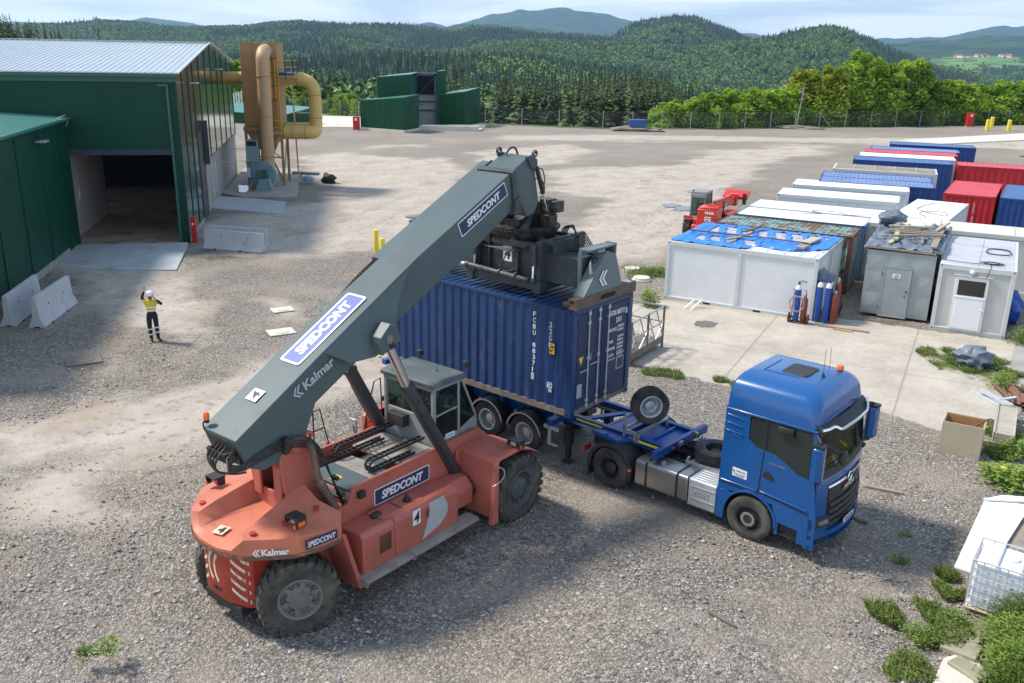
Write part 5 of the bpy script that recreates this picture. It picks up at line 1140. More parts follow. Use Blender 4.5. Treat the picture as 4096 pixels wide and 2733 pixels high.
mb=MB();o_=Vector((5.80,-.455,6.26));plate(mb,o_,dv,upv,1.72,.34,.005,1,rad=.03);plate(mb,o_+dv*.022+upv*.022+Vector((0,-.005,0)),dv,upv,1.676,.296,.003,0,rad=.02)
text(mb,'SPEDCONT',o_+dv*.26+upv*.085+Vector((0,-.009,0)),dv,upv,1.22,.17,bold=.035,shear=.18,k=1);mb.build('label_plate',['navy','decal'],bo)
mb=MB();dv2=Vector((2,0,.95)).normalized();up2=Vector((-dv2.z,0,dv2.x));o_=Vector((1.14,-.510,3.90));kmark(mb,o_,dv2,up2,.24);text(mb,'Kalmar',o_+dv2*.27+up2*.02+Vector((0,-.004,0)),dv2,up2,.80,.20,bold=.03);mb.build('lettering','grafite',bo)
def S_():return MB(TC)
mb=S_()
mb.box(-3.35,-1.38,.50,1.95,2.95,3.72);mb.box(-3.45,-1.45,.30,.42,2.78,2.98);mb.box(-3.42,-1.40,.36,.52,3.72,3.86);mb.box(-3.5,-1.3,.42,2.0,3.70,3.78);mb.box(-3.45,-1.35,2.0,2.12,2.80,3.85)
for x in(-3.3,-2.95,-2.05,-1.62):mb.box(x,x+.05,.40,.52,2.95,3.72)
for x in(-1.38,-3.42):mb.box(x,x+.12,.30,2.10,2.76,3.95)
mb.box(-1.45,-1.22,.28,.55,2.72,3.0);mb.box(-3.5,-3.3,.24,.5,2.76,2.98)
mb.box(-1.38,-.95,.45,.55,3.88,3.98);mb.box(-1.0,-.95,.45,1.4,3.70,3.98)
sp_=mb.build('spreader','boomdark',RS,bevel=.012)
for x0,x1 in((-1.32,-.33),(-5.75,-3.4)):
 mb=S_();mb.box(x0,x1,.56,1.10,2.97,3.66);mb.build('telescopic_beam','boomdark',sp_,bevel=.015);mb=S_();mb.box(x0,x1,1.28,1.86,2.97,3.66);mb.build('telescopic_beam','boomdark',sp_,bevel=.015)
for x,sg in((0.05,1),(-6.108,-1)):
 mb=S_();x0,x1=sorted((x,x-sg*.22));mb.box(x0,x1,-.02,2.46,2.62,2.88,0);mb.box(x0-.002,x1+.002,.95,1.38,2.68,2.80,1)if False else None
 mb.lathe([(.055,0),(.055,1)],(x+sg*.004,1.0,2.75),(x+sg*.006,1.0,2.75),12,1);mb.box(min(x,x+sg*.006),max(x,x+sg*.006),1.0,1.5,2.70,2.81,1);mb.lathe([(.055,0),(.055,1)],(x+sg*.004,1.5,2.755),(x+sg*.006,1.5,2.755),12,1)
 mb.cyl((x0-.12,.02,2.72),(x0+.02,.02,2.72),.07,n=10,k=2);mb.box(x0+.05,x1-.05,-.03,-.02,2.78,2.84,1);mb.cyl((x-sg*.1,-.025,2.68),(x-sg*.1,-.018,2.68),.02,n=8,k=3)
 mb.cyl((x-sg*.08,.10,2.52),(x-sg*.08,.10,2.66),.04,k=2);mb.cyl((x-sg*.08,2.34,2.52),(x-sg*.08,2.34,2.66),.04,k=2);mb.cyl((x-sg*.1,2.2,2.88),(x-sg*.1,2.2,2.90),.10,n=16,k=3)
 mb.build('end_beam',['brown','dark','rust','steel'],sp_,bevel=.01)
 mb=S_();xa,xb=sorted((x-sg*.02,x-sg*.07));mb.prism([(.30,2.88),(1.04,3.72),(1.20,3.80),(1.52,3.70),(1.86,2.88)],'x',xa,xb)
 xc,xd_=sorted((x-sg*.07,x-sg*.30));mb.prism([(.28,2.86),(.40,2.86),(1.12,3.66),(1.06,3.76)],'x',xc,xd_);mb.prism([(1.80,2.88),(1.88,2.88),(1.55,3.7),(1.48,3.66)],'x',xc,xd_)
 xe,xf=sorted((x-sg*.30,x-sg*.36));mb.box(xe,xf,.50,.58,2.72,3.84);mb.box(xe,xf,1.70,1.78,2.72,3.7);mb.box(xe,xf,.5,1.78,2.72,2.9);mb.box(min(x-sg*.10,x-sg*.40),max(x-sg*.10,x-sg*.40),.58,1.66,3.86,3.90);mb.box(min(x-sg*.37,x-sg*.40),max(x-sg*.37,x-sg*.40),.58,1.66,3.74,3.86)
 mb.box(min(x-sg*.38,x-sg*.1),max(x-sg*.38,x-sg*.1),1.60,1.66,3.66,3.92)
 ep=mb.build('end_plate','boom2',sp_,bevel=.01)if 'boom2' in M else mb.build('end_plate','boom',sp_,bevel=.01)
 mb=S_();mb.cyl((x-sg*.2,.95,3.1),(x-sg*.2,.95,3.5),.13,n=14);mb.cyl((x-sg*.2,.95,3.5),(x-sg*.2,.95,3.66),.09,n=14);mb.box(min(x-sg*.1,x-sg*.3),max(x-sg*.1,x-sg*.3),.7,1.5,2.9,3.15);mb.build('drive_motor','grease',sp_)
mb=MB(TC)
def sptext():pass
nx=Vector((1,0,0));o_=Vector((.056,.84,3.02))
kmark(mb,o_,(0,1,0),(0,0,1),.36);mb.build('lettering','decal',sp_)
mb=MB(TC);plate(mb,(-2.52,.475,3.30),(1,0,0),Z,.28,.38,.004,0);text(mb,'4',(-2.47,.470,3.35),(1,0,0),Z,.19,.27,bold=.02,shear=.12,k=1)
mb.box(-2.75,-2.0,.48,.50,3.1,3.72,2);mb.build('number_plate',['decal','black','boomdark'],sp_)
mb=S_();mb.cyl((-3.45,.20,3.10),(-1.50,.20,3.02),.065,n=14,k=0);mb.cyl((-4.6,.20,3.13),(-3.45,.20,3.10),.04,n=10,k=1);mb.cyl((-3.48,.20,3.1),(-3.40,.20,3.1),.08,k=0)
for x in(-2.95,-2.4,-1.9):mb.cyl((x,.20,3.08),(x+.04,.20,3.08),.078,k=0)
mb.build('side_shift_cylinder',['boomdark','chrome'],sp_)
for x in(-3.25,-1.42):
 mb=S_();mb.cyl((x,.26,3.86),(x+.02,.24,3.38),.085,n=14,k=0);mb.cyl((x+.02,.24,3.38),(x+.03,.22,3.05),.03,n=8,k=1);mb.sph((x+.03,.22,3.02),.07,k=0);mb.build('levelling_cylinder',['boomdark','chrome'],sp_)
mb=S_()
for i in range(3):
 mb.tube([(-3.1,.35,3.92),(-3.02,.20,3.70),(-2.85,.30,3.62),(-2.3,.34,3.66-.03*i),(-1.9,.34,3.64),(-1.55,.30,3.84),(-1.30,.25,3.80),(-1.25,.28,3.4)],.016,6)
for i in range(4):
 mb.tube([(-.78,1.0+.06*i,3.68),(-.80,1.0+.06*i,4.0),(-.66,.98+.06*i,4.10+.02*i),(-.45,.95+.07*i,3.95),(-.25,.92+.08*i,3.75)],.016,6)
 mb.tube([(-1.5,1.5+.05*i,3.75),(-1.52+.05*i,1.5,4.05),(-1.35,1.55+.05*i,4.15),(-1.18,1.6,4.0-.03*i),(-1.2,1.6,3.75)],.018,6)
mb.tube([(-2.0,.33,3.75),(-2.25,.26,3.5),(-2.35,.24,3.2),(-2.2,.22,3.12),(-1.9,.26,3.25)],.014,6)
mb.build('hydraulic_hose','grease',sp_)
mb=S_();cx0,cy0=-2.6,1.22
mb.cyl((cx0,cy0,3.78),(cx0,cy0,3.93),.84,n=40);mb.cyl((cx0,cy0,3.93),(cx0,cy0,4.05),.92,.95,n=40);mb.cyl((cx0,cy0,4.05),(cx0,cy0,4.10),.86,n=40)
for i in range(56):
 a=6.283*i/56;p=Vector((cx0+.955*math.cos(a),cy0+.955*math.sin(a),4.0));mb.box(p.x-.016,p.x+.016,p.y-.016,p.y+.016,4.03,4.085)
 p=Vector((cx0+.86*math.cos(a),cy0+.86*math.sin(a),3.8));mb.box(p.x-.014,p.x+.014,p.y-.014,p.y+.014,3.80,3.92)
for a in(200,250,300,340):p=Vector((cx0+.88*math.cos(R(a)),cy0+.88*math.sin(R(a))));mb.box(p.x-.08,p.x+.08,p.y-.08,p.y+.08,3.72,3.95)
mb.build('slewing_ring','grease',sp_)
mb=S_()
for sg in(-1,1):
 xx=cx0+sg*.42
 mb.prism([(.55,4.10),(1.75,4.10),(1.45,4.45),(1.35,4.68),(1.10,4.68),(.95,4.40)],'x',xx-.03,xx+.03)
 mb.prism([(.35,4.10),(.75,4.10),(.95,4.5)],'x',xx+sg*.2-.02,xx+sg*.2+.02)
 mb.cyl((xx-.10,1.22,4.52),(xx+.10,1.22,4.52),.17,n=18)
mb.box(cx0-.35,cx0+.35,.75,1.7,4.10,4.28);mb.cyl((cx0-.25,.8,4.1),(cx0-.25,.8,4.5),.12);mb.box(cx0+.5,cx0+.8,1.3,1.6,4.1,4.75);mb.cyl((cx0-.6,.5,4.1),(cx0-.6,.5,4.25),.16)
mb.build('slewing_yoke','grease',sp_,bevel=.01)
mb=S_();mb.box(cx0+.72,cx0+1.0,1.35,1.65,4.45,4.72);mb.box(cx0+.62,cx0+.92,1.2,1.5,4.1,4.4);mb.sph((cx0-.1,.85,4.38),(.22,.2,.10));mb.build('valve_block','grease',sp_,bevel=.02)
TRW=(2.4,19.87,0.0);TRY=-.70
def WM(p,ry):return Matrix.Translation(p)@Matrix.Rotation(ry,4,'Z')
KP=WM(TRW,TRY)@Vector((.35,1.25,0));TLY=-.735
TL=empty('container_trailer',KP,TLY,'blue skeletal container trailer under the raised container, coupled to the blue truck','trailer')
mb=MB()
for y in(-.66,.66):
 mb.prism([(-9.0,1.00),(-2.6,1.00),(-2.3,1.08),(.85,1.10),(.85,1.26),(-2.2,1.26),(-2.55,1.22),(-9.0,1.22)],'y',y-.012,y+.012)
 mb.prism([(-9.0,1.22),(-2.55,1.22),(-2.2,1.26),(.9,1.26),(.9,1.275),(-2.2,1.275),(-2.55,1.235),(-9.0,1.235)],'y',y-.07,y+.07)
 mb.prism([(-9.0,.70),(-2.9,.70),(-2.4,1.02),(.9,1.08),(.9,1.095),(-2.45,1.035),(-2.95,.715),(-9.0,.715)],'y',y-.07,y+.07)
 mb.prism([(-9.0,.71),(-2.9,.71),(-2.4,1.03),(-9.0,1.22)],'y',y-.010,y+.010)
ch=mb.build('chassis','chblue',TL,bevel=.006)
mb=MB()
mb.prism([(-1.4,1.10),(-.85,1.10),(-.7,1.30),(-1.25,1.30)],'y',-.95,.95)if False else None
mb.box(-.85,-.35,-1.05,1.05,1.12,1.22);mb.box(-1.0,-.9,-.6,.6,1.0,1.2);mb.box(-.2,.92,-.60,.60,1.14,1.18);mb.box(.80,.92,-1.15,1.15,1.08,1.28);mb.box(.3,.38,-.6,.6,1.18,1.24)
mb.prism([(-1.75,-.6),(-1.55,-.6),(-.95,.6),(-1.15,.6)],'z',1.16,1.22)
mb.prism([(-.6,-1.10),(-.25,-1.10),(.10,-.62),(-.30,-.62)],'z',1.13,1.21)
for x in(-2.6,-4.3,-5.8,-7.4,-8.9):mb.box(x,x+.14,-.9 if x<-4 else-.62,.9 if x<-4 else.62,.95,1.17)
for x in(-2.35,-8.85):
 mb.box(x,x+.18,-1.20,1.20,1.02,1.18)
mb.box(-1.0,-.5,.85,1.0,1.16,1.21);mb.box(-.95,-.60,-1.10,-.92,1.16,1.25)
mb.build('cross_member','chblue',TL,bevel=.006)
mb=MB();
for x0,x1 in((-2.05,-1.9),(-1.75,-.95),(-.15,.88)):mb.box(x0,x1,-.746,-.735,1.19 if x0<-1 else 1.16,1.235 if x0<-1 else 1.22)
for x0,x1 in((-8.5,-7.3),(-6.5,-5.5)):mb.box(x0,x1,-.746,-.735,1.12,1.165)
mb.build('reflective_strip','yellow',TL)
mb=MB();plate(mb,(-2.55,-.68,1.0),(1,0,0),Z,.28,.17,.006);mb.build('maker_plate','alup',TL)
for k_,x in enumerate((-3.38,-4.72,-6.06)):
 pass
AX=(-3.15,-4.50,-5.85)
for x in AX:
 for y,sd_ in((-1.0,-1),(1.0,1)):
  wheel('wheel',TL,(x,y,.50),.50,.36,.29,sd_,'rubber','alup',bolts=10,hubmode='drive',grooves=4)
  mb=MB();rr=.60
  pts=[(x+math.cos(R(a))*rr*1.02,.50+math.sin(R(a))*rr)for a in range(8,173,11)];inn=[(x+math.cos(R(a))*(rr-.02)*1.02,.50+math.sin(R(a))*(rr-.02))for a in range(172,7,-11)]
  mb.prism(pts+inn,'y',y-sd_*.20,y+sd_*.20);mb.prism([(x+math.cos(R(a))*(rr+.0)*1.02,.50+math.sin(R(a))*(rr+.0))for a in range(8,173,11)]+[(x+math.cos(R(a))*(rr-.045)*1.02,.50+math.sin(R(a))*(rr-.045))for a in range(172,7,-11)],'y',y+sd_*.20,y+sd_*.212,1)
  fd=mb.build('mudguard',['black','grafite'],TL)
  mb=MB();mb.beam((x-.28,y-sd_*.25,1.06),(x-.28,y+sd_*.1,1.10),.035);mb.beam((x+.30,y-sd_*.35,1.03),(x+.30,y+sd_*.05,1.0),.035);mb.build('bracket','black',fd)
 mb=MB();mb.cyl((x,-.9,.5),(x,.9,.5),.07,n=12);mb.cyl((x+.12,-.3,.62),(x+.12,.3,.62),.10,n=12);mb.build('axle','black',TL)
mb=MB()
for x in(-5.1,-3.8):mb.cyl((x+.28,-1.12,1.02),(x+.34,-1.12,1.02),.035,n=10)
mb.build('marker_lamp','amber',TL)
for y in(-.85,.85):
 mb=MB();mb.box(-1.95,-1.83,y-.06,y+.06,.12,1.05);mb.box(-1.99,-1.79,y-.1,y+.1,.5,.95);mb.box(-2.02,-1.76,y-.12,y+.12,.02,.06);mb.cyl((-1.89,y,.06),(-1.89,y,.3),.045);mb.build('landing_leg','black',TL,bevel=.006)
for y,s_ in((-1.12,-1),(1.12,1)):
 mb=MB();mb.box(-2.35,-2.28,y-.03,y+.03,.45,.98);mb.box(-2.50,-2.02,y-.03,y+.03,.88,.98);mb.box(-2.28,-2.06,y-.02,y+.05,.45,.50);mb.tube([(-2.4,y-s_*.0,.95),(-2.45,y-s_*.3,.98)],.02);mb.build('step_bracket','grafite',TL,bevel=.02)
mb=MB()
for y in(-.72,-.28):pass
mb.box(-.30,-.24,-.78,-.72,1.20,1.50);mb.box(.02,.08,-.78,-.72,1.14,1.36);mb.box(-.30,.10,-.78,-.72,1.36,1.41);mb.box(-.30,-.24,-.76,.55,1.38,1.44);mb.box(.10,.16,-.76,.55,1.38,1.44);mb.box(-.30,-.24,-.78,-.72,1.4,1.72);mb.beam((-.30,-.70,1.72),(-.27,-.2,1.72),.05);mb.box(.10,.16,-.76,-.70,1.14,1.44);mb.box(-.3,.16,.50,.56,1.38,1.44);mb.box(-.3,-.24,.5,.56,1.2,1.7);mb.box(.1,.16,.5,.56,1.2,1.44)
mb.build('spare_wheel_carrier','steel',TL,bevel=.004)
sw=wheel('spare_wheel',TL,(0,0,0),.50,.34,.29,1,'rubber','alup',bolts=10,hubmode='drive',grooves=4)
sw.location=(-.07,-.02,1.86);sw.rotation_euler=(0,0,R(-128))
sw.scale=(.93,.93,.93)
mb=MB()
for j in range(3):
 pts=[];
 for i in range(150):
  f=i/149;a=f*2*math.pi*15
  bx=.95+f*1.15;by=-.35+.35*j+math.sin(f*3.1)*.1;bz=1.18-math.sin(f*math.pi)*.10+.06*j
  pts.append((bx,by+math.cos(a)*.055,bz+math.sin(a)*.055))
 mb.tube(pts,.009,5,sub=1)
mb.build('coiled_air_hose','black',TL)
mb=MB();mb.cyl((.93,-.5,1.2),(1.0,-.5,1.2),.03,k=0);mb.cyl((.93,.55,1.26),(1.0,.55,1.26),.03,k=1);mb.box(.92,.98,-.2,-.05,1.15,1.25,2);mb.build('coupling',['redlens','yellow','steel'],TL)
mb=MB()
for j in range(3):mb.tube([(-2.2,.58,1.15),(-1.8,.5+.03*j,1.10),(-1.2,.56,1.12),(-.6,.50+.03*j,1.10)],.014,6)
mb.build('cable_loom','pipeR',TL)
TK=empty('tractor_truck',TRW,TRY,'bright blue two-axle tractor truck with a high-roof cab, coupled to the container trailer','truck')
W_=2.5
mb=MB()
for y in(.82,1.68):mb.box(-1.0,4.2,y-.035,y+.035,.62,.92)
for x in(-.9,-.3,.9,2.0):mb.box(x,x+.1,.82,1.68,.66,.86)
mb.cyl((0,.4,.5),(0,2.1,.5),.08,n=12);mb.sph((0,1.25,.5),(.26,.26,.26));mb.cyl((3.65,.4,.5),(3.65,2.1,.5),.07,n=12);mb.box(-.4,.35,.55,1.95,.93,1.0);mb.box(2.9,4.6,.8,1.7,.45,.95)
mb.build('chassis','black',TK)
mb=MB();mb.lathe([(.47,0),(.49,.5),(.47,1)],(.35,1.25,1.02),(.35,1.25,1.09),28);mb.build('fifth_wheel','grease',TK)
for y,sd_ in((.16,-1),(2.34,1)):
 wheel('wheel',TK,(3.65,y,.50),.51,.34,.295,sd_,'rubberdusty' if sd_<0 else 'rubber','black',bolts=0,hubmode='steer',grooves=3)
 mb=MB();yy=y+sd_*.145;mb.lathe([(.10,0),(.105,1),(.165,1),(.165,0)],(3.65,yy,.5),(3.65,yy+sd_*.03,.5),24,cap=False)
 for i in range(10):a=.6283*i;mb.cyl((3.65+.137*math.cos(a),yy+sd_*.02,.5+.137*math.sin(a)),(3.65+.137*math.cos(a),yy+sd_*.05,.5+.137*math.sin(a)),.017,n=8,k=1)
 mb.build('wheel_trim',['chrome','hub'],TK)
 for k_ in(0,1):
  wheel('wheel',TK,(0,y+(.33 if sd_<0 else-.33)*k_,.50),.51,.30,.29,sd_,'rubber','black',bolts=10,hubmode='drive',grooves=4)
 mb=MB();rr=.63;yo=0 if sd_<0 else 2.5;yi=.62 if sd_<0 else 1.88
 arc=[(math.cos(R(a))*rr,.50+math.sin(R(a))*rr*1.02)for a in range(5,176,9)];arc=[(.60,.32)]+arc+[(-.64,.38)]
 inn=[(x*.955,.50+(z-.50)*.955)for x,z in arc[::-1]]
 mb.prism(arc+inn,'y',min(yo,yi),max(yo,yi));sk=[(x*.955,.5+(z-.5)*.955)for x,z in arc]+[(x*.86,.50+(z-.50)*.86)for x,z in arc[::-1]];mb.prism(sk,'y',min(yo,yo-sd_*.02),max(yo,yo-sd_*.02))
 mb.box(-.66,-.62,min(yo,yi)+.03,max(yo,yi)-.03,.12,.45)
 mg=mb.build('mudguard','black',TK,bevel=.01)
 mb=MB();mb.box(.60,.62,yo-(.01 if sd_<0 else-.01)-.01,yo+.02,.62,.68);mb.box(.54,.60,yo-.012 if sd_<0 else yo,yo if sd_<0 else yo+.012,.60,.66,0);mb.box(-.80,-.76,yo+(.02 if sd_<0 else-.3),yo+(.3 if sd_<0 else-.02),.72,.84,1);mb.build('side_lamp',['amber','redlens'],mg)
mb=MB();rp=[];
def rrect(y0,y1,z0,z1,r_):
 P=[]
 for cy_,cz_,a0 in((y1-r_,z0+r_,-90),(y1-r_,z1-r_,0),(y0+r_,z1-r_,90),(y0+r_,z0+r_,180)):
  for i in range(5):a=R(a0+22.5*i);P.append((cy_+r_*math.cos(a),cz_+r_*math.sin(a)))
 return P
mb.prism(rrect(.02,.66,.32,.98,.09),'x',.72,2.12);tk=mb.build('fuel_tank','alu',TK,bevel=.02,angle=40)
mb=MB();ro=rrect(.012,.668,.312,.988,.10);m_=len(ro)
for x in(1.0,1.82):mb.prism(ro,'x',x,x+.055)
mb.build('strap','black',tk)
mb=MB();mb.cyl((1.35,.25,.98),(1.35,.25,1.03),.06,n=14);mb.box(1.0,1.06,.05,.12,.98,1.0);mb.build('filler_cap','steel',tk)
mb=MB();mb.prism(rrect(.02,.66,.30,.98,.05),'x',2.16,2.84)
for i in range(5):mb.box(2.22,2.82,.10+i*.11,.14+i*.11,.98,1.0)
lk=mb.build('silver_locker','alup',TK,bevel=.01)
mb=MB();text(mb,'MAN',(2.30,.016,.62),(1,0,0),Z,.36,.12,bold=.02,depth=.012);mb.box(2.2,2.8,.004,.018,.50,.52);mb.box(2.2,2.8,.004,.018,.80,.82)
for x in(2.2,2.5,2.8):
 for z_ in(.36,.92):mb.cyl((x-.02,.005,z_),(x-.02,.022,z_),.016,n=8)
mb.build('pressed_panel','alup',lk)
mb=MB();mb.prism(rrect(1.84,2.48,.32,.98,.09),'x',.72,2.12);mb.build('fuel_tank','alu',TK,bevel=.02)
mb=MB();mb.box(2.16,2.84,1.84,2.48,.3,.98);mb.build('silver_locker','alup',TK,bevel=.02)
mb=MB();mb.box(1.75,2.75,.70,1.8,.93,.99)
for i in range(7):mb.box(2.2,2.85,.66+.1*i,.70+.1*i,.99,1.01)
mb.box(1.72,1.76,.66,.75,.92,1.12);mb.box(1.7,2.8,.64,.67,.9,1.06);mb.build('catwalk','steel',TK)
sp2=wheel('spare_wheel',TK,(0,0,0),.50,.32,.29,1,'rubber','black',bolts=10,hubmode='drive',grooves=4)
sp2.location=(2.15,1.25,1.16);sp2.rotation_euler=(R(90),0,0)
def shell(mb,rows,k=0):
 """rows: list of (z, x0, x1, y0, y1, corner radius front, rear radius); closed loft"""
 L_=[]
 for z,x0,x1,y0,y1,rf,rr_ in rows:
  P=[]
  for cx_,cy_,r_,a0 in((x1-rf,y0+rf,rf,-90),(x1-rf,y1-rf,rf,0),(x0+rr_,y1-rr_,rr_,90),(x0+rr_,y0+rr_,rr_,180)):
   for i in range(7):a=R(a0+15*i);P.append((cx_+r_*math.cos(a),cy_+r_*math.sin(a),z))
  L_.append(P)
 m_=len(L_[0]);V_=[p for P in L_ for p in P];F_=[]
 for j in range(len(L_)-1):
  for i in range(m_):F_.append((j*m_+i,j*m_+(i+1)%m_,(j+1)*m_+(i+1)%m_,(j+1)*m_+i))
 F_.append(list(range(m_))[::-1]);F_.append(list(range((len(L_)-1)*m_,len(L_)*m_)))
 mb.add(V_,F_,k)
mb=MB()
shell(mb,[(2.92,2.90,4.93,.03,2.47,.20,.05),(3.10,2.90,4.92,.04,2.46,.22,.06),(3.30,2.91,4.89,.06,2.44,.24,.07),(3.43,2.93,4.83,.10,2.40,.26,.08),(3.51,2.95,4.76,.16,2.34,.28,.08),(3.57,2.97,4.68,.26,2.24,.28,.08),(3.62,3.0,4.56,.42,2.08,.28,.08),(3.655,3.04,4.40,.62,1.88,.26,.08)])
rf=mb.build('roof','blue',TK,angle=50)
mb=MB();mb.prism(rrect(0,0,0,0,0),'x',0,0)if False else None
shell(mb,[(3.65,3.62,4.22,.92,1.62,.08,.08),(3.685,3.64,4.20,.94,1.60,.07,.07)]);mb.build('roof_hatch','black',rf,bevel=.008)
mb=MB();mb.tube([(3.3,.80,3.66),(4.1,.80,3.66)],.006,4,sub=1);mb.tube([(3.3,.82,3.66),(3.3,1.7,3.66)],.010,4,sub=1);mb.build('roof_seam','chblue',rf)
body=MB()
yN,yF=.015,2.485
def side(y,t_):
 arch=[(3.65+math.cos(R(a))*.60,.50+math.sin(R(a))*.62)for a in range(180,-1,-12)]
 P=[(2.87,.98),(2.90,2.92),(3.48,2.92),(3.46,2.80),(3.47,2.34),(3.66,2.20),(4.05,2.16),(4.36,2.02),(4.62,1.86),(4.98,1.82),(5.02,1.30),(5.02,1.0),(4.30,1.0)]
 arch2=[(x,z)for x,z in arch if z>.98]
 body.prism(P+[(x,z)for x,z in arch2[::-1]],'y',y,y+t_)
 body.prism([(3.48,2.92),(4.93,2.92),(4.93,2.86),(3.48,2.86)],'y',y,y+t_)
 body.prism([(4.90,2.92),(4.93,2.92),(5.03,1.82),(4.93,1.82),(4.83,2.86)],'y',y,y+t_)
 body.prism([(2.87,.30),(2.87,.99),(3.12,.99)]+[(x,z)for x,z in arch if x<3.30 and z<.98][::-1]+[(3.05,.30)],'y',y,y+t_)
 body.prism([(4.26,.50),(4.22,.80),(4.14,1.0),(4.95,1.01),(5.0,.35),(4.75,.33),(4.75,.62),(4.32,.66),(4.32,.36),(4.24,.38)],'y',y,y+t_)
 lip=[(3.65+math.cos(R(a))*.64,.50+math.sin(R(a))*.66)for a in range(0,181,12)];inn=[(3.65+math.cos(R(a))*.59,.50+math.sin(R(a))*.61)for a in range(180,-1,-12)]
 body.prism(lip+inn,'y',y-.02 if y<1 else y,y+t_ if y<1 else y+t_+.02)
side(yN,.04);side(yF-.04,.04)
body.box(2.88,2.93,.05,2.45,.98,2.95);body.box(4.80,4.90,.1,2.4,2.86,2.94)
body.box(2.95,4.9,.05,2.45,1.10,1.16)
bd=body.build('cab_body','blue',TK,bevel=.012,angle=40)
mb=MB();mb.prism([(3.65+math.cos(R(a))*.62,.50+math.sin(R(a))*.64)for a in range(0,181,12)]+[(3.65+math.cos(R(a))*.60,.50+math.sin(R(a))*.62)for a in range(180,-1,-12)],'y',.06,.75);mb.prism([(3.65+math.cos(R(a))*.62,.50+math.sin(R(a))*.64)for a in range(0,181,12)]+[(3.65+math.cos(R(a))*.60,.50+math.sin(R(a))*.62)for a in range(180,-1,-12)],'y',1.75,2.44)
mb.box(4.33,4.76,.10,.35,.34,.66);mb.box(4.3,5.0,.25,2.25,.34,1.0);mb.build('wheel_arch','black',bd)
mb=MB();mb.box(4.33,4.76,.03,.28,.38,.41)
for i in range(9):mb.box(4.35+i*.045,4.37+i*.045,.03,.28,.41,.425)
mb.build('step','black',bd)
mb=MB()
for pts in([(3.86,2.20),(3.86,2.92)],[(3.80,1.12),(3.84,2.17)],[(3.78,1.22),(4.98,1.05)],[(2.89,1.18),(3.78,1.14)],[(4.99,1.3),(4.98,.9)],[(3.80,1.1),(3.78,1.25)]):
 for y in(yN-.003,yF+.003):
  for a,b in zip(pts[:-1],pts[1:]):mb.beam((a[0],y,a[1]),(b[0],y,b[1]),.014,.014,up=(0,1,0))
mb.build('door_seam','dark',bd)
mb=MB()
for z_ in(2.42,2.60,2.78):mb.beam((2.95,yN-.004,z_),(3.32,yN-.004,z_-.04),.02,.05,up=(0,1,0))
mb.beam((3.1,yN-.004,2.35),(3.35,yN-.004,2.30),.02,.03,up=(0,1,0));mb.beam((3.85,yN-.006,1.24),(4.9,yN-.006,1.14),.03,.05,up=(0,1,0));mb.beam((2.93,yN-.006,1.24),(3.76,yN-.006,1.22),.02,.04,up=(0,1,0))
mb.box(2.90,4.92,yN-.012,yN+.02,2.885,2.915)
mb.build('body_rib','blue',bd,bevel=.01)
mb=MB();mb.box(2.98,4.85,yN-.016,yN-.010,2.865,2.882);mb.prism([(3.86,1.60),(4.10,1.55),(4.12,1.62),(4.02,1.72),(3.90,1.74)],'y',yN-.015,yN+.01);mb.build('door_handle','black',bd,bevel=.006)
mb=MB();plate(mb,(3.18,yN-.004,1.40),(1,0,-.05),Z,.34,.20,.003,0);mb.add([(3.20,yN-.009,1.50),(3.25,yN-.009,1.50),(3.20,yN-.009,1.57)],[(0,1,2)],1);text(mb,'LogisticAgent',(3.27,yN-.008,1.515),(1,0,-.05),Z,.22,.035,k=1)
for i in range(3):text(mb,'transport and handling',(3.20+.03*i,yN-.008,1.47-.03*i),(1,0,-.05),Z,.28-.05*i,.016,k=1)
mb.build('door_sticker',['decal','navy'],bd)
mb=MB();text(mb,'TGX 18.440',(3.98,yN-.004,1.92),(1,0,-.03),Z,.36,.045,bold=.01);mb.build('model_badge','chrome',bd)
for y in(yN+.012,yF-.02):
 mb=MB();mb.prism([(3.50,2.84),(4.83,2.84),(4.93,1.84),(4.62,1.86),(4.36,2.02),(4.05,2.16),(3.66,2.20),(3.48,2.34),(3.47,2.7)],'y',y,y+.006);mb.build('side_window','darkglass',bd)
mb=MB()
for a in([(3.84,2.20),(3.84,2.88),(3.89,2.88),(3.89,2.20)],):mb.prism(a,'y',yN-.002,yN+.02)
mb.box(4.12,4.45,yN-.09,yN-.01,2.74,2.84);mb.prism([(4.10,2.66),(4.48,2.66),(4.42,2.80),(4.14,2.80)],'y',yN-.06,yN-.03)
mb.build('window_visor','black',bd,bevel=.015)
N_=12
def arcx(y,xc,bul):return xc-bul*((y-1.25)/1.25)**2*1.0
def curved(mb,z0,z1,x0,x1,bul0,bul1,y0,y1,k=0,t_=.02,n=N_):
 V_=[]
 for i in range(n+1):
  y=y0+(y1-y0)*i/n;V_+=[(arcx(y,x0,bul0),y,z0),(arcx(y,x1,bul1),y,z1),(arcx(y,x0,bul0)-t_,y,z0),(arcx(y,x1,bul1)-t_,y,z1)]
 F_=[]
 for i in range(n):
  a=4*i;F_+=[(a,a+4,a+5,a+1),(a+2,a+3,a+7,a+6),(a,a+2,a+6,a+4),(a+1,a+5,a+7,a+3)]
 F_+=[(0,1,3,2),(4*n,4*n+2,4*n+3,4*n+1)];mb.add(V_,F_,k)
mb=MB();curved(mb,2.02,2.92,5.16,5.02,.14,.10,.10,2.40,t_=.006);mb.build('windscreen','screen',bd)
mb=MB();curved(mb,1.84,2.04,5.19,5.165,.14,.14,.06,2.44,t_=.03);curved(mb,2.80,2.94,5.045,5.03,.10,.10,.06,2.44,t_=.02)
for y in(.06,2.40):mb.beam((5.03,y+.02,2.0),(4.91,y+.02,2.92),.07,.05)
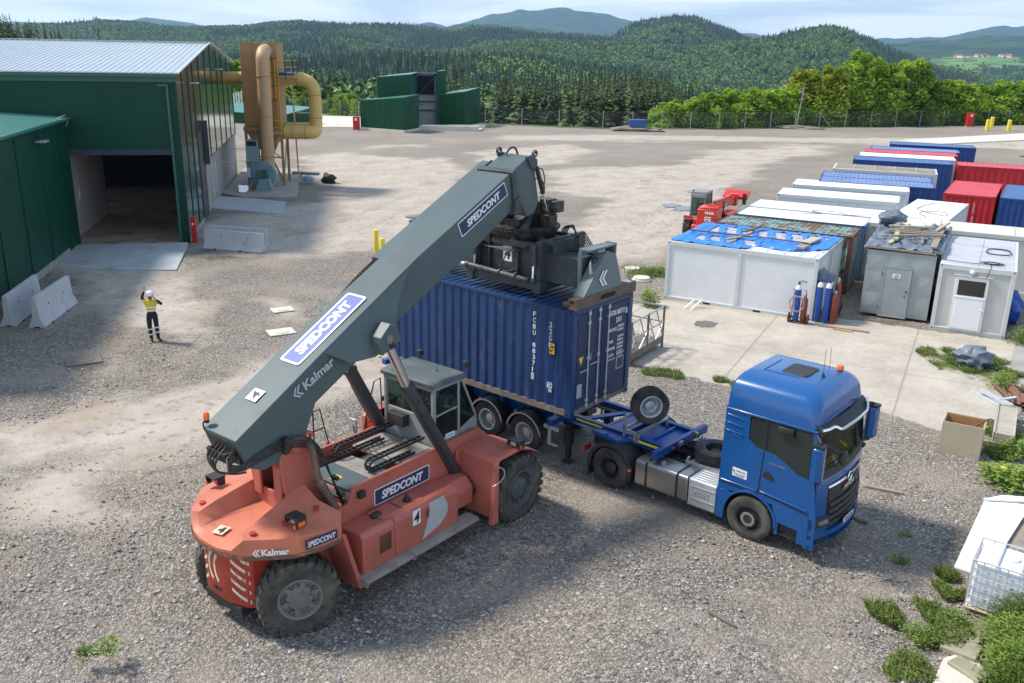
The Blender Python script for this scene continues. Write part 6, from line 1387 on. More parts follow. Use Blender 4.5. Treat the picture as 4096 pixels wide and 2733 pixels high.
mb.beam((5.19,.5,2.06),(5.12,1.2,2.20),.02,.015);mb.beam((5.19,1.3,2.06),(5.14,2.0,2.16),.02,.015)
mb.build('screen_surround','black',bd)
mb=MB()
curved(mb,1.62,1.85,5.21,5.19,.15,.14,.03,2.47,t_=.05);curved(mb,.98,1.64,5.24,5.21,.20,.16,.03,.42,t_=.05,n=4);curved(mb,.98,1.64,5.24,5.21,.20,.16,2.08,2.47,t_=.05,n=4)
curved(mb,.80,.99,5.30,5.26,.24,.22,.00,.48,t_=.10,n=4);curved(mb,.80,.99,5.30,5.26,.24,.22,2.02,2.50,t_=.10,n=4)
curved(mb,.52,.62,5.34,5.33,.26,.26,.0,2.5,t_=.14);curved(mb,.30,.40,5.28,5.34,.24,.26,.0,2.5,t_=.14)
curved(mb,.38,.99,5.29,5.29,.25,.25,.0,.18,t_=.12,n=3);curved(mb,.38,.99,5.29,5.29,.25,.25,2.32,2.50,t_=.12,n=3);curved(mb,.62,.82,5.32,5.30,.25,.24,.0,.44,t_=.10,n=3);curved(mb,.62,.82,5.32,5.30,.25,.24,2.06,2.5,t_=.10,n=3)
mb.prism([(4.98,.30),(5.12,.30),(5.10,1.0),(4.98,1.85),(4.94,1.85),(4.96,.9)],'y',.0,.06);mb.prism([(4.98,.30),(5.12,.30),(5.10,1.0),(4.98,1.85),(4.94,1.85),(4.96,.9)],'y',2.44,2.5)
mb.build('front_panel','blue',bd,angle=45,bevel=.012)
mb=MB();curved(mb,1.30,1.66,5.24,5.225,.16,.16,.44,2.06,t_=.03);curved(mb,.60,1.32,5.22,5.22,.16,.16,.46,2.04,t_=.02)
for i in range(4):curved(mb,.70+i*.155,.78+i*.155,5.29,5.27,.18,.18,.48,2.02,t_=.04)
curved(mb,.38,.54,5.20,5.22,.2,.2,.3,2.2,t_=.02);gl=mb.build('grille','black',bd)
mb=MB();curved(mb,1.63,1.675,5.262,5.255,.17,.17,.36,1.08,t_=.02,n=6);curved(mb,1.63,1.675,5.262,5.255,.17,.17,1.42,2.14,t_=.02,n=6)
text(mb,'MAN',(5.262,.98,1.40),(0,1,0),(0,0,1),.54,.12,bold=.05,depth=.01)
mb.lathe([(.10,0),(.12,.5),(.10,1),(.08,.5),(.10,0)],(5.25,1.25,1.62),(5.28,1.25,1.62),20,cap=False)
mb.build('badge','chrome',gl)
mb=MB();plate(mb,(5.352,.98,.64),(0,1,0),Z,.54,.12,.006,0);text(mb,'A70-K-432',(5.36,1.04,.665),(0,1,0),Z,.42,.07,k=1);mb.build('number_plate',['decal','black'],gl)
for y0,y1 in((.10,.46),(2.04,2.40)):
 mb=MB();curved(mb,.78,.98,5.335,5.30,.245,.23,y0-.04,y1+.04,t_=.02,n=4);hl=mb.build('headlight','black',bd,bevel=.01)
 mb=MB();curved(mb,.83,.92,5.342,5.312,.245,.23,y0+.04,y1-.05,t_=.01,n=4);mb.build('lens','hub',hl)
 mb=MB();curved(mb,.42,.51,5.352,5.352,.26,.26,y0+.02,y1,t_=.02,n=4);mb.build('fog_lamp','black',bd)
mb=MB();curved(mb,2.90,3.02,5.24,5.0,.20,.12,.02,2.48,t_=.012,k=0);mb.build('sun_visor','black',bd)
mb=MB();pts=[(5.0,.0,2.98),(5.06,.2,2.97),(5.12,.35,3.0),(5.20,.55,2.91),(5.24,.9,2.92),(5.26,1.25,2.93),(5.24,1.6,2.92),(5.20,1.95,2.91),(5.12,2.15,3.0),(5.06,2.3,2.97),(5.0,2.5,2.98)];mb.tube(pts,.032,10);mb.build('visor_rim','chrome',bd)
for y,sg in((-.0,-1),(2.5,1)):
 mb=MB();mb.beam((4.92,y,2.86),(5.10,y+sg*.22,2.80),.05,.05);mb.beam((4.95,y,1.95),(5.10,y+sg*.2,1.98),.10,.08);mb.beam((4.95,y-sg*.02,1.9),(5.1,y-sg*.02,1.85),.12,.1)
 ma=mb.build('mirror_arm','black',bd,bevel=.02)
 mb=MB();mb.prism([(4.98,y+sg*.14),(5.06,y+sg*.08),(5.20,y+sg*.14),(5.22,y+sg*.32),(5.10,y+sg*.38),(4.98,y+sg*.36)],'z',2.00,2.72);mb.build('mirror_housing','blue',ma,bevel=.03)
 mb=MB();mb.prism([(4.975,y+sg*.15),(4.98,y+sg*.15),(4.98,y+sg*.35),(4.975,y+sg*.35)],'z',2.04,2.68);mb.prism([(4.98,y+sg*.14),(5.20,y+sg*.14),(5.22,y+sg*.33),(4.98,y+sg*.36)],'z',2.72,2.78);mb.build('mirror_glass','black',ma)
mb=MB();mb.tube([(5.0,.10,2.70),(5.25,.20,2.55),(5.36,.32,2.45)],.03,8);mb.sph((5.38,.36,2.38),(.07,.17,.16));mb.build('kerb_mirror','black',bd)
mb=MB();mb.cyl((4.50,1.98,3.54),(4.50,1.98,3.64),.07,n=16,k=1);mb.lathe([(.075,0),(.078,.6),(.06,.95),(.01,1)],(4.50,1.98,3.64),(4.50,1.98,3.75),18,0);mb.build('beacon',['amber','black'],TK)
mb=MB();mb.cyl((4.42,1.25,3.66),(4.40,1.27,4.25),.005,n=5);mb.cyl((4.35,1.75,3.66),(4.33,1.77,4.15),.005,n=5);mb.lathe([(.05,0),(.012,1)],(4.42,1.25,3.64),(4.42,1.25,3.74),10);mb.build('antenna','black',TK)
mb=MB()
for y in(.45,1.65):mb.box(3.75,3.9,y-.1,y+.45,1.6,2.55);mb.box(3.85,4.3,y-.1,y+.45,1.45,1.65)
mb.box(4.55,5.05,.15,2.35,1.16,1.95);mb.build('interior','seat',TK,bevel=.03)
mb=MB();mb.box(4.95,5.12,.9,1.6,1.95,2.0);mb.prism([(4.6,1.25),(4.95,1.05),(5.05,1.2),(4.7,1.5)],'z',1.99,2.15,0);mb.add([(4.7,1.3,1.9),(4.98,1.1,1.95),(4.9,1.55,2.7),(4.7,1.6,2.6)],[(0,1,2,3)],0);mb.sph((4.5,1.85,2.25),(.16,.22,.30),k=1);mb.build('cab_clutter',['yellow','grafite'],TK)
mb=MB();mb.lathe([(.21,0),(.23,.5),(.21,1),(.19,.5),(.21,0)],(4.55,.70,2.02),(4.58,.70,2.08),20,cap=False);mb.build('steering_wheel','black',TK)
HY=R(11.1);HALL=empty('production_hall',(-17.08,46.88,0),HY,'large dark green sheet-metal hall with a light corrugated roof and a wide open gateway','industrial hall')
HW,HD,HE,HR=34.0,26.8,8.55,9.95
def ribs(mb,x0,x1,y,z0,z1,step,d=.012,k=0,out=-1):
 z=z0
 while z<z1:mb.box(x0,x1,min(y,y+out*d),max(y,y+out*d),z,z+step*.5,k);z+=step
mb=MB()
mb.box(-HW,-5.85,0,.12,0,HE);mb.box(-5.85,-.0,.0,.12,4.95,HE);mb.box(-.28,.0,0,.12,0,4.95)
ribs(mb,-HW,-.02,0,5.1,8.2,.11,.010)
mb.box(-6.05,-5.80,-.03,.15,0,4.95);mb.box(-.33,-.22,-.03,.15,0,4.95,1);mb.box(-5.9,-.2,-.04,.16,4.88,5.02,0)
mb.build('wall',['green','greenedge' if 'greenedge' in M else 'green'],HALL)
mb=MB()
def gable(y0,y1,z0f,k=0):
 zr=lambda y:HE+(HR-HE)*(1-abs(y-HD/2)/(HD/2))
 ps=[(y0,z0f),(y1,z0f),(y1,zr(y1))]+([(HD/2,HR)]if y0<HD/2<y1 else[])+[(y0,zr(y0))]
 mb.prism(ps,'x',-.10,0,k)
n_=9;ys_=[0,2.1,4.2,6.1,8.7,11.5,14.4,17.5,20.6,23.7,HD]
for i in range(len(ys_)-1):
 gable(ys_[i]+.02,ys_[i+1]-.02,.25 if i<3 else(5.1 if i==3 else 3.15))
gw=mb.build('gable_wall','greengloss',HALL,smooth=False)
mb=MB()
for y in ys_[1:]:
 zr=HE+(HR-HE)*(1-abs(y-HD/2)/(HD/2));mb.box(-.02,.035,y-.045,y+.045,.25 if y<6 else 3.15,zr)
mb.box(-.02,.06,-.09,.09,.0,HE);mb.box(-.09,.04,-.06,.0,0,HE);mb.build('cover_strip','green',gw)
mb=MB();mb.prism([(.1,0),(6.1,0),(6.1,.26),(.1,.26)],'x',-.08,.03);mb.box(-.25,-.05,8.7,HD,0,3.2);mb.box(-.35,-.02,8.7,9.3,0,3.2);mb.box(-.08,.05,8.7,HD,3.12,3.2);mb.build('plinth','concrete',HALL)
mb=MB();mb.box(-.12,-.06,6.15,8.65,0,5.1);mb.box(-.02,.25,8.6,8.72,3.0,5.6);mb.box(-.02,.05,6.05,6.2,0,5.2);mb.build('roller_door','black2',HALL)
mb=MB()
for y in(11.6,13.0):mb.box(-.06,-.03,y,y+.5,.6,2.6);
mb.build('window_frame','grafite',HALL)
mb=MB()
for sgn in(0,1):
 y0,y1=(-.35,HD/2)if sgn==0 else(HD+.35,HD/2)
 n_=int(HW/.30);pr_=[]
 for i in range(n_):
  a=-HW+.0+i*(HW+.25)/n_;per=(HW+.25)/n_;pr_+=[(a,.0),(a+per*.60,.0),(a+per*.70,.045),(a+per*.90,.045)]
 pr_.append((.25,0))
 V_=[]
 for a,d in pr_:V_+=[(a,y0,HE+.02+d),(a,y1,HR+.02+d)]
 mb.add(V_,[(2*i,2*i+2,2*i+3,2*i+1)for i in range(len(pr_)-1)])
mb.box(-HW,.2,-.30,HD+.3,HE-.02,HE)if False else None
rf_=mb.build('roof','roofalu',HALL,angle=20)
mb=MB();mb.prism([(-.40,HE-.02),(-.36,HE-.02),(HD/2,HR+.04),(HD/2,HR+.10),(-.40,HE+.06)],'x',.18,.27);mb.prism([(HD+.40,HE-.02),(HD/2,HR+.02),(HD/2,HR+.10),(HD+.40,HE+.08)],'x',.18,.27);mb.box(-HW,.26,HD/2-.18,HD/2+.18,HR+.06,HR+.10);mb.box(-HW,.26,-.42,-.34,HE-.0,HE+.05);mb.build('ridge_flashing','trimw',rf_)
mb=MB();mb.box(-HW,.10,-.40,-.06,HE-.16,HE-.01);mb.box(-HW,.06,-.10,0,HE-.42,HE-.12);mb.box(-.45,-.33,-.18,-.06,0.0,HE-.5);mb.box(-.85,-.33,-.16,-.06,HE-.62,HE-.50);mb.build('gutter','greengut',rf_,bevel=.01)
for x,y in((-13.5,HD/2+1),(-17.5,HD/2+1)):
 mb=MB();mb.box(x-.9,x+.9,y-.7,y+.7,HR-.1,HR+.25);mb.box(x-.6,x+.6,y-.5,y+.5,HR+.25,HR+.6);mb.build('roof_vent','white',HALL,bevel=.05)
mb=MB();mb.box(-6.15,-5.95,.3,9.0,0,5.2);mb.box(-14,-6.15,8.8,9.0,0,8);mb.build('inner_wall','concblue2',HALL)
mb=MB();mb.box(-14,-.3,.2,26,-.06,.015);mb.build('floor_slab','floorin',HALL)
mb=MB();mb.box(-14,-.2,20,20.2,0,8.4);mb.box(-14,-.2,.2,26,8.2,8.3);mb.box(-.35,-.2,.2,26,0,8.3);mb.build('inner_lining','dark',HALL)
mb=MB();mb.box(-5.95,-5.90,3.0,3.22,1.9,2.35);mb.tube([(-5.92,3.1,3.4),(-5.92,3.12,2.35)],.01,5,sub=1);mb.build('switch_box','white',HALL)
mb=MB();mb.box(-5.8,-.25,.05,.12,4.55,4.90);mb.box(-5.88,-5.72,.02,.2,0,4.9);mb.build('gate_frame','gateblue',HALL)
def floodlight(parent,p,d,name='floodlight'):
 mb=MB();p=Vector(p);d=Vector(d);mb.beam(p,p+d*.35,.04);mb.prism([(-.18,-.06),(.18,-.06),(.2,.03),(-.2,.03)],'z',0,.08)if False else None
 q_=p+d*.35;mb.box(q_.x-.22,q_.x+.22,q_.y-.30,q_.y+.30,q_.z-.02,q_.z+.07);return mb.build(name,'steel',parent,bevel=.02)
floodlight(HALL,(.0,4.2,7.9),(1,0,0));floodlight(HALL,(.0,16,8.3),(1,0,0))
LT_=empty('side_shed',(-22.30,45.75,0),HY,'dark green lower annex at the left edge, running towards the camera from the hall','annex')
mb=MB();mb.box(-8,0,-19.5,.05,.0,6.35);sw_=mb.build('wall','green',LT_)
mb=MB();y=-1.6
for i in range(6):mb.box(-.02,.05,y-.10,y+.10,.25,6.2);y-=3.1
mb.box(-.05,.06,-19.5,0,6.12,6.34);mb.build('cover_strip','green',sw_)
mb=MB();mb.box(-.1,.07,-19.5,-2.2,0,.32);mb.build('plinth','concrete',LT_)
mb=MB();V_=[];n_=60
for i in range(n_):
 a=-19.8+i*19.85/n_;per=19.85/n_
 for d_,f in((0,0),(0,.6),(.035,.7),(.035,.9)):V_+=[(.22,a+per*f,6.40+d_),(-8,a+per*f,6.95+d_)]
mb.add(V_,[(2*i,2*i+2,2*i+3,2*i+1)for i in range(len(V_)//2-1)]);lr_=mb.build('roof','greenroof',LT_,angle=20)
mb=MB();mb.box(.16,.28,-19.8,.05,6.30,6.44);mb.build('gutter','greenroof',lr_,bevel=.02)
mb=MB();mb.tube([(.1,-.1,6.55),(.3,-2.4,6.52),(.25,-.4,6.35),(.05,-.1,6.0)],.015,5);mb.build('cable','white',LT_)
floodlight(LT_,(.02,-5.3,5.75),(1,0,0))
tag_o=empty('dark_silo',(-47.5,82,0),0,'dark green and blue tower rising behind the hall roof at the far left edge','silo')
mb=MB();mb.box(-2.4,-.2,-1,1,0,11.6);mb.build('wall','green',tag_o);mb=MB();mb.cyl((.35,0,9.0),(.35,0,12.1),.38,n=20);mb.build('tank','navy',tag_o);mb=MB();mb.beam((-.1,-.5,11.5),(-.1,-.5,13.0),.05);mb.beam((.1,-.5,11.5),(.1,-.5,13.0),.05);mb.tube([(.6,-.4,9.6),(1.0,-.4,9.9),(1.05,-.4,9.4)],.05,6);mb.build('handrail','cream',tag_o)
def slab(name,pts,z,th,m,label=None):
 mb=MB();P=[gp(x,y,z)[:2]for x,y in pts];mb.prism([tuple(p)for p in P],'z',z-th,z);o=mb.build(name,m,None,bevel=.01);tag(o,kind='structure');return o
def wedge(name,pts,zs,m):
 mb=MB();P=[gp(x,y,z)for(x,y),z in zip(pts,zs)];n=len(P);mb.add([tuple(p)for p in P]+[(p.x,p.y,-.12)for p in P],[list(range(n)),list(range(n,2*n))[::-1]]+[(i,(i+1)%n,n+(i+1)%n,n+i)for i in range(n)]);o=mb.build(name,m);tag(o,kind='structure');return o
wedge('gateway_ramp',[(168,562),(430,556),(432,560),(405,619),(300,619),(215,618),(132,612)],[.16,.16,.15,.045,.04,.035,.03],'concblue')
wedge('side_ramp',[(485,449),(590,456),(657,463),(650,478),(655,492),(481,477)],[.24,.16,.05,.05,.04,.2],'concblue')
wedge('filter_pad',[(509,443),(560,452),(681,453),(690,386),(560,386)],[.18,.2,.25,.25,.2],'concrete')
slab('far_slab',[(640,290),(700,291),(855,292),(855,268),(745,266),(700,272)],.05,.1,'slabpale')
slab('far_road',[(2050,322),(2350,306),(2420,304),(2420,318),(2160,330)],.12,.2,'slabpale')
def puddle(pts,z=.012):
 P=[gp(x,y,z)for x,y in pts];c_=sum(P,Vector())/len(P);Q=[]
 n=len(P)
 for i in range(n):
  a,b=P[i],P[(i+1)%n]
  for j in range(5):
   t=j/5;q=a.lerp(b,t);q=c_+(q-c_)*(1+.10*math.sin(7*(i+t)+3*i));Q.append(q)
 mb=MB();mb.add([tuple(q)for q in Q]+[tuple(c_)],[(i,(i+1)%len(Q),len(Q))for i in range(len(Q))]);o=mb.build('puddle','water');tag(o,kind='structure');return o
for z_,pts in((.03,[(1520,469),(1545,466),(1562,471),(1550,476),(1526,475)]),(.03,[(1552,474),(1600,474),(1612,480),(1580,484),(1548,482)]),(.03,[(1545,480),(1568,483),(1560,486),(1536,484)]),(.03,[(1575,437),(1610,437),(1608,442),(1580,442)])):
 puddle(pts,z_)
puddle([(541,425),(568,425),(572,432),(566,441),(546,441)],.215)
puddle([(1595,738),(1620,735),(1646,742),(1640,750),(1610,751),(1594,746)],.035)
FT=empty('dust_filter',(-18.03,66.0,0),R(4),'tall tan dust filter tower on legs with a yellow caged ladder and a platform','filter tower')
mb=MB();mb.box(-1.28,1.28,0,2.4,4.35,10.05);bd_=mb.build('casing','tan',FT,bevel=.02)
mb=MB()
for z in(10.0,8.25,6.4,4.4):mb.box(-1.33,1.33,-.05,2.45,z,z+.06)
for x in(-.45,.2,.85):mb.box(x,x+.05,-.035,0,4.4,10.0)
for z in(4.9,6.9,8.8):mb.box(1.28,1.31,0,2.4,z,z+.04)
mb.build('stiffener','tan',bd_)
mb=MB();mb.box(-1.35,1.35,-.25,2.5,4.05,4.35);mb.prism([(-1.2,4.05),(1.2,4.05),(.75,3.1),(-.75,3.1)],'y',0,2.2);mb.prism([(-.75,3.1),(.75,3.1),(.35,2.2),(-.1,2.2)],'y',.7,1.6);mb.build('hopper','tan',FT)
mb=MB()
for x in(-1.25,1.25):
 for y in(.05,2.3):mb.box(x-.09,x+.09,y-.09,y+.09,.25,4.1)
mb.beam((1.25,.05,.3),(-.1,.05,3.6),.08);mb.beam((.2,.05,2.9),(1.25,.05,2.1),.06);mb.beam((1.25,.05,.5),(1.25,2.3,3.8),.07);mb.beam((-1.25,.05,3.6),(-1.25,2.3,.6),.07);mb.beam((.1,.1,2.2),(1.2,.1,2.2),.1);mb.beam((.15,.1,.3),(.15,.1,2.3),.12);mb.beam((.4,.0,2.0),(1.1,.0,.4),.05);mb.beam((.6,.0,2.0),(1.25,.0,.6),.05)
mb.build('support_leg','tan',FT)
mb=MB()
for x in(.65,1.12):mb.beam((x,-.12,4.3),(x,-.12,9.0),.035)
for i in range(15):mb.beam((.65,-.12,4.5+i*.3),(1.12,-.12,4.5+i*.3),.025)
for i in range(3):mb.beam((.60+i*.28,-.62,6.3),(.60+i*.28,-.62,9.0),.05)
mb.beam((1.35,-.4,4.0),(1.30,-.4,9.0),.06)
for y_ in(4.85,4.4):mb.beam((.3,-.75,y_),(1.3,-.75,y_),.04)
mb.build('caged_ladder','ladder',FT)
mb=MB()
for z in(9.0,8.1,7.2,6.3):mb.beam((.55,-.62,z),(1.25,-.62,z),.05);mb.beam((.58,-.62,z),(.62,-.1,z),.04);mb.beam((1.2,-.62,z),(1.15,-.1,z),.04)
mb.beam((.85,-.75,3.9),(.85,-.75,4.9),.05);mb.build('ladder_hoop','black',FT)
mb=MB();mb.box(1.3,2.4,-.5,1.2,7.72,7.92);mb.prism([(1.3,7.3),(1.3,7.72),(2.4,7.72)],'y',-.4,-.3);mb.box(.2,1.35,-.85,-.1,3.9,4.1);mb.build('platform','tan',FT)
mb=MB()
for z in(8.45,8.9):mb.beam((1.3,-.5,z),(2.4,-.5,z),.04);mb.beam((2.4,-.5,z),(2.4,1.2,z),.04);mb.beam((1.3,1.2,z),(2.4,1.2,z),.04)
mb.build('platform_rail','ladder',FT)
mb=MB();mb.beam((2.4,-.5,7.9),(2.4,-.5,8.95),.08);mb.beam((1.85,-.5,7.7),(1.85,-.5,8.9),.06);mb.box(2.37,2.43,-.5,1.0,7.9,8.9)if False else None;mb.beam((2.4,1.2,7.9),(2.4,1.2,8.9),.06);mb.build('platform_post','black',FT)
mb=MB();mb.sph((1.65,.2,8.0),(.35,.4,.14));mb.sph((2.05,.3,7.98),(.25,.3,.1));mb.build('folded_sheet','gasblue',FT)
def ring_tube(mb,pts,r_,n=22,k=0):mb.tube(pts,r_,n,k=k,sub=6)
def collars(mb,ps,r_,k=0):
 for a,b in ps:mb.cyl(a,b,r_,n=22,k=k)
mb=MB();mb.tube([(.45,-1.35,1.35),(.47,-1.35,3.0),(.50,-1.35,6.0),(.52,-1.35,8.6),(.52,-1.28,9.1),(.52,-.9,9.42),(.52,-.4,9.52),(.52,.05,9.53)],.46,24,sub=3)
mb.T=None;ck=mb.build('stack_duct','peach',FT)
mb=MB();collars(mb,[((.49,-1.35,5.15),(.49,-1.35,5.20)),((.51,-1.35,7.85),(.51,-1.35,7.90)),((.46,-1.35,2.4),(.46,-1.35,2.45))],.51);mb.build('flange','tan',ck)
mb=MB();mb.tube([(-4.4,1.9,7.55),(-2.5,1.9,7.58),(-1.2,1.9,7.60)],.46,22,sub=1);mb.build('inlet_duct','cream',FT)
mb=MB();mb.tube([(1.2,1.4,7.63),(2.3,1.4,7.65),(2.75,1.4,7.6),(3.15,1.4,7.42),(3.42,1.4,7.1),(3.52,1.4,6.7),(3.53,1.4,5.5),(3.53,1.4,4.35)],.46,22,sub=3)
lp=mb.build('loop_duct','cream',FT)
mb=MB();mb.tube([(3.53,1.4,4.5),(3.53,1.2,4.1),(3.5,.7,3.98),(3.2,.45,3.96),(2.6,.4,3.95),(1.2,.4,3.95)],.46,22,sub=3);mb.tube([(1.2,1.6,4.25),(2.8,1.6,4.28),(3.3,1.5,4.3)],.3,16,sub=2);mb.build('return_duct','cream',FT)
mb=MB();collars(mb,[((2.35,1.4,7.65),(2.40,1.4,7.65)),((3.53,1.4,6.5),(3.53,1.4,6.55)),((3.53,1.4,4.9),(3.53,1.4,4.95)),((2.9,.42,3.95),(2.94,.42,3.95)),((2.0,.4,3.95),(2.04,.4,3.95)),((1.4,.4,3.95),(1.44,.4,3.95))],.51);mb.build('flange','tan',lp)
mb=MB();mb.beam((1.95,1.4,7.3),(2.1,1.4,.2),.10);mb.build('duct_prop','cream',FT)
FN=empty('extraction_fan',(-17.75,63.9,.24),R(6),'blue-grey extraction fan with a green motor at the foot of the tan filter tower','fan')
mb=MB();vol=[(-.95,1.75),(-.95,1.2)]+[(math.cos(R(a))*(.88+.0*a),1.05+math.sin(R(a))*.92)for a in range(190,361,12)]+[(math.cos(R(a))*.92,1.05+math.sin(R(a))*.95)for a in range(0,100,12)]+[(-.2,2.0),(-.2,1.9)]
mb.prism([(x,z-.05)for x,z in vol],'y',.0,.75);vv=mb.build('volute','fan',FN,bevel=.02)
mb=MB();mb.beam((-.9,-.02,1.35),(.85,-.02,1.35),.05);mb.beam((-.3,-.02,.4),(-.3,-.02,1.9),.05);mb.beam((.45,-.02,.35),(.45,-.02,1.7),.05);mb.beam((-.85,-.02,.75),(.9,-.02,.75),.05);mb.box(-1.05,-.1,-.1,.85,1.72,1.98);mb.build('rib','fan',vv)
mb=MB();mb.prism([(-.98,1.98),(-.16,1.98),(-.20,3.35),(-1.02,3.40)],'y',.0,.8);mb.build('outlet_duct','fan',FN,bevel=.01)
mb=MB();mb.box(-.92,-.28,-.012,.0,2.98,3.30);
for i in range(4):mb.box(-.85+i*.2,-.76+i*.2,-.115,-.1,1.82,1.90)
mb.build('opening','dark',FN)
mb=MB();mb.prism([(-.40,0),(.78,0),(.60,.80),(-.08,.80)],'y',-.85,-.25);mb.build('pedestal','fan',FN,bevel=.01)
mb=MB();mb.box(-.45,.82,-.92,-.15,-.25,.02);mb.box(-.8,.3,.2,.8,-.2,.25);mb.build('foundation_block','concrete',FN)
mb=MB();mb.cyl((.22,-.72,1.02),(.22,-.05,1.02),.21,n=18);mb.box(.08,.32,-.55,-.3,1.18,1.40)
for i in range(10):a=i*.628;mb.box(.22+math.cos(a)*.21-.01,.22+math.cos(a)*.21+.01,-.65,-.2,1.02+math.sin(a)*.21-.01,1.02+math.sin(a)*.21+.01)
mb.build('motor','motor',FN)
mb=MB();mb.tube([(.05,-.45,1.35),(-.2,-.5,1.30),(-.35,-.45,.9),(-.6,-.4,.8),(-.7,-.4,1.2),(-.7,-.4,2.0)],.02,6);mb.cyl((-.55,-.9,-.2),(-.6,-.9,1.75),.025,n=6);mb.build('cable','navy',FN)
mb=MB();mb.box(-.85,-.62,-.98,-.85,.95,1.6);mb.build('control_box','grafite',FN,bevel=.01)
mb=MB();mb.beam((-.65,-.3,2.0),(-3.1,-1.2,2.0),.03);mb.beam((-.9,.1,2.75),(-2.6,.6,2.75),.03);mb.beam((-3.1,-1.2,2.0),(-2.5,.6,2.75),.03);mb.build('bracing_rod','steel',FN)
o=MB();o.cyl((-20.2,70.2,.65),(-18.3,70.0,.65),.11,n=12);o.cyl((-17.0,69.6,.65),(-14.9,69.3,.65),.12,n=12);
o=o.build('floor_pipe','fan');tag(o,'pale blue-grey pipe lying across the pad behind the filter tower','pipe')
def lump(name,c,r_,m,seed,label,cat,parent=None,rough_=.35,n=26,flat=1.0,group=None):
 rg_=random.Random(seed);mb=MB();mb.sph((0,0,0),1.0,n,n//2)
 off=Vector((seed*3.7,seed*1.3,0))
 for v in mb.v:
  q=v.normalized();d=1+rough_*(noise.noise(q*1.8+off))*1.5+rough_*.5*abs(noise.noise(q*5+off))-rough_*.25*abs(noise.noise(q*11+off));v.x=c[0]+q.x*d*r_[0];v.y=c[1]+q.y*d*r_[1];v.z=max(c[2]-r_[2]*.9,c[2]+q.z*d*r_[2])
 o=mb.build(name,m,parent,angle=50)
 if label:tag(o,label,cat,group)
 return o
lump('plastic_bundle',(-14.1,68.9,.35),(.55,.4,.38),'black',3,'crumpled black plastic tied over the end of the pale pipe by the filter pad','bundle')
lump('blue_bag',(-15.6,68.3,.42),(.45,.3,.2),'pale_bag',5,'pale blue bag lying on the filter pad beside the tower leg','bag')
def barrier_mesh(L_):
 mb=MB();pr=[(-.30,0),(-.30,.05),(-.27,.09),(-.13,.32),(-.085,.92),(.085,.92),(.13,.32),(.27,.09),(.30,.05),(.30,0)]
 mb.prism(pr,'x',0,L_);
 return mb
def barrier(x,y,rz,L_,label,H_=1.0):
 o=empty('concrete_barrier',(x,y,0),rz,label,'barrier','concrete barriers');mb=barrier_mesh(L_);b=mb.build('body','barrier',o,bevel=.012);b.scale=(1,1,H_)
 mb=MB()
 for f in(.18,.62):mb.box(L_*f,L_*f+.16,-.31,.31,-.01,.055)
 mb.prism([(-.12,-.01),(.12,-.01),(.09,.05),(-.09,.05)],'x',-.005,.02);mb.build('lifting_slot','dark',o)
 mb=MB()
 for f in(.3,.75):mb.cyl((L_*f,-.13,.68),(L_*f,-.09,.68),.03,n=8)
 mb.build('anchor_hole','dark',o);return o
bd0=math.atan2(.979,-.205)
barrier(-18.55,31.75,bd0-.04,3.4,'pale concrete road barrier standing against the green annex wall',1.25)
barrier(-17.45,31.65,bd0-.10,3.4,'pale concrete road barrier parallel to the annex wall, the one farther from the wall',1.25)
barrier(-15.85,45.75,R(-14),3.3,'concrete barrier by the red hydrant post, nearer to the camera of the two',1.05)
barrier(-16.05,46.75,R(-10),3.3,'concrete barrier by the red hydrant post, behind the other barrier',1.05)
def postbox(x,y,h,w_,label,name='hydrant_cabinet',rz=0):
 o=empty(name,(x,y,0),rz,label,'hydrant cabinet');mb=MB();mb.box(-w_/2,w_/2,-w_*.4,w_*.4,.12,h);mb.build('cabinet','redbox',o,bevel=.01);mb=MB();mb.box(-w_*.6,w_*.6,-w_*.5,w_*.5,0,.12);mb.build('base','concrete',o)
 mb=MB();plate(mb,(-w_*.2,-w_*.4-.003,h*.72),(1,0,0),Z,w_*.4,w_*.4,.004);mb.build('label_plate','decal',o);return o
postbox(-16.6,46.3,1.5,.24,'narrow red post cabinet standing at the corner of the green hall')
postbox(-19.5,113.2,1.6,.75,'red hydrant cabinet on a plinth beside the far green building')
postbox(66.9,137.4,2.0,.9,'red hydrant cabinet beside the wire fence at the far right')
def bollard(x,y,h,r_,label,g_):
 mb=MB();mb.lathe([(r_,0),(r_,.96),(r_*.8,1)],(0,0,0),(0,0,h),16);o=mb.build('bollard','yellow',None);o.location=(x,y,0);tag(o,label,'bollard',g_)
bollard(-7.0,45.2,1.2,.13,'yellow bollard just left of the boom, the taller-looking left one of the pair','yellow bollards behind the boom');bollard(-6.45,43.6,1.1,.13,'yellow bollard just left of the boom, the right one half hidden by it','yellow bollards behind the boom')
for x,y,l_ in((66.4,131.0,'left-hand yellow bollard by the far right road'),(70.0,137.0,'middle yellow bollard by the far right road, the one set back'),(69.6,131.3,'right-hand yellow bollard by the far right road'),(74.5,133.8,'rightmost yellow bollard cut by the photo edge')):bollard(x,y,1.5,.28,l_,'yellow bollards at the far right')
FB=empty('green_building',(0,0,0),0,'far green profiled-sheet building of three mono-pitch volumes with a tall open bay','industrial building')
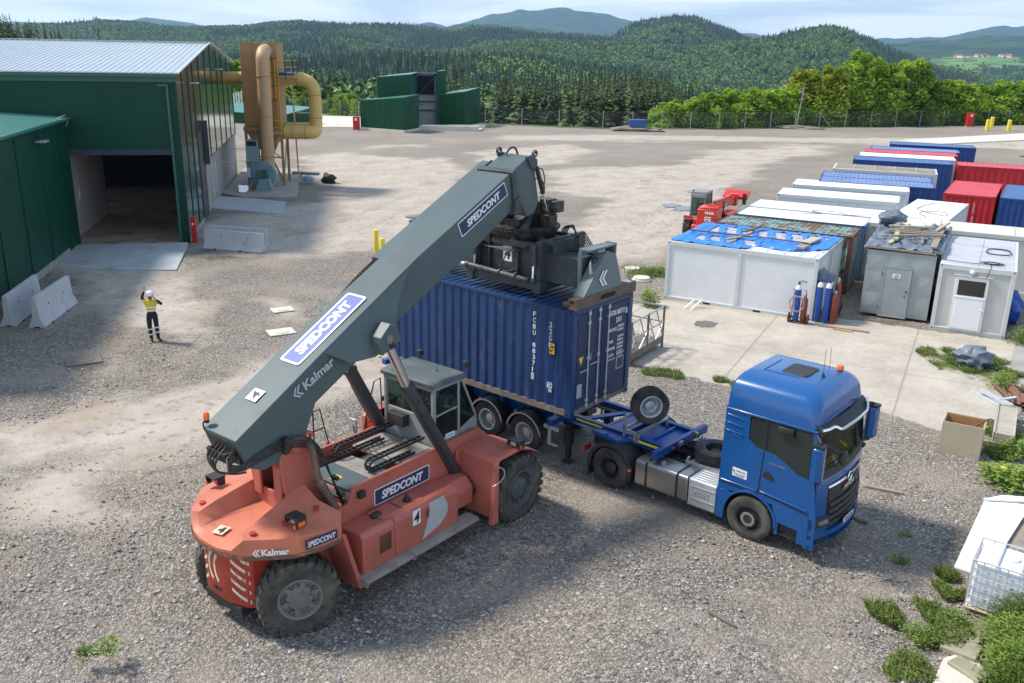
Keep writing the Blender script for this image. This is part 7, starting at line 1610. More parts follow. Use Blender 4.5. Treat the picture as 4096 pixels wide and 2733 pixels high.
def vol_(pts,zf,m,name,z0=0.0,cap=None):
 """pts plan polygon, zf height per point"""
 mb=MB();n=len(pts);V_=[(x,y,z0)for x,y in pts]+[(x,y,z)for(x,y),z in zip(pts,zf)]
 mb.add(V_,[(i,(i+1)%n,n+(i+1)%n,n+i)for i in range(n)]+[list(range(n,2*n))]);w_=mb.build(name,m,FB,smooth=False)
 mb=MB()
 for i in range(n):
  a=Vector((*pts[i],0));b=Vector((*pts[(i+1)%n],0));L_=(b-a).length;k_=int(L_/.33);d=(b-a)/L_;nn=Vector((d.y,-d.x,0))
  for j in range(k_):
   q=a+d*(j+.5)*L_/k_;zt=zf[i]+(zf[(i+1)%n]-zf[i])*(j+.5)/k_;mb.add([q-d*.08+Vector((0,0,z0)),q+nn*.05+Vector((0,0,z0)),q+d*.08+Vector((0,0,z0)),q-d*.08+Vector((0,0,zt)),q+nn*.05+Vector((0,0,zt)),q+d*.08+Vector((0,0,zt))],[(0,1,4,3),(1,2,5,4)])
 mb.build('profiled_rib',m,w_,smooth=False)
 mb=MB();V_=[(x,y,z+.02)for(x,y),z in zip(pts,zf)];V_+=[(x,y,z+.10)for x,y,z in[(p[0],p[1],p[2]-.02)for p in V_]];mb.add(V_,[list(range(n)),list(range(n,2*n))]+[(i,(i+1)%n,n+(i+1)%n,n+i)for i in range(n)]);mb.build('roof','greenroof',FB,smooth=False)
 return w_
vol_([(-19.1,113.8),(-13.4,110.7),(-12.0,114.2),(-17.6,117.6)],[3.45,4.05,4.25,3.5],'greenshed','wall',.3)
vol_([(-17.6,118.0),(-13.1,117.0),(-12.9,123.5),(-16.9,124.5)],[6.05,6.5,6.6,6.1],'greenshed','wall')
vol_([(-10.3,120.5),(-9.3,121.3),(-9.4,124.0),(-10.2,124.5)],[6.8,6.9,6.9,6.8],'greenshed','wall')
vol_([(-9.9,120.8),(-6.6,120.0),(-4.9,124.6),(-8.6,126.4)],[3.9,4.4,4.75,4.1],'greenshed','wall')
mb=MB();mb.box(-12.9,-10.3,123.0,123.1,0,6.6);mb.build('bay_lining','trimw',FB)
mb=MB()
for x in(-13.0,-10.5):mb.box(x,x+.2,119.2,119.4,0,6.6)
for z in(6.3,5.2,3.9,2.9,1.8):mb.box(-12.9,-10.3,122.8,122.95,z,z+.15)
mb.box(-13,-10.3,119.2,119.4,6.35,6.65);mb.beam((-12.8,122.6,3.9),(-10.6,122.6,6.2),.18);mb.build('steel_frame','navyst',FB)
mb=MB();mb.box(-12.9,-10.4,122.6,122.75,3.9,6.4);mb.prism([(-13.25,111.2),(-12.7,112.6),(-12.67,112.58),(-13.22,111.18)],'z',.9,3.1);mb.prism([(-6.45,120.6),(-6.0,121.8),(-5.95,121.78),(-6.40,120.58)],'z',.7,3.0);mb.prism([(-5.6,122.8),(-5.3,123.6),(-5.26,123.58),(-5.56,122.78)],'z',.2,2.1);mb.build('doorway','dark',FB)
mb=MB();mb.box(-13.4,-11.2,112.2,112.6,3.15,3.3);mb.box(-6.6,-5.0,121.2,121.6,3.05,3.2);mb.build('canopy','navyst',FB)
mb=MB();mb.prism([(-19.2,113.7),(-13.4,110.55),(-11.9,114.2),(-17.6,117.7)],'z',0,.32);mb.prism([(-12.3,114.6),(-4.6,114.8),(-4.7,115.2),(-12.3,115.0)],'z',0,.55);mb.prism([(-11.9,116.5),(-3.9,117.6),(-3.9,118.0),(-11.9,117.0)],'z',0,.5);mb.prism([(-11.9,115.1),(-4.4,115.3),(-4.2,117.4),(-11.9,116.5)],'z',0,.18);mb.prism([(-10,120.7),(-6.5,119.9),(-4.8,124.7),(-8.6,126.5)],'z',0,.2);mb.build('plinth','slabpale',FB)
LB=empty('low_building',(0,0,0),0,'long low building with a pale teal roof behind the filter tower','low building')
mb=MB();mb.prism([(-41,122.6),(-29.3,116.6),(-26.8,121.6),(-38.5,127.6)],'z',0,1.3);mb.build('wall','greenshed',LB)
mb=MB();mb.add([(-41.2,122.4,1.32),(-29.1,116.2,1.32),(-26.4,121.8,2.0),(-38.5,128.0,2.0),(-41.2,122.4,1.42),(-29.1,116.2,1.42),(-26.4,121.8,2.1),(-38.5,128.0,2.1)],[(0,1,2,3),(4,5,6,7),(0,1,5,4),(1,2,6,5),(2,3,7,6),(3,0,4,7)]);mb.build('roof','greenroof',LB)
PF=empty('white_fence',(0,0,0),0,'stretch of white palisade fence between the hall and the filter tower','fence');mb=MB()
for i in range(16):mb.box(-44+i*.34,-43.8+i*.34,131+i*.05,131.05+i*.05,0,2.2+.08*i)
mb.build('pale','white',PF)
PE=empty('wire_fence',(0,0,0),0,'wire mesh fence on grey posts along the edge of the yard','fence')
fp=[(-95,205),(-60,168),(-28.8,138.2),(-22.5,133),(-4.2,125.9),(5.7,123.2),(11.4,122),(27.2,124.6),(42.6,130.7),(59.2,136.5),(71.7,141.7),(95,150)]
seg=[];
for a,b in zip(fp[:-1],fp[1:]):
 a=Vector((*a,0));b=Vector((*b,0));n=max(1,round((b-a).length/4.4))
 for i in range(n):seg.append(a.lerp(b,i/n))
pm=MB();pm.cyl((0,0,0),(0,0,2.25),.045,n=8);first=None;cnt=0
for i,p in enumerate(seg):
 if first is None:first=pm.build('post','steel',PE);q=first
 else:q=first.copy();COL.objects.link(q);q.parent=PE
 q.location=(p.x,p.y,0)
mb=MB()
for i in(3,12,20,26,33,39):
 if i+1<len(seg):p=seg[i];q=p.lerp(seg[i+1],.45);mb.beam((p.x,p.y,1.9),(q.x,q.y,0),.06)
mb.build('brace','steel',PE)
mb=MB()
for a,b in zip(seg[:-1],seg[1:]):
 d=(b-a)
 for z in(.1,.8,1.5,2.15):mb.beam(a+Vector((0,0,z)),b+Vector((0,0,z)),.006)
mb.build('tension_wire','steel',PE)
me_m=bpy.data.materials.new('chain_link');me_m.use_nodes=True;t=me_m.node_tree;N=t.nodes;L=t.links;b_=N['Principled BSDF'];b_.inputs['Base Color'].default_value=(.30,.31,.30,1);tr_=N.new('ShaderNodeBsdfTransparent');ms_=N.new('ShaderNodeMixShader');ms_.inputs[0].default_value=.07;L.new(tr_.outputs[0],ms_.inputs[1]);L.new(b_.outputs[0],ms_.inputs[2]);L.new(ms_.outputs[0],N['Material Output'].inputs[0]);M['mesh']=me_m
mb=MB()
for a,b in zip(seg[:-1],seg[1:]):mb.quad((a.x,a.y,0),(b.x,b.y,0),(b.x,b.y,2.15),(a.x,a.y,2.15))
mb.build('wire_mesh','mesh',PE,smooth=False)
LP=empty('light_pole',(38.9,129.0,0),0,'slightly leaning grey pole with two cross arms in front of the bushes','pole')
mb=MB();mb.beam((0,0,.1),(.5,0,5.5),.11);mb.build('pole','steel',LP);mb=MB();mb.beam((-.1,0,5.3),(1.05,0,5.4),.06);mb.beam((-.05,0,3.85),(.85,0,3.95),.09);mb.build('cross_arm','steel',LP);mb=MB();mb.box(-.9,1.4,-.6,.6,.05,.22);mb.build('base','slabpale',LP)
lump('dirt_heap',(39.0,128.6,.05),(3.2,1.6,.30),'dirt',7,'low mound of gravelly soil around the leaning pole','heap')
lump('dirt_heap',(15.6,119.6,.1),(3.0,1.3,.55),'dirt',8,'heap of dark soil under the blue tank by the fence','heap')
BT=empty('blue_tank',(15.6,119.5,.45),R(6),'blue box-shaped tank sitting on a heap of soil in front of the fence','tank');mb=MB();mb.box(-1.1,1.1,-.5,.5,.05,.95);mb.build('body','blue',BT,bevel=.06);mb=MB();mb.box(-1.07,1.07,-.47,.47,.95,.99);mb.build('lid','cblueroof',BT)
def yard_container(NL,deg,label,wall,roof,s=1.0,door='contdoor',rail=None,W=CW,L=CL,rk='corr',name='shipping_container',detail=False,H=CH,nroof=26):
 a=R(deg);root=Vector((*NL,0))+Vector((math.cos(a),math.sin(a),0))*L*s
 e=empty(name,root,a,label,'container','containers parked in the yard');e.scale=(s,s,s)
 build_container(e,wall,roof,door,rail or wall,bottom=rail or wall,detail=detail,W=W,L=L,H=H,roofkind=rk,nroof=nroof);return e
def cabin(NL,deg,label,L=6.1,W=2.44,H=2.6,roof='cabinroof',wall='cabin',frame='cabinframe',s=1.0,mid=True,panels=5,front_door=False,ends=True,name='site_cabin',roofjoint=0,raised=0):
 a=R(deg);e=empty(name,(NL[0],NL[1],0),a,label,'site cabin','cabins in the container yard');e.scale=(s,s,s)
 mb=MB();mb.box(.04,L-.04,.05,W-.05,.1,H-.1)
 for i in range(int(L/.11)):x=.16+i*.11;mb.box(x,x+.008,.046,.05,.16,H-.22)if x<L-.16 else None
 for i in range(int(W/.11)):y=.16+i*.11;(mb.box(L-.05,L-.046,y,y+.008,.16,H-.22),mb.box(.046,.05,y,y+.008,.16,H-.22))if y<W-.16 else None
 wl=mb.build('wall_panel',wall,e,smooth=False)
 mb=MB()
 for x in(0,L-.15):
  for y in(0,W-.15):mb.box(x,x+.15,y,y+.15,0,H)
 mb.box(.15,L-.15,0,.12,H-.20,H-.004);mb.box(.15,L-.15,W-.12,W,H-.20,H-.004);mb.box(0,.12,.15,W-.15,H-.20,H-.004);mb.box(L-.12,L,.15,W-.15,H-.20,H-.004)
 mb.box(.15,L-.15,0,.12,.0,.16);mb.box(.15,L-.15,W-.12,W,.0,.16);mb.box(0,.12,.15,W-.15,.0,.16);mb.box(L-.12,L,.15,W-.15,.0,.16)
 if mid:mb.box(L/2-.09,L/2+.09,.0,.05,.16,H-.2)
 mb.build('frame',frame,e,bevel=.012)
 mb=MB()
 for x in(.055,L-.095):
  for z in(.05,H-.10):mb.box(x,x+.04,-.004,.01,z,z+.06);
 for y in(.055,W-.095):
  for z in(.05,H-.10):mb.box(L-.01,L+.004,y,y+.04,z,z+.06)
 if mid:
  for x in(L*.28,L*.62,L*.86):mb.box(x,x+.30,-.004,.01,.045,.11)
 mb.build('lifting_hole','dark',e)
 mb=MB();mb.box(.10,L-.10,.10,W-.10,H-.04,H+.005)
 rf__=mb.build('roof',roof,e,bevel=.02)
 if roofjoint:
  mb=MB()
  for i in range(1,roofjoint+1):x=L*i/(roofjoint+1);mb.box(x-.02,x+.02,.12,W-.12,H+.005,H+.03)
  mb.build('roof_joint','grafite',rf__)
 return e
A1=cabin((6.45,37.45),-29.5,'white double site cabin with a blue tarpaulin over its roof, nearest of the row',L=6.2,W=4.89,H=2.53,roof='puddle')
mb=MB()
for x in(3.42,4.1,4.8,5.4,5.95):mb.box(x,x+.05,.12,1.0,2.53,2.57)
mb.build('roof_rib','cabinframe',A1)
mb=MB();mb.box(3.3,6.08,.12,1.3,2.528,2.542);mb.build('bare_roof','cabinroof',A1)
mb=MB();mb.box(6.20,6.24,.5,1.2,.9,2.0);mb.box(6.2,6.23,2.42,2.50,.1,2.4);mb.build('end_window','grafite',A1);mb=MB();mb.box(6.235,6.245,.56,1.14,.96,1.94);mb.build('window_glass','darkglass',A1)
def tarp(name,poly,z,m,label,parent_frame,seed,amp=.05,res=.09,holes=None,drop=None,group=None,parent=None):
 """draped sheet: grid over the polygon (frame-local), wrinkled by noise"""
 px=[p[0]for p in poly];py=[p[1]for p in poly];x0,x1,y0,y1=min(px),max(px),min(py),max(py)
 nx2=int((x1-x0)/res)+1;ny2=int((y1-y0)/res)+1;gx_,gy_=np.meshgrid(np.linspace(x0,x1,nx2),np.linspace(y0,y1,ny2));sd2=sdist(gx_,gy_,poly)
 mb=MB();idm={}
 for j in range(ny2):
  for i in range(nx2):
   x,y=gx_[j,i],gy_[j,i]
   if sd2[j,i]>-.06:
    f=Vector((x*1.3+seed,y*1.3,seed));h=abs(noise.noise(f*1.5))*amp+abs(noise.noise(f*4.3))*amp*.5
    rib=max(0,1-abs(((x+.15*noise.noise(Vector((x,y,1))))/.68)%1-.5)*7)*.05
    idm[(i,j)]=len(mb.v);mb.v.append(Vector((x,y,z+h+rib)))
 for j in range(ny2-1):
  for i in range(nx2-1):
   q=[(i,j),(i+1,j),(i+1,j+1),(i,j+1)]
   if all(a in idm for a in q):
    cx_,cy_=(gx_[j,i]+gx_[j,i+1])/2,(gy_[j,i]+gy_[j+1,i])/2
    if holes and holes(cx_,cy_):continue
    mb.f.append([idm[a]for a in q]);mb.m.append(0)
 o=mb.build(name,m,parent,angle=80,recalc=False)
 so=o.modifiers.new('thickness','SOLIDIFY');so.thickness=.008
 if parent_frame is not None:o.matrix_world=parent_frame
 if label:tag(o,label,'tarpaulin',group)
 return o
A1W=Matrix.Translation((6.45,37.45,0))@Matrix.Rotation(R(-29.5),4,'Z')
def pool(x,y):
 rowc=3.6 if y>2.5 else 1.35;hh=.78 if y>2.5 else.52
 if abs(y-rowc)>hh or x<.8 or x>5.7 or(y<2.5 and x>3.6):return False
 c=(x-.55+(y-rowc)*.25)%.72;return.13+.05*math.sin(9*y+x*3)<c<.58+.06*math.sin(6*x+y)
tarp('blue_tarpaulin',[(.05,.10),(2.4,.02),(3.3,.10),(3.5,.9),(4.6,.55),(5.4,.85),(6.12,1.9),(6.15,4.80),(3,4.85),(.08,4.82)],2.545,'tarp','bright blue tarpaulin spread over the roof of the nearest white cabin',A1W,3,holes=pool,res=.075)
def plank(p0,p1,w_,th,m,label,frame=None,group='planks lying about',name='plank'):
 mb=MB();mb.beam(p0,p1,w_,th);o=mb.build(name,m,None,bevel=.004);tag(o,label,'plank',group)
 if frame is not None:o.matrix_world=frame
 return o
plank((.25,2.15,2.66),(3.0,2.2,2.66),.09,.06,'bwood','long dark batten lying across the left part of the blue tarpaulin',A1W);plank((3.0,2.35,2.66),(5.3,2.2,2.66),.06,.05,'bwood','thin dark batten on the right part of the blue tarpaulin',A1W)
plank((2.35,3.0,2.68),(2.6,4.3,2.70),.22,.06,'bwood','dark board lying at the upper middle of the blue tarpaulin',A1W);plank((2.62,4.0,2.75),(2.68,4.6,2.78),.14,.1,'wood','short light block at the back edge of the blue tarpaulin',A1W)
plank((2.2,1.0,2.66),(2.55,2.0,2.66),.20,.06,'wood','grey-brown board lying at the lower middle of the blue tarpaulin',A1W);plank((5.15,2.2,2.66),(5.35,3.6,2.66),.42,.07,'ply','wide pale board on the right end of the blue tarpaulin',A1W);plank((5.2,1.0,2.66),(5.3,1.7,2.66),.36,.09,'wood','short brown board at the right corner of the blue tarpaulin',A1W)
yard_container((9.3,41.5),-28,'rust-streaked teal container right behind the cabin with the blue tarpaulin','rustteal','rustteal',rail='rust',door='rustteal')
for k_,(nl,lab)in enumerate((((10.75,44.0),'old blue container with a white sheet roof behind the rusty teal one'),((12.05,46.4),'white-roofed container, second row behind the rusty teal one'))):
 e_=yard_container(nl,-27.5,lab,'contteal' if k_==0 else 'cabin','cabinroof',rk='flat',L=6.3 if k_ else CL)
cabin((14.5,50.2),-23,'white flat-roofed site cabin, sixth roof of the left row',s=1.03,L=6.1);cabin((16.35,53.7),-21.8,'white flat-roofed site cabin just in front of the double blue roof',s=1.05)
yard_container((18.3,55.0),-21.5,'blue container with a speckled blue roof half hidden by the white cabin','cblue2','cbluepale',1.07,rail='cblue2',door='cred');yard_container((19.2,57.4),-21.5,'blue container with a speckled blue roof before the brown-roofed cabin','cblue2','cbluepale',1.07,door='cred')
cabin((21.3,61.5),-22.5,'white cabin with a dirty brown roof in the left row',roof='brownroof',s=1.06,W=3.0,roofjoint=4,mid=False)
for nl,lab,wl,rf2 in(((24.4,66.4),'royal blue container just behind the brown-roofed cabin','cblue2','cblueroof'),((25.85,69.1),'white container between the royal blue one and the red one','cabin','cabinroof'),((27.25,71.8),'red container with a faded pink roof far back in the left row','cred','credroof'),((28.6,74.3),'blue container with a pale blue roof behind the faded red roof','cblue2','cbluepale'),((31.8,78.4),'farthest dark blue container at the end of the left row','cblue2','cblueroof')):
 yard_container(nl,-20.5,lab,wl,rf2,1.09)
yard_container((30.9,64.1),-23.5,'long red container lying crosswise behind the upright red and blue pair','cred','credroof',1.08,L=8.0)
for nr,lab,wl,rf2 in(((26.58,50.15),'red container seen from its end, beside the blue one at the right edge','cred','credroof'),((29.1,48.8),'blue container seen from its end at the right edge of the photo','cblue2','cblueroof')):
 a=R(60.0);root=Vector((*nr,0))+Vector((math.cos(a),math.sin(a),0))*CL*1.05;e_=empty('shipping_container',root,a,lab,'container','containers parked in the yard');e_.scale=(1.05,1.09,1.04);build_container(e_,wl,rf2,wl,wl,bottom=wl,detail=False,nroof=22)
 if wl=='cred':
  mb=MB()
  for i,ch in enumerate('LARU 320004'):
   if ch!=' ':text(mb,ch,(-CL-.01,.95,2.1-.15*i),(0,-1,0),Z,.07,.10,depth=.01)
  mb.build('lettering','decal',e_)
P1=cabin((20.75,43.0),56.5,'white flat-roofed cabin standing lengthways behind the grey tin shed',L=6.3,W=2.6,roofjoint=1,mid=False)
Q1=cabin((16.5,42.0),-26.7,'long weathered off-white cabin lying crosswise behind the grey shed and the white door cabin',L=12.2,H=2.65,W=2.5,wall='cabinold',frame='cabinoldf',roof='cabinoldr',mid=False,roofjoint=3)
GSa=-27.5;GSp=(14.12,35.55)
GS=empty('tin_shed',(*GSp,0),R(GSa),'grey sheet-metal shed with a steel door and loose timber on its tarped roof','shed');Lg,Wg,Hg=2.55,6.0,2.75
mb=MB();mb.box(.02,Lg-.02,.02,Wg,.12,Hg-.04);mb.build('wall','cabingrey',GS)
mb=MB()
for i in range(3):
 for j in range(3):
  x0,x1,z0,z1=Lg*i/3+.02,Lg*(i+1)/3-.01,.14+j*.86,.14+(j+1)*.86;xc,zc=(x0+x1)/2,(z0+z1)/2
  mb.add([(x0,.015,z0),(x1,.015,z0),(x1,.015,z1),(x0,.015,z1),(xc,-.015,zc)],[(0,1,4),(1,2,4),(2,3,4),(3,0,4)])
mb.build('creased_sheet','cabingrey',GS,smooth=False)
mb=MB();mb.box(.75,1.72,-.06,-.02,.12,2.12);
for a in((.70,.76,.10,2.16),(1.70,1.76,.10,2.16)):mb.box(a[0],a[1],-.075,-.01,a[2],a[3])
mb.box(.70,1.76,-.075,-.01,2.10,2.16);mb.box(.70,1.76,-.075,-.01,.08,.13);mb.box(.76,1.70,-.065,-.05,1.15,1.17);dr=mb.build('door','cabingrey',GS,bevel=.006)
mb=MB();mb.box(1.62,1.68,-.12,-.06,1.16,1.22);mb.cyl((1.6,-.10,1.02),(1.6,-.06,1.02),.03,n=8);mb.box(.67,.70,-.09,-.05,1.75,1.86);mb.box(.67,.70,-.09,-.05,.4,.5);mb.build('latch','rust',dr)
mb=MB();plate(mb,(1.06,-.068,1.68),(1,0,0),Z,.30,.19,.004,0)
for i in range(4):mb.box(1.10+.02*i,1.30,-.076,-.072,1.70+.04*i,1.712+.04*i,1)
mb.build('notice',['decal','navy'],dr)
GSW=Matrix.Translation((*GSp,0))@Matrix.Rotation(R(GSa),4,'Z')
tarp('grey_tarpaulin',[(-.10,-.05),(Lg+.15,-.05),(Lg+.2,5.9),(-.15,5.9)],Hg+.0,'greytarp','grey-blue tarpaulin bunched over the roof of the grey tin shed',GSW,9,amp=.30,res=.09)
rgp=random.Random(4)
for i in range(17):
 a=(rgp.uniform(.2,2.3),rgp.uniform(.15,5.2));kind=i%3
 L_=rgp.uniform(1.0,2.3);an=rgp.choice([rgp.uniform(-.15,.15),rgp.uniform(1.35,1.75),rgp.uniform(-.3,.5)])
 b_=(min(2.6,max(0,a[0]+math.cos(an)*L_)),min(5.7,a[1]+math.sin(an)*L_));z_=Hg+.18+.035*i*.35
 plank((a[0],a[1],z_),(b_[0],b_[1],z_+.05),rgp.uniform(.08,.20),rgp.uniform(.03,.08),'wood' if i%4 else 'ply',['weathered board in the heap on the roof of the grey tin shed','pale offcut in the heap on the roof of the grey tin shed','grey batten in the heap on the roof of the grey tin shed'][kind],GSW,'timber heaped on the tin shed roof')
plank((.0,.0,Hg+.10),(2.5,.0,Hg+.06),.10,.10,'wood','long front batten along the eaves of the grey tin shed',GSW,'timber heaped on the tin shed roof');plank((2.35,.1,Hg+.28),(2.40,5.6,Hg+.30),.24,.06,'wood','wide board running back along the right edge of the tin shed roof',GSW,'timber heaped on the tin shed roof')
lump('tarp_bundle',(0,0,0),(.55,.45,.35),'greytarp',12,'dark grey bundle of tarpaulin at the back left of the tin shed roof','tarpaulin').location=(GSW@Vector((.3,5.3,Hg+.45)))
WD=cabin((16.22,33.72),-28.2,'light grey site cabin with a white half-glazed door at the right',L=2.60,W=6.3,H=2.62,roof='membrane',wall='cabinwd',frame='cabinframe',mid=False,name='site_cabin')
mb=MB();mb.box(.62,1.76,-.03,.05,.12,2.22);wd_=mb.build('door_frame','white',WD,bevel=.012)
mb=MB();mb.box(.72,1.68,-.045,-.02,.18,1.38);mb.box(.68,1.72,-.055,-.03,1.38,1.46);d2=mb.build('door','whitebright',WD,bevel=.01)
mb=MB();mb.box(.74,1.66,-.04,-.03,1.50,2.08);mb.build('pane','darkglass2',d2)
mb=MB();mb.box(1.60,1.74,-.09,-.05,.98,1.02);mb.cyl((1.69,-.06,.88),(1.69,-.045,.88),.02,n=8);mb.build('handle','white',d2)
mb=MB();mb.box(.55,1.85,-.06,.03,2.24,2.27);mb.build('lintel','cabinframe',WD);mb=MB();mb.sph((1.15,-.03,2.40),(.10,.08,.09));mb.build('lamp','white',WD)
mb=MB();mb.box(1.28,1.30,.15,6.1,2.625,2.645);mb.build('roof_joint','grafite',WD)
mb=MB();P=[]
for i in range(60):
 a=i*.42;P.append((1.75+.32*math.cos(a)+.1*math.sin(a*.3),.75+.22*math.sin(a)+.05*math.cos(a*.7),2.66+.0006*i))
mb.tube([(.1,.6,2.66),(.9,.45,2.66),(1.3,.5,2.66)]+P,.012,5,sub=2);mb.tube([(1.7,.55,2.66),(1.72,.1,2.66),(1.70,-.08,2.5),(1.62,-.07,2.22)],.012,5)
P=[(1.9+.45*math.cos(i*.5),3.2+.6*math.sin(i*.5+.2*math.sin(i)),2.66+.0008*i)for i in range(45)];mb.tube(P,.014,5,sub=2);WDW=Matrix.Translation((16.22,33.72,0))@Matrix.Rotation(R(-28.2),4,'Z')
o=mb.build('cable_coil','black');o.matrix_world=WDW;tag(o,'black cable lying in loose coils on the roof of the light grey door cabin','cable')
mb=MB();mb.tube([(.5,.4,0),(1.4,.9,0),(.8,1.5,0),(2.0,1.8,0),(2.6,1.2,0),(3.8,2.0,0),(5.0,1.2,0)],.014,5);o=mb.build('cable','black');o.matrix_world=Matrix.Translation((13.4,44.0,2.64))@Matrix.Rotation(R(-28),4,'Z');tag(o,'thin black cable snaking over the white roofs behind the rusty container','cable')
mb=MB();mb.tube([(.2,1.0,0),(1.6,1.6,0),(2.4,.6,0),(1.2,.4,0),(2.6,1.9,0),(5.4,1.5,0)],.014,5);o=mb.build('cable','black');o.matrix_world=Matrix.Translation((20.75,43.0,2.62))@Matrix.Rotation(R(56.5),4,'Z');tag(o,'black cable looped on the white roof behind the grey tin shed','cable')
mb=MB();mb.tube([(12.35,35.9,2.2),(12.9,35.6,1.55),(13.6,35.5,1.95),(14.15,35.6,2.6)],.012,5);o=mb.build('cable','black');tag(o,'slack black cable hanging between the tarped cabin and the tin shed','cable')
lump('blue_sheet_heap',(19.6,35.0,.6),(.5,.9,.8),'gasblue',14,'dark blue plastic sheet heaped beside the right-hand cabin at the photo edge','sheet heap')
lump('grey_sheet',(15.75,29.3,.28),(.55,.45,.35),'greytarp',15,'crumpled grey plastic sheet lying in the weeds in front of the cabins','sheet heap',rough_=.5)
def bottle(x,y,h,m,label,r_=.115,collar=True,tilt=0):
 o=empty('gas_bottle',(x,y,0.03),0,label,'gas bottle','gas bottles by the white cabin');o.rotation_euler=(0,tilt,0)
 mb=MB();mb.lathe([(r_*.92,0),(r_,.02),(r_,.82),(r_*.9,.875),(r_*.62,.915),(r_*.30,.935)],(0,0,0),(0,0,h),20,ks=[0,0,1 if collar else 0,1 if collar else 0,1 if collar else 0]);mb.build('cylinder',[m,'white'],o)
 mb=MB();mb.lathe([(r_*.42,0),(r_*.45,.5),(r_*.35,1)],(0,0,h*.93),(0,0,h*1.02),12);mb.build('cap',m if collar else 'steel',o);return o
bottle(12.02,34.35,1.72,'gasblue','blue gas bottle with a white shoulder, first from the cabin corner');bottle(12.30,34.20,1.72,'gasblue','blue gas bottle with a white shoulder, second from the cabin corner');bottle(12.50,34.62,1.72,'gasblue','blue gas bottle with a white shoulder behind the maroon ones')
bottle(12.56,34.12,1.30,'gasbrown','short maroon gas bottle at the front of the group',r_=.13,collar=False);bottle(12.76,34.48,1.72,'gasbrown','tall maroon gas bottle at the right of the group',r_=.12,collar=False)
GC=empty('bottle_cart',(11.20,34.12,0),R(-28),'two-wheeled welding cart with a coiled red hose in front of the white cabin','welding cart')
mb=MB()
for y in(-.28,.28):mb.beam((y,.05,.05),(y*.8,.0,1.25),.03);mb.tube([(y*.8,.0,1.2),(y*.8,-.1,1.35),(y*.8-.05,-.25,1.42)],.014,6)
mb.box(-.3,.3,-.12,.2,.04,.07);mb.beam((-.3,0,.7),(.3,0,.7),.02);mb.build('frame','rust',GC)
for y in(-.36,.36):mb=MB();mb.lathe([(.17,0),(.20,.2),(.20,.8),(.17,1)],(y-.03,.06,.20),(y+.03,.06,.20),22);mb.cyl((y-.04,.06,.2),(y+.04,.06,.2),.05);mb.build('wheel','rust',GC)
mb=MB();P=[]
for i in range(90):a=i*.36;P.append((-.08+.27*math.cos(a)+.02*math.sin(i*.9),-.16-.03*math.sin(a*.5),.82+.30*math.sin(a)+.03*math.cos(i*.5)))
mb.tube(P,.012,5,sub=2);mb.build('hose','hosepink',GC)
mb=MB();mb.cyl((-.05,.02,1.62),(-.05,-.02,1.72),.03);mb.cyl((.05,-.05,1.72),(.05,-.08,1.72),.05,n=12);mb.cyl((.16,-.05,1.70),(.16,-.08,1.70),.05,n=12);mb.beam((-.05,0,1.7),(.2,-.04,1.7),.02);mb.build('regulator','steel',GC)
GCW=Matrix.Translation((11.2,34.12,0))@Matrix.Rotation(R(-28),4,'Z')
p_=GCW@Vector((-.10,.06,0));bottle(p_.x,p_.y,1.62,'gasblue','blue gas bottle with a white shoulder strapped on the welding cart');p_=GCW@Vector((.18,.08,0));bottle(p_.x,p_.y,1.1,'gasbrown','short maroon gas bottle strapped on the welding cart',r_=.12,collar=False)
lump('plastic_wrap',(12.25,34.75,1.75),(.45,.3,.22),'greytarp',17,'grey plastic wrap bundled on top behind the gas bottles','sheet heap')
lump('dark_drum',(12.95,35.3,.45),(.35,.35,.5),'black',18,'round dark sack standing behind the gas bottles','sack',rough_=.12)
TR_=empty('trestle',(7.55,36.2,0),R(-28),'small white folding trestle leaning at the foot of the long cabin wall','trestle');mb=MB();mb.beam((0,0,.35),(-.28,-.55,.02),.06,.03);mb.beam((.28,0,.35),(.02,-.55,.02),.06,.03);mb.beam((-.15,-.02,.33),(.42,-.02,.33),.05);mb.build('frame','white',TR_)
TH=empty('telehandler',(11.3,51.6,0),R(62),'red telehandler with a glazed cab, parked behind the cabins with its boom pointing away','telehandler')
mb=MB();mb.box(-1.3,2.6,-.45,.75,.55,1.1);mb.box(-1.75,-.6,-.75,.35,.75,1.75);mb.box(-1.9,-.8,-.6,.6,.35,.85);mb.box(-1.2,3.0,-.95,-.55,.55,1.0);mb.box(.2,2.0,-1.0,-.3,.9,1.25)
for i in range(4):mb.box(-1.7+i*.26,-1.58+i*.26,-.75,.3,1.75,1.86)
mb.build('chassis','tele',TH,bevel=.05)
mb=MB();mb.beam((-1.0,-.15,1.70),(3.9,-.15,1.55),.34,.42);mb.beam((-.2,-.15,1.92),(3.2,-.15,1.85),.16,.14);mb.box(3.7,4.1,-.4,.1,1.2,1.9);mb.prism([(4.3,1.5),(5.0,1.9),(4.9,2.0),(4.2,1.7)],'y',-.9,.6);bm2=mb.build('boom','tele',TH,bevel=.02)
mb=MB();text(mb,'MANITOU',(1.0,-.335,1.50),(1,0,-.03),Z,.9,.15);mb.build('lettering','decal',bm2)
mb=MB()
def pst(a,b):mb.beam(a,b,.07,.07)
for y in(.25,1.05):pst((-.75,y,1.0),(-.62,y,2.45));pst((.75,y,1.0),(.55,y,2.45));pst((-.62,y,2.42),(.55,y,2.42))
mb.box(-.7,.6,.20,1.10,2.40,2.52);mb.box(-.78,.8,.2,1.1,.8,1.15);mb.box(-.78,-.70,.22,1.08,2.2,2.4);cb_=mb.build('cab','cabgrey',TH,bevel=.02)
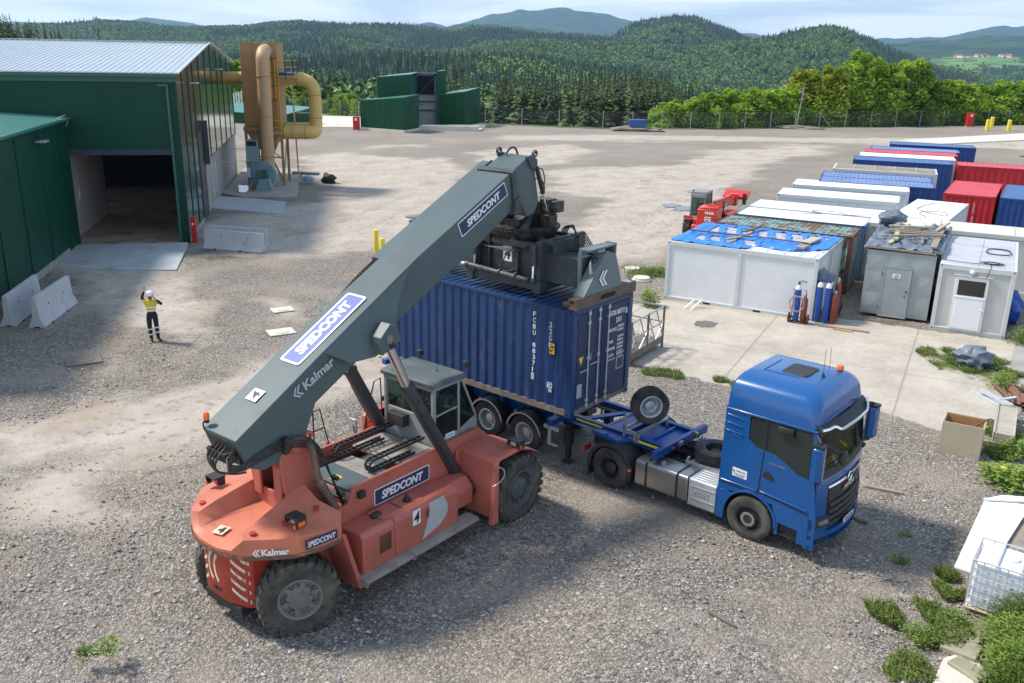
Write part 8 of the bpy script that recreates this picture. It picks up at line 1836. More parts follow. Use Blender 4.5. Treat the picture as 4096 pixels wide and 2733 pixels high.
mb=MB();mb.prism([(-.74,1.1),(-.73,1.1),(-.62,2.4),(-.63,2.4)],'y',.28,1.02);mb.prism([(-.7,1.12),(.7,1.12),(.54,2.38),(-.6,2.38)],'y',1.06,1.065);mb.prism([(-.7,1.12),(.7,1.12),(.54,2.38),(-.6,2.38)],'y',.235,.24);mb.prism([(.74,1.1),(.75,1.1),(.58,2.4),(.57,2.4)],'y',.28,1.02);mb.build('glazing','glass',cb_)
mb=MB();mb.box(-.3,.2,.4,.85,1.1,1.5);mb.box(-.4,-.25,.4,.85,1.4,1.85);mb.build('seat','seat',cb_,bevel=.04);mb=MB();mb.lathe([(.05,0),(.06,.6),(.02,1)],(-.6,1.0,2.52),(-.6,1.0,2.66),12);mb.build('beacon','redlens',cb_)
mb=MB();mb.cyl((.1,-.62,1.25),(.1,-.62,2.0),.045,n=10);mb.box(-.05,.25,-.75,-.5,1.15,1.3);mb.build('exhaust_pipe','black',TH)
mb=MB();mb.box(-1.77,-1.75,-.55,-.05,1.30,1.46,0)
mb2=MB();
for i in range(5):mb2.add([(-1.757,-.12-.105*i,1.48),(-1.757,-.19-.105*i,1.48),(-1.757,-.16-.105*i,1.63),(-1.757,-.09-.105*i,1.63)],[(0,1,2,3)])
plate(mb2,(-1.757,-.10,1.08),(0,-1,0),Z,.36,.26,.006,0);text(mb2,'A04-J\n240',(-1.766,-.13,1.10),(0,-1,0),Z,.30,.21,k=1);mb2.build('rear_marking',['decal','black'],TH,recalc=False)
mb=MB();mb.box(-1.6,-1.5,.65,1.15,1.10,1.28,0);mb.box(-1.6,-1.5,-1.15,-.8,1.10,1.28,0);mb.box(-1.5,-.5,.7,1.2,1.05,1.12,1);mb.box(-1.5,-.5,-1.2,-.7,1.05,1.12,1);mb.build('rear_lamp',['redlens','steel'],TH)
mb=MB();mb.beam((2.4,-.8,1.2),(2.6,-1.1,1.6),.03);mb.box(2.58,2.64,-1.25,-1.02,1.5,2.15);mb.build('mirror','black',TH,bevel=.03)
for x in(-1.05,1.9):
 for y,s_ in((-.98,-1),(.98,1)):wheel('wheel',TH,(x,y,.55),.55,.40,.28,s_,'rubberdusty','redbox',lugs=18,lugd=.04,bolts=8,hubmode='big')
BK=empty('work_basket',(3.95,28.6,0),R(57),'grey steel work basket with rails standing behind the container doors','work basket');mb=MB();bL,bW,z0b=2.6,1.3,.42
mb.box(0,bL,0,bW,z0b-.16,z0b-.08);mb.box(0,bL,-.02,.02,z0b-.2,z0b+.05);mb.box(0,bL,bW-.02,bW+.02,z0b-.2,z0b+.05);mb.box(-.02,.02,0,bW,z0b-.2,z0b+.05);mb.build('floor','rustgrey',BK)
mb=MB()
for x,y in((0,0),(0,bW),(bL,0),(bL,bW),(bL/2,0),(bL/2,bW)):mb.beam((x,y,.0 if x!=bL/2 else z0b),(x,y,z0b+1.15),.06)
mb.build('post','bwood',BK)
mb=MB()
for z_ in(z0b+.55,z0b+1.12):
 for y in(0,bW):mb.beam((0,y,z_),(bL,y,z_),.045)
 for x in(0,bL):mb.beam((x,0,z_),(x,bW,z_),.045)
for i in range(4):
 for y in(0,bW):mb.beam((i*bL/4,y,z0b),((i+1)*bL/4,y,z0b+.55 if i%2 else z0b+1.1),.03);mb.beam((i*bL/4,y,z0b+1.1),((i+1)*bL/4,y,z0b),.03)
mb.build('rail','steel',BK);mb=MB();mb.box(.3,.65,bW-.15,bW+.05,z0b+1.15,z0b+1.28);mb.build('control_panel','white',BK,bevel=.03)
def disc(X,Y,r_,label,sq=False,m='slabpale',h=.08,z=.0):
 p=gp(X,Y);mb=MB()
 if sq:mb.box(-r_,r_,-r_*.8,r_*.8,0,.04);mb.cyl((0,0,.04),(0,0,.055),r_*.6,n=24)
 else:mb.cyl((0,0,0),(0,0,h),r_,n=28);mb.cyl((0,0,-.02),(0,0,h*.4),r_*1.15,n=28)
 o=mb.build('manhole_cover',m,None,bevel=.01);o.location=(p.x,p.y,z);o.rotation_euler=(0,0,.5);tag(o,label,'manhole cover','manhole covers');return o
disc(1450,621,.38,'round concrete manhole cover in the weeds left of the white cabin, farther one',h=.15);disc(1472,643,.38,'round concrete manhole cover in the weeds left of the white cabin, nearer one',h=.15)
disc(648,712,.42,'square manhole in the gravel left of the boom, the farther one',True);disc(645,763,.48,'square manhole with a round lid in the gravel left of the boom, the nearer one',True);disc(192,828,.55,'square drain cover in the gravel below the worker',True,'draincov')
CRp=(11.48,22.25);CR_=empty('wooden_crate',(*CRp,0),R(-31),'open plywood crate with a stick leaning inside','crate');cw,cd2,chh=1.0,.80,.92
mb=MB();mb.box(0,cw,0,.025,0,chh);mb.box(0,cw,cd2-.025,cd2,0,chh);mb.box(0,.025,.025,cd2-.025,0,chh);mb.box(cw-.025,cw,.025,cd2-.025,0,chh);mb.box(.02,cw-.02,.02,cd2-.02,.02,.04);mb.build('side_panel','ply',CR_,bevel=.003)
mb=MB();mb.box(.027,cw-.027,cd2-.05,cd2-.028,.04,chh-.02);mb.box(cw-.05,cw-.028,.03,cd2-.05,.04,chh-.02);mb.box(.028,.045,.03,cd2-.05,.04,chh-.02);mb.box(.03,cw-.03,.03,cd2-.05,.04,.05);mb.build('lining','plyin',CR_)
mb=MB();mb.tube([(.45,.3,.35),(.75,.5,.75),(1.02,.62,.98),(1.16,.64,.97)],.022,7);o=mb.build('stick','bwood');o.matrix_world=Matrix.Translation((*CRp,0))@Matrix.Rotation(R(-31),4,'Z');tag(o,'bent brown stick leaning out of the open plywood crate','stick')
for i in range(5):
 o=empty('formwork_panel',(13.35,22.55,.03+i*.085),R(60.5)+.01*(i%2),'perforated formwork panel, number %s from the bottom of the stack by the crate'%['one','two','three','four','five'][i],'formwork panel','stacked formwork panels')
 mb=MB();mb.box(0,2.5,-.25,.25,0,.03);mb.box(0,2.5,-.26,-.22,0,.07);mb.box(0,2.5,.22,.26,0,.07);mb.box(0,.05,-.25,.25,0,.07);mb.box(2.45,2.5,-.25,.25,0,.07)
 if i==4:
  for a in range(6):
   for b_ in range(28):mb.box(.12+b_*.083,.165+b_*.083,-.18+a*.066,-.150+a*.066,.03,.036)
 mb.build('panel','panelgrey',o,bevel=.004)
o=MB();o.beam((13.0,24.2,.35),(13.35,24.2,.35),.12);
plank((12.6,22.9,.12),(14.6,21.9,.12),.10,.12,'wood','timber bearer lying under the stack of formwork panels',None);plank((13.6,24.2,.10),(15.4,23.4,.10),.10,.2,'wood','second timber bearer beside the stack of formwork panels',None)
rgp=random.Random(8)
for i in range(22):
 x=15.1+rgp.uniform(0,1.35);y=25.4+rgp.uniform(-.2,.3);a=R(78)+rgp.uniform(-.28,.28);L_=rgp.uniform(1.0,1.7);z_=.05+.06*(i//6)+rgp.uniform(0,.03)
 o=MB();o.lathe([(.045,0),(.045,1)],(0,0,0),(L_,0,rgp.uniform(-.0,.08)),12,cap=False);o.lathe([(.035,0),(.035,1)],(0,0,0),(L_,0,0.03),12,cap=False);o=o.build('steel_pipe','pipeR');o.location=(x,y,z_+.03);o.rotation_euler=(0,0,a);tag(o,'brown rusty scaffold pipe in the heap at the right edge','pipe','rusty pipes in a heap')
for i,(x,y,a,z_)in enumerate(((14.75,25.5,100,.06),(14.95,25.35,97,.06),(15.05,25.3,104,.17),(14.90,25.7,20,.19))):
 o=MB();o.box(0,1.3 if i<3 else.7,-.06,.06,-.05,.05);o.box(-.003,0,-.045,.045,-.035,.035,1);o=o.build('square_tube',['steelw','dark']);o.location=(x,y,z_);o.rotation_euler=(0,0,R(a));tag(o,'galvanised square tube beside the heap of rusty pipes','square tube','galvanised square tubes')
YB=empty('yellow_beam',(12.15,21.1,.12),R(-20),'bright yellow steel beam lying in the grass at the right edge','beam');mb=MB();mb.box(.15,3.0,-.11,.11,.05,.09);mb.box(.15,3.0,-.11,-.06,-.1,.06);mb.box(.15,3.0,.07,.11,-.1,.06);mb.build('beam','yellow',YB,bevel=.01);mb=MB();mb.cyl((-.02,0,0),(.2,0,0),.11,n=16);mb.build('pipe_end','rust',YB)
plank(gp(1985,1116,.04),gp(2072,1133,.04),.10,.07,'wood','grey plank lying on the gravel in front of the blue truck, the farther one');plank(gp(1925,1176,.04),gp(1992,1201,.04),.10,.07,'bwood','dark plank end sticking out from under the front of the blue truck');plank(gp(1625,1405,.02),gp(1690,1440,.02),.05,.03,'bwood','thin brown stick on the gravel in the foreground',name='stick')
for i,(pts,z_)in enumerate((([(2190,1300),(2240,1316),(2300,1262),(2356,1175),(2350,1158),(2262,1142)],.50),([(2255,1145),(2345,1150),(2420,1160),(2420,1145),(2300,1136)],.56))):
 P=[gp(x,y,z_)for x,y in pts];mb=MB();n=len(P);mb.add([(p.x,p.y,p.z)for p in P]+[(p.x,p.y,p.z-.04)for p in P],[list(range(n)),list(range(n,2*n))[::-1]]+[(i2,(i2+1)%n,n+(i2+1)%n,n+i2)for i2 in range(n)]);o=mb.build('leaning_sheet','whitebright',None,bevel=.004);tag(o,['big white sheet panel lying behind the plastic tank','second white panel sticking out behind the big one'][i],'panel','white panels')
mb=MB();mb.box(0,1.2,0,1.6,0,.42);o=mb.build('timber_stack','wood');o.location=(10.3,16.7,0);o.rotation_euler=(0,0,R(-30));tag(o,'timber bed carrying the white panels','timber')
plank((10.75,16.3,.52),(12.4,18.9,.52),.22,.05,'ply','yellowish board lying beside the white panels');plank((11.0,16.6,.58),(12.5,18.6,.58),.08,.05,'ylabel','narrow yellow batten beside the white panels')
IB=empty('ibc_tank',(8.75,14.95,.0),R(-36),'white plastic liquid tank in a galvanised cage on a pallet at the right edge','tank');iw,idp,ih=1.0,1.2,1.16
mb=MB();V_=[]
mb.box(.04,idp-.04,.04,iw-.04,.17,ih-.03);tk=mb.build('tank','ibc',IB,bevel=.07,seg=4)
mb=MB();mb.cyl((.6,.5,ih-.04),(.6,.5,ih+.01),.12,n=16);mb.build('lid','ibc',tk)
mb=MB()
for z_ in(.22,.42,.62,.82,1.0):mb.tube([(0,0,z_),(idp,0,z_),(idp,iw,z_),(0,iw,z_),(0,0,z_)],.010,6,sub=1)
mb.tube([(0,0,ih),(idp,0,ih),(idp,iw,ih),(0,iw,ih),(0,0,ih)],.018,8,sub=1)
for i in range(7):x=idp*i/6;mb.beam((x,0,.15),(x,0,ih),.018);mb.beam((x,iw,.15),(x,iw,ih),.018)
for i in range(1,6):y=iw*i/6;mb.beam((0,y,.15),(0,y,ih),.018);mb.beam((idp,y,.15),(idp,y,ih),.018)
mb.beam((.4,0,ih),(.4,iw,ih),.03);mb.beam((.8,0,ih),(.8,iw,ih),.03);mb.build('cage','steelw',IB)
mb=MB()
for y in(.02,.43,.84):mb.box(-.02,idp+.02,y,y+.13,.0,.03);mb.box(-.02,.1,y,y+.13,.03,.12);mb.box(.55,.67,y,y+.13,.03,.12);mb.box(1.12,1.22,y,y+.13,.03,.12)
mb.box(-.02,idp+.02,-.01,1.01,.12,.15);mb.build('pallet','decalold',IB,bevel=.006);mb=MB();mb.box(-.03,.04,.35,.6,.17,.36);mb.build('valve','black',IB,bevel=.02)
for x,y,a,w2 in((8.15,13.75,-40,.5),(8.0,13.15,-60,.35),(8.35,14.15,-30,.4)):mb=MB();mb.box(-.3,.3,-w2/2,w2/2,0,.12);o=mb.build('concrete_block','blockc',None,bevel=.02);o.location=(x,y,0);o.rotation_euler=(0,0,R(a));tag(o,'flat pale concrete block in the weeds in front of the plastic tank','block','loose concrete blocks')
slab('concrete_edge',[(2140,1568),(2165,1510),(2230,1490),(2260,1540),(2240,1600),(2120,1600)],.05,.1,'slabpale')
slab('concrete_strip',[(2290,955),(2300,890),(2330,790),(2420,770),(2420,860),(2330,960)],.03,.06,'concrete')
o=MB();o.beam((11.9,33.75,.05),(13.6,32.95,.05),.12,.05);o=o.build('kerb_plank','wood');tag(o,'grey plank lying on the slab in front of the gas bottles','plank','planks lying about')
mb=MB();mb.box(-.35,.35,-.18,.18,0,.02);o=mb.build('cardboard','plyin');o.location=gp(1935,757,.03);o.rotation_euler=(0,0,-.5);tag(o,'flat piece of brown cardboard on the slab by the gas bottles','cardboard')
PW=empty('timber_pallet',(48.2,86.5,0),R(-15),'brown wooden frame and boards lying at the far right edge','pallet');mb=MB();mb.box(-1.2,1.4,-.5,.5,0,.15);mb.box(.6,.9,-.4,.4,.15,1.2);mb.box(-.8,1.2,-.3,.3,1.1,1.25);mb.build('board','wood',PW)
def skin_mesh(name,joints,edges,radii,mats,parent,levels=2,root=0,loc=None):
 me=bpy.data.meshes.new(name);me.from_pydata([tuple(j)for j in joints],edges,[])
 me.materials.append(M[mats]);o=bpy.data.objects.new(name,me);COL.objects.link(o)
 if parent is not None:o.parent=parent
 sk=o.modifiers.new('skin','SKIN');sk.use_smooth_shade=True
 for i,r_ in enumerate(radii):
  v=me.skin_vertices[0].data[i];v.radius=r_ if hasattr(r_,'__len__')else(r_,r_);v.use_root=(i==root)
 ss=o.modifiers.new('sub','SUBSURF');ss.levels=levels;ss.render_levels=levels
 return o
def chain(js,start=0):return[(start+i,start+i+1)for i in range(len(js)-1)]
PS=empty('person',(-12.66,30.41,0),R(22),'worker in white helmet, yellow shirt and navy trousers with one arm raised','person')
J=[(0,0,.98),(0,.0,1.14),(0,.01,1.32),(0,.01,1.46),(0,-.01,1.54),(0,-.02,1.60),(0,-.02,1.72),(-.10,0,.94),(-.11,-.02,.52),(-.09,.02,.16),(-.09,.02,.12),(-.09,.01,.09),(.10,0,.94),(.12,-.02,.52),(.13,.03,.16),(.13,.03,.12),(.13,.02,.09),(-.19,.01,1.44),(-.26,-.03,1.62),(-.17,-.07,1.86),(-.155,-.075,1.93),(.19,.01,1.43),(.37,-.05,1.34),(.17,-.14,1.56),(.12,-.13,1.62)]
ED=[(0,1),(1,2),(2,3),(3,4),(4,5),(5,6),(0,7),(7,8),(8,9),(9,10),(10,11),(0,12),(12,13),(13,14),(14,15),(15,16),(3,17),(17,18),(18,19),(19,20),(3,21),(21,22),(22,23),(23,24)]
RAD=[(.10,.07),(.09,.065),(.10,.065),(.07,.05),.050,.075,.085,.06,.05,.035,.035,.03,.06,.05,.035,.035,.03,.045,.036,.03,.036,.045,.036,.03,.036]
body=skin_mesh('body',J,ED,RAD,'skin',PS)
def fingers(base,d,side,up,curl,n=4):
 """five separate fingers rooted in the palm"""
 js=[];es=[];rd=[];b=Vector(base);d=Vector(d).normalized();s_=Vector(side).normalized();c_=Vector(up).normalized()
 for i in range(4):
  r0=b+s_*(-.033+.022*i);L_=(.085,.095,.088,.070)[i];k_=len(js)
  js+=[r0,r0+d*L_*.55+c_*curl*.3*L_,r0+d*L_*(.55+.45*(1-curl*.6))+c_*curl*.9*L_+s_*(-.006+.004*i)];es+=[(k_,k_+1),(k_+1,k_+2)];rd+=[.0095,.009,.0075]
 k_=len(js);t0=b-d*.05-s_*.03;js+=[t0,t0-s_*.035+d*.025,t0-s_*.045+d*.06];es+=[(k_,k_+1),(k_+1,k_+2)];rd+=[.012,.010,.009]
 return js,es,rd
for base,d,s_,c_,cu in(((-.15,-.08,1.975),(.10,-.03,1),(1,0,-.1),(0,-1,0),.10),((.11,-.135,1.665),(-.25,.1,1),(.2,.9,0),(-1,0,-.1),.55)):
 js,es,rd=fingers(base,d,s_,c_,cu);mb=MB();bse=Vector(base);dd=Vector(d).normalized();sv=Vector(s_).normalized()
 pm2=skin_mesh('hand',[bse-dd*.06,bse-dd*.02]+[bse+sv*(-.03+.02*i)-dd*.0 for i in range(4)],[(0,1)]+[(1,2+i)for i in range(4)],[(.03,.02),(.036,.018)]+[.014]*4,'skin',body,2)
 fg=skin_mesh('finger',js,es,rd,'skin',pm2,1)
 for v in fg.data.skin_vertices[0].data:pass
 for k_ in range(0,len(js),3):fg.data.skin_vertices[0].data[k_].use_root=True
sj=[(0,0,1.06),(0,0,1.22),(0,.01,1.34),(0,.01,1.47),(-.18,.01,1.44),(-.235,-.015,1.55),(.18,.01,1.43),(.30,-.03,1.375)]
skin_mesh('shirt',sj,[(0,1),(1,2),(2,3),(3,4),(4,5),(3,6),(6,7)],[(.165,.125),(.165,.12),(.175,.12),(.13,.09),.08,.065,.08,.065],'shirt',PS)
skin_mesh('sleeve',[(-.225,-.01,1.54),(-.262,-.03,1.62),(-.175,-.068,1.85)],[(0,1),(1,2)],[.058,.055,.040],'navycloth',PS)
skin_mesh('sleeve',[(.28,-.025,1.385),(.375,-.05,1.335),(.19,-.13,1.54)],[(0,1),(1,2)],[.058,.056,.040],'navycloth',PS)
tj=[(0,0,1.14),(0,0,.98),(-.10,0,.90),(-.11,-.02,.52),(-.09,.02,.14),(.10,0,.90),(.12,-.02,.52),(.13,.03,.14)]
skin_mesh('trousers',tj,[(0,1),(1,2),(2,3),(3,4),(1,5),(5,6),(6,7)],[(.155,.115),(.165,.125),(.105,.11),.080,.068,(.105,.11),.080,.068],'navycloth',PS)
mb=MB()
for z,rx,ry in((1.27,.180,.130),(1.15,.172,.128)):
 V_=[]
 for i in range(28):
  a=6.283*i/28
  for dz,k_ in((-.028,1.0),(.028,1.0)):V_.append((math.cos(a)*rx,math.sin(a)*ry,z+dz))
 mb.add(V_,[(2*i,(2*i+2)%56,(2*i+3)%56,2*i+1)for i in range(28)])
for(a,b,f,r_)in((Vector((-.11,-.02,.52)),Vector((-.09,.02,.14)),.10,.087),(Vector((-.11,-.02,.52)),Vector((-.09,.02,.14)),.62,.082),(Vector((.12,-.02,.52)),Vector((.13,.03,.14)),-.05,.090),(Vector((.12,-.02,.52)),Vector((.13,.03,.14)),.45,.084)):
 p=a.lerp(b,f);d=(b-a).normalized();mb.lathe([(r_,0),(r_,1)],p-d*.025,p+d*.025,16,cap=False)
mb.lathe([(.072,0),(.072,1)],(-.232,-.014,1.535),(-.240,-.018,1.565),14,cap=False)
mb.build('reflective_band','reflect',PS)
for x,y,rz in((-.09,0,0),(.14,.01,.5)):
 q=skin_mesh('boot',[(x,.03,.20),(x,.035,.06),(x+math.sin(rz)*.12,-.07,.045),(x+math.sin(rz)*.2,-.16,.04)],[(0,1),(1,2),(2,3)],[.06,.055,(.05,.04),(.042,.03)],'boot',PS)
mb=MB();mb.lathe([(.132,0),(.130,.25),(.118,.55),(.080,.85),(.02,1.0)],(0,-.02,1.70),(0,-.02,1.86),24);mb.prism([(-.11,-.14),(-.06,-.20),(.06,-.20),(.11,-.14),(.08,-.06),(-.08,-.06)],'z',1.695,1.712);mb.cyl((0,-.02,1.69),(0,-.02,1.705),.142,n=24);mb.box(-.012,.012,-.12,.08,1.80,1.865)if False else None
mb.build('helmet','helmet',PS,angle=50)
mb=MB();mb.sph((0,-.055,1.595),(.068,.055,.05),14,10);mb.build('beard','beard',body)
mb=MB();mb.sph((0,-.112,1.655),(.012,.018,.022),8,6);mb.sph((-.088,-.01,1.655),(.012,.02,.03),8,6);mb.sph((.088,-.01,1.655),(.012,.02,.03),8,6);mb.build('nose_and_ear','skin',body)
mb=MB();mb.sph((-.032,-.100,1.675),(.012,.008,.008),8,6);mb.sph((.032,-.100,1.675),(.012,.008,.008),8,6);mb.box(-.03,.03,-.115,-.105,1.606,1.614);mb.build('eye','dark',body)
mb=MB();mb.box(.10,.115,-.12,-.06,1.60,1.74);o=mb.build('phone','black',None,bevel=.004);o.matrix_world=Matrix.Translation((-12.66,30.41,0))@Matrix.Rotation(R(22),4,'Z');tag(o,'black phone held at the worker\'s ear','phone')
dw=RSW@Vector((4.86,0.02,0));DR=empty('person',(dw.x,dw.y,1.80),.903-math.pi/2*0,'machine driver in a hi-vis green vest sitting inside the grey cab of the reach stacker','person')
body2=skin_mesh('body',[(0,0,.40),(0,0,.62),(0,0,.82),(.02,0,.92),(.03,0,1.0),(.30,.1,.38),(.36,.1,.05),(.30,-.1,.38),(.36,-.1,.05),(.05,.2,.80),(.18,.24,.62),(.42,.10,.66),(.05,-.2,.80),(.18,-.24,.62),(.42,-.10,.66),(.48,.08,.67),(.48,-.08,.67)],[(0,1),(1,2),(2,3),(3,4),(0,5),(5,6),(0,7),(7,8),(2,9),(9,10),(10,11),(11,15),(2,12),(12,13),(13,14),(14,16)],[(.12,.14),(.11,.15),(.10,.14),.055,.09,.08,.05,.08,.05,.06,.045,.035,.06,.045,.035,.03,.03],'skin',DR)
skin_mesh('vest',[(0,0,.42),(0,0,.62),(0,0,.80),(.05,.2,.80),(.14,.23,.66),(.05,-.2,.80),(.14,-.23,.66)],[(0,1),(1,2),(2,3),(3,4),(2,5),(5,6)],[(.14,.16),(.13,.17),(.12,.15),.075,.065,.075,.065],'hivis',DR)
skin_mesh('trousers',[(0,0,.42),(.28,.1,.38),(.36,.1,.08),(.28,-.1,.38),(.36,-.1,.08)],[(0,1),(1,2),(0,3),(3,4)],[(.14,.15),.09,.065,.09,.065],'navycloth',DR)
mb=MB();mb.sph((.02,0,1.04),(.105,.095,.09));mb.build('hair','black',DR)
def inpoly(poly,n,seed):
 r_=np.random.RandomState(seed);P=np.array(poly);out_=[]
 x0,y0=P.min(0);x1,y1=P.max(0)
 while len(out_)<n:
  x=r_.uniform(x0,x1,n*3);y=r_.uniform(y0,y1,n*3);sd_=sdist(x,y,poly);nn=vnoise(x,y,.45,seed%31)
  k=(sd_>-.18)&(nn+np.minimum(sd_,.3)*.5>.52);out_+=list(zip(x[k],y[k]))
  if not k.any():break
 return out_[:n]
GRZ=[(zone((1440,842),(1475,845),(1565,862),(1560,872),(1500,866),(1438,852)),900,.16),(zone((1622,870),(1690,880),(1688,893),(1640,888)),500,.16),(zone((2105,812),(2140,802),(2260,820),(2345,850),(2340,878),(2225,868),(2150,847)),3000,.17),(zone((2262,985),(2300,992),(2290,1005),(2262,1000)),350,.15),(zone((2265,1005),(2350,1010),(2350,1068),(2300,1062),(2262,1045)),1500,.2),(zone((2150,1318),(2215,1312),(2230,1375),(2180,1380),(2140,1345)),1200,.16),(zone((2005,1400),(2060,1380),(2120,1400),(2200,1420),(2225,1450),(2160,1500),(2110,1510),(2060,1460),(2015,1440)),2600,.2),(zone((2050,1500),(2110,1500),(2120,1568),(2040,1568)),700,.15),(zone((1425,612),(1500,618),(1528,640),(1440,640)),900,.2),(zone((2055,1283),(2080,1283),(2080,1296),(2055,1296)),100,.12),(zone((1655,1215),(1662,1215),(1662,1220)),5,.1),(zone((2060,1225),(2090,1228),(2085,1235)),60,.1),(zone((2290,860),(2345,870),(2345,905),(2300,890)),500,.22)]
mb=MB();rgw=random.Random(9)
for poly,n,h in GRZ:
 for x,y in inpoly(poly,n,int(n)):
  a=rgw.random()*6.28;hh_=h*rgw.uniform(.5,1.3);l=rgw.uniform(.02,.10);w2=rgw.uniform(.008,.018)
  if rgw.random()<.6:
   bx,by=math.cos(a),math.sin(a);mb.add([(x-by*w2,y+bx*w2,0),(x+by*w2,y-bx*w2,0),(x+bx*l*.6+by*w2*.7,y+by*l*.6-bx*w2*.7,hh_*.65),(x+bx*l*1.4,y+by*l*1.4,hh_)],[(0,1,2),(0,2,3)])
  else:
   for q in range(3):
    a2=a+q*2.1;bx,by=math.cos(a2),math.sin(a2);s_=h*rgw.uniform(.18,.36);z0=hh_*rgw.uniform(.2,.8)
    mb.add([(x,y,z0),(x+bx*s_*.5-by*s_*.28,y+by*s_*.5+bx*s_*.28,z0+s_*.3),(x+bx*s_,y+by*s_,z0+s_*.15),(x+bx*s_*.5+by*s_*.28,y+by*s_*.5-bx*s_*.28,z0+s_*.3)],[(0,1,2,3)])
o=mb.build('grass','grassm',None,smooth=False,recalc=False);tag(o,'green grass and weeds growing at the edges of the slab and among the gravel','grass',None,'stuff')
def leafy(seed,n,R_,H_,ls,stems=8):
 rg_=random.Random(seed);mb=MB()
 for i in range(n):
  a=rg_.random()*6.283;f=rg_.random()**.6;r_=R_*f*(.6+.5*rg_.random());z=H_*(rg_.random()**.7)*(1-.55*f*f)+.02;s_=ls*rg_.uniform(.6,1.3);ad=a+rg_.gauss(0,.9)
  up_=rg_.uniform(-.25,.6);bx,by=math.cos(ad),math.sin(ad);x,y=math.cos(a)*r_,math.sin(a)*r_
  if i%3==0:mb.add([(x*.7-by*.006,y*.7+bx*.006,0),(x*.7+by*.006,y*.7-bx*.006,0),(x+bx*s_*.4,y+by*s_*.4,z*1.15+.05)],[(0,1,2)]);continue
  mb.add([(x,y,z),(x+bx*s_*.5-by*s_*.26,y+by*s_*.5+bx*s_*.26,z+up_*s_*.5+.01),(x+bx*s_,y+by*s_,z+up_*s_*.6),(x+bx*s_*.5+by*s_*.26,y+by*s_*.5-bx*s_*.26,z+up_*s_*.5+.01)],[(0,1,2,3)])
 return mb
def plant(seed,x,y,R_,H_,n,ls,label,m='weed',cat='plant',name='leafy_plant',group=None):
 e=empty(name,(x,y,0),rgw.random()*6,label,cat,group);leafy(seed,n,R_,H_,ls).build('foliage',m,e,smooth=False,recalc=False)
 mb=MB();
 for i in range(6):a=i*1.05;mb.cyl((0,0,0),(math.cos(a)*R_*.5,math.sin(a)*R_*.5,H_*.8),.012,.005,5)
 mb.build('stem','weed',e);return e
p=gp(1490,704);plant(31,p.x,p.y,.42,.75,420,.16,'bushy green weed standing at the corner of the concrete slab left of the white cabin')
p=gp(198,1508);plant(32,p.x,p.y,.17,.16,60,.11,'small broad-leaved weed in the gravel at the lower left, the left one of two',name='weed_plant');p=gp(252,1498);plant(33,p.x,p.y,.22,.24,90,.11,'small broad-leaved weed in the gravel at the lower left, the right one of two',name='weed_plant')
BP=[(9.35,14.25,.55,.85,1500),(9.0,13.7,.6,.75,1700),(8.75,13.1,.6,.7,1700),(9.45,13.55,.6,1.0,1500),(8.45,12.55,.6,.6,1500),(8.3,12.0,.6,.55,1300),(9.1,12.6,.75,.95,1800)]
BL_=['nearest to the tank front','below the tank corner','beside the loose blocks','overlapping the tank cage at the photo edge','lowest, at the bottom of the photo','cut by the bottom edge of the photo','cut by the right edge of the photo']
for i,(x,y,r_,h,n)in enumerate(BP):plant(40+i,x,y,r_,h,int(n*1.5),.062,'leafy green bush in the lower right corner, '+BL_[i],'weed','bush','green_bush','bushes in the lower right corner')
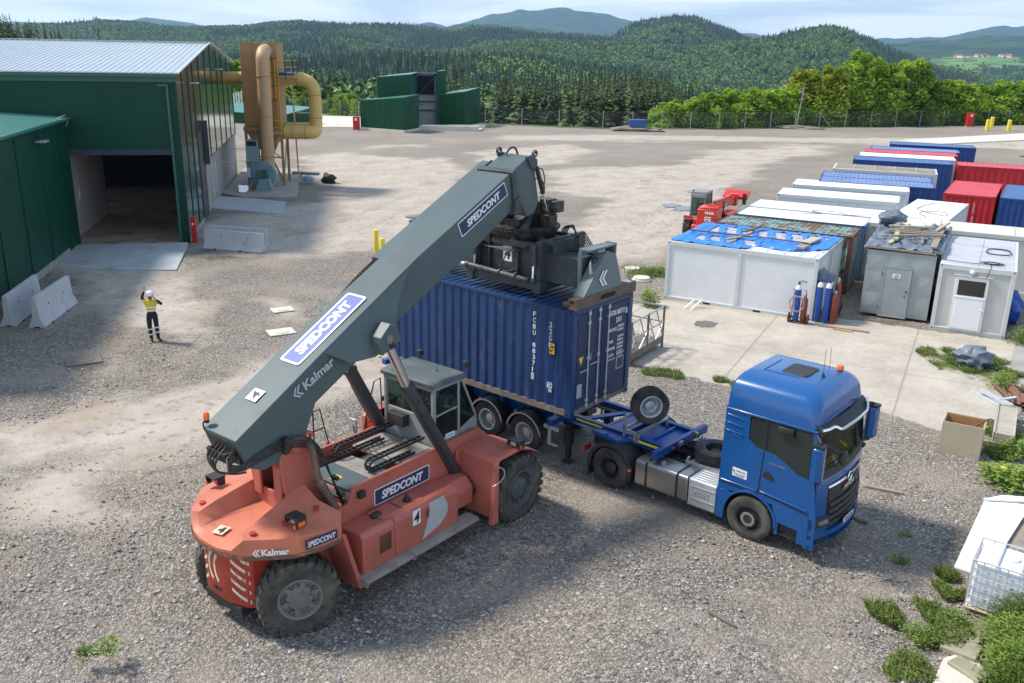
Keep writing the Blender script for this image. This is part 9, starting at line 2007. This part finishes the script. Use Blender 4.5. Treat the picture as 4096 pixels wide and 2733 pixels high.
p=gp(2315,1112);plant(51,p.x,p.y,.75,.45,700,.17,'broad-leaved green plants below the yellow beam');p=gp(2300,893);plant(52,p.x,p.y,.5,.6,500,.10,'feathery green weed behind the square tubes');p=gp(1508,628);plant(53,p.x,p.y,.6,.3,420,.15,'low broad-leaved weeds around the round manhole covers');p=gp(2110,1465);plant(54,p.x,p.y,.42,.24,420,.06,'low green weed in the gravel left of the bushes');p=gp(2185,1430);plant(55,p.x,p.y,.42,.24,420,.06,'low green weed in the gravel between the blocks and the gravel');p=gp(2345,790);plant(56,p.x,p.y,.6,.7,500,.1,'green weeds behind the right corner of the light grey cabin')
p=gp(2325,1045);plant(57,p.x,p.y,.5,.45,450,.12,'green weeds behind the yellow beam')
def stone(seed):
 rg_=random.Random(seed);mb=MB();mb.sph((0,0,0),1,7,5)
 for v in mb.v:f=.75+.5*rg_.random();v.x*=f*1.15;v.y*=f*.85;v.z*=f*.55
 return mb
M['stone']=leafmat('loose_stone',(.12,.12,.125),(.50,.46,.42),0,2)
stn=[kind_obj('stone',stone(i),'stone')for i in range(6)]
r_=np.random.RandomState(8);n=34000
y=9.5+22*r_.rand(n)**1.6;x=(r_.rand(n)-.5)*(y*1.35)
sd_=np.full(n,-9.0)
for z in SAND:sd_=np.maximum(sd_,sdist(x,y,z))
keep=(sdist(x,y,CONC)<-.1)&(sd_<r_.uniform(-.6,.5,n))&(vnoise(x,y,1.7,3)>.28)
x,y=x[keep],y[keep]
sc=np.where(r_.rand(len(x))<.04,.045,.013+.016*r_.rand(len(x))**2)
zz=-.28*(1-ease(15.2,19.8,y-x*.25))*(1-ease(-1.0,2.2,x))+(vnoise(x,y,3.1,1)-.5)*.05+(vnoise(x,y,.9,2)-.5)*.02
scatter('gravel',np.stack([x,y,zz+sc*.25,sc,r_.uniform(0,6.28,len(x))],1),stn,'loose grey and brown stones of the gravel in the foreground','gravel')
mh=bpy.data.materials.new('haze_air');mh.use_nodes=True;t=mh.node_tree;t.nodes.clear();pv=t.nodes.new('ShaderNodeVolumePrincipled');ou=t.nodes.new('ShaderNodeOutputMaterial')
pv.inputs['Color'].default_value=(.42,.68,1.0,1);pv.inputs['Density'].default_value=0.00006;pv.inputs['Anisotropy'].default_value=0.2;t.links.new(pv.outputs[0],ou.inputs['Volume'])
M['haze']=mh
mb=MB();mb.box(-9500,9500,-60,15200,-135,620);o=mb.build('haze','haze',None,smooth=False);tag(o,'thin blue haze between the yard and the far hills','haze',None,'stuff')
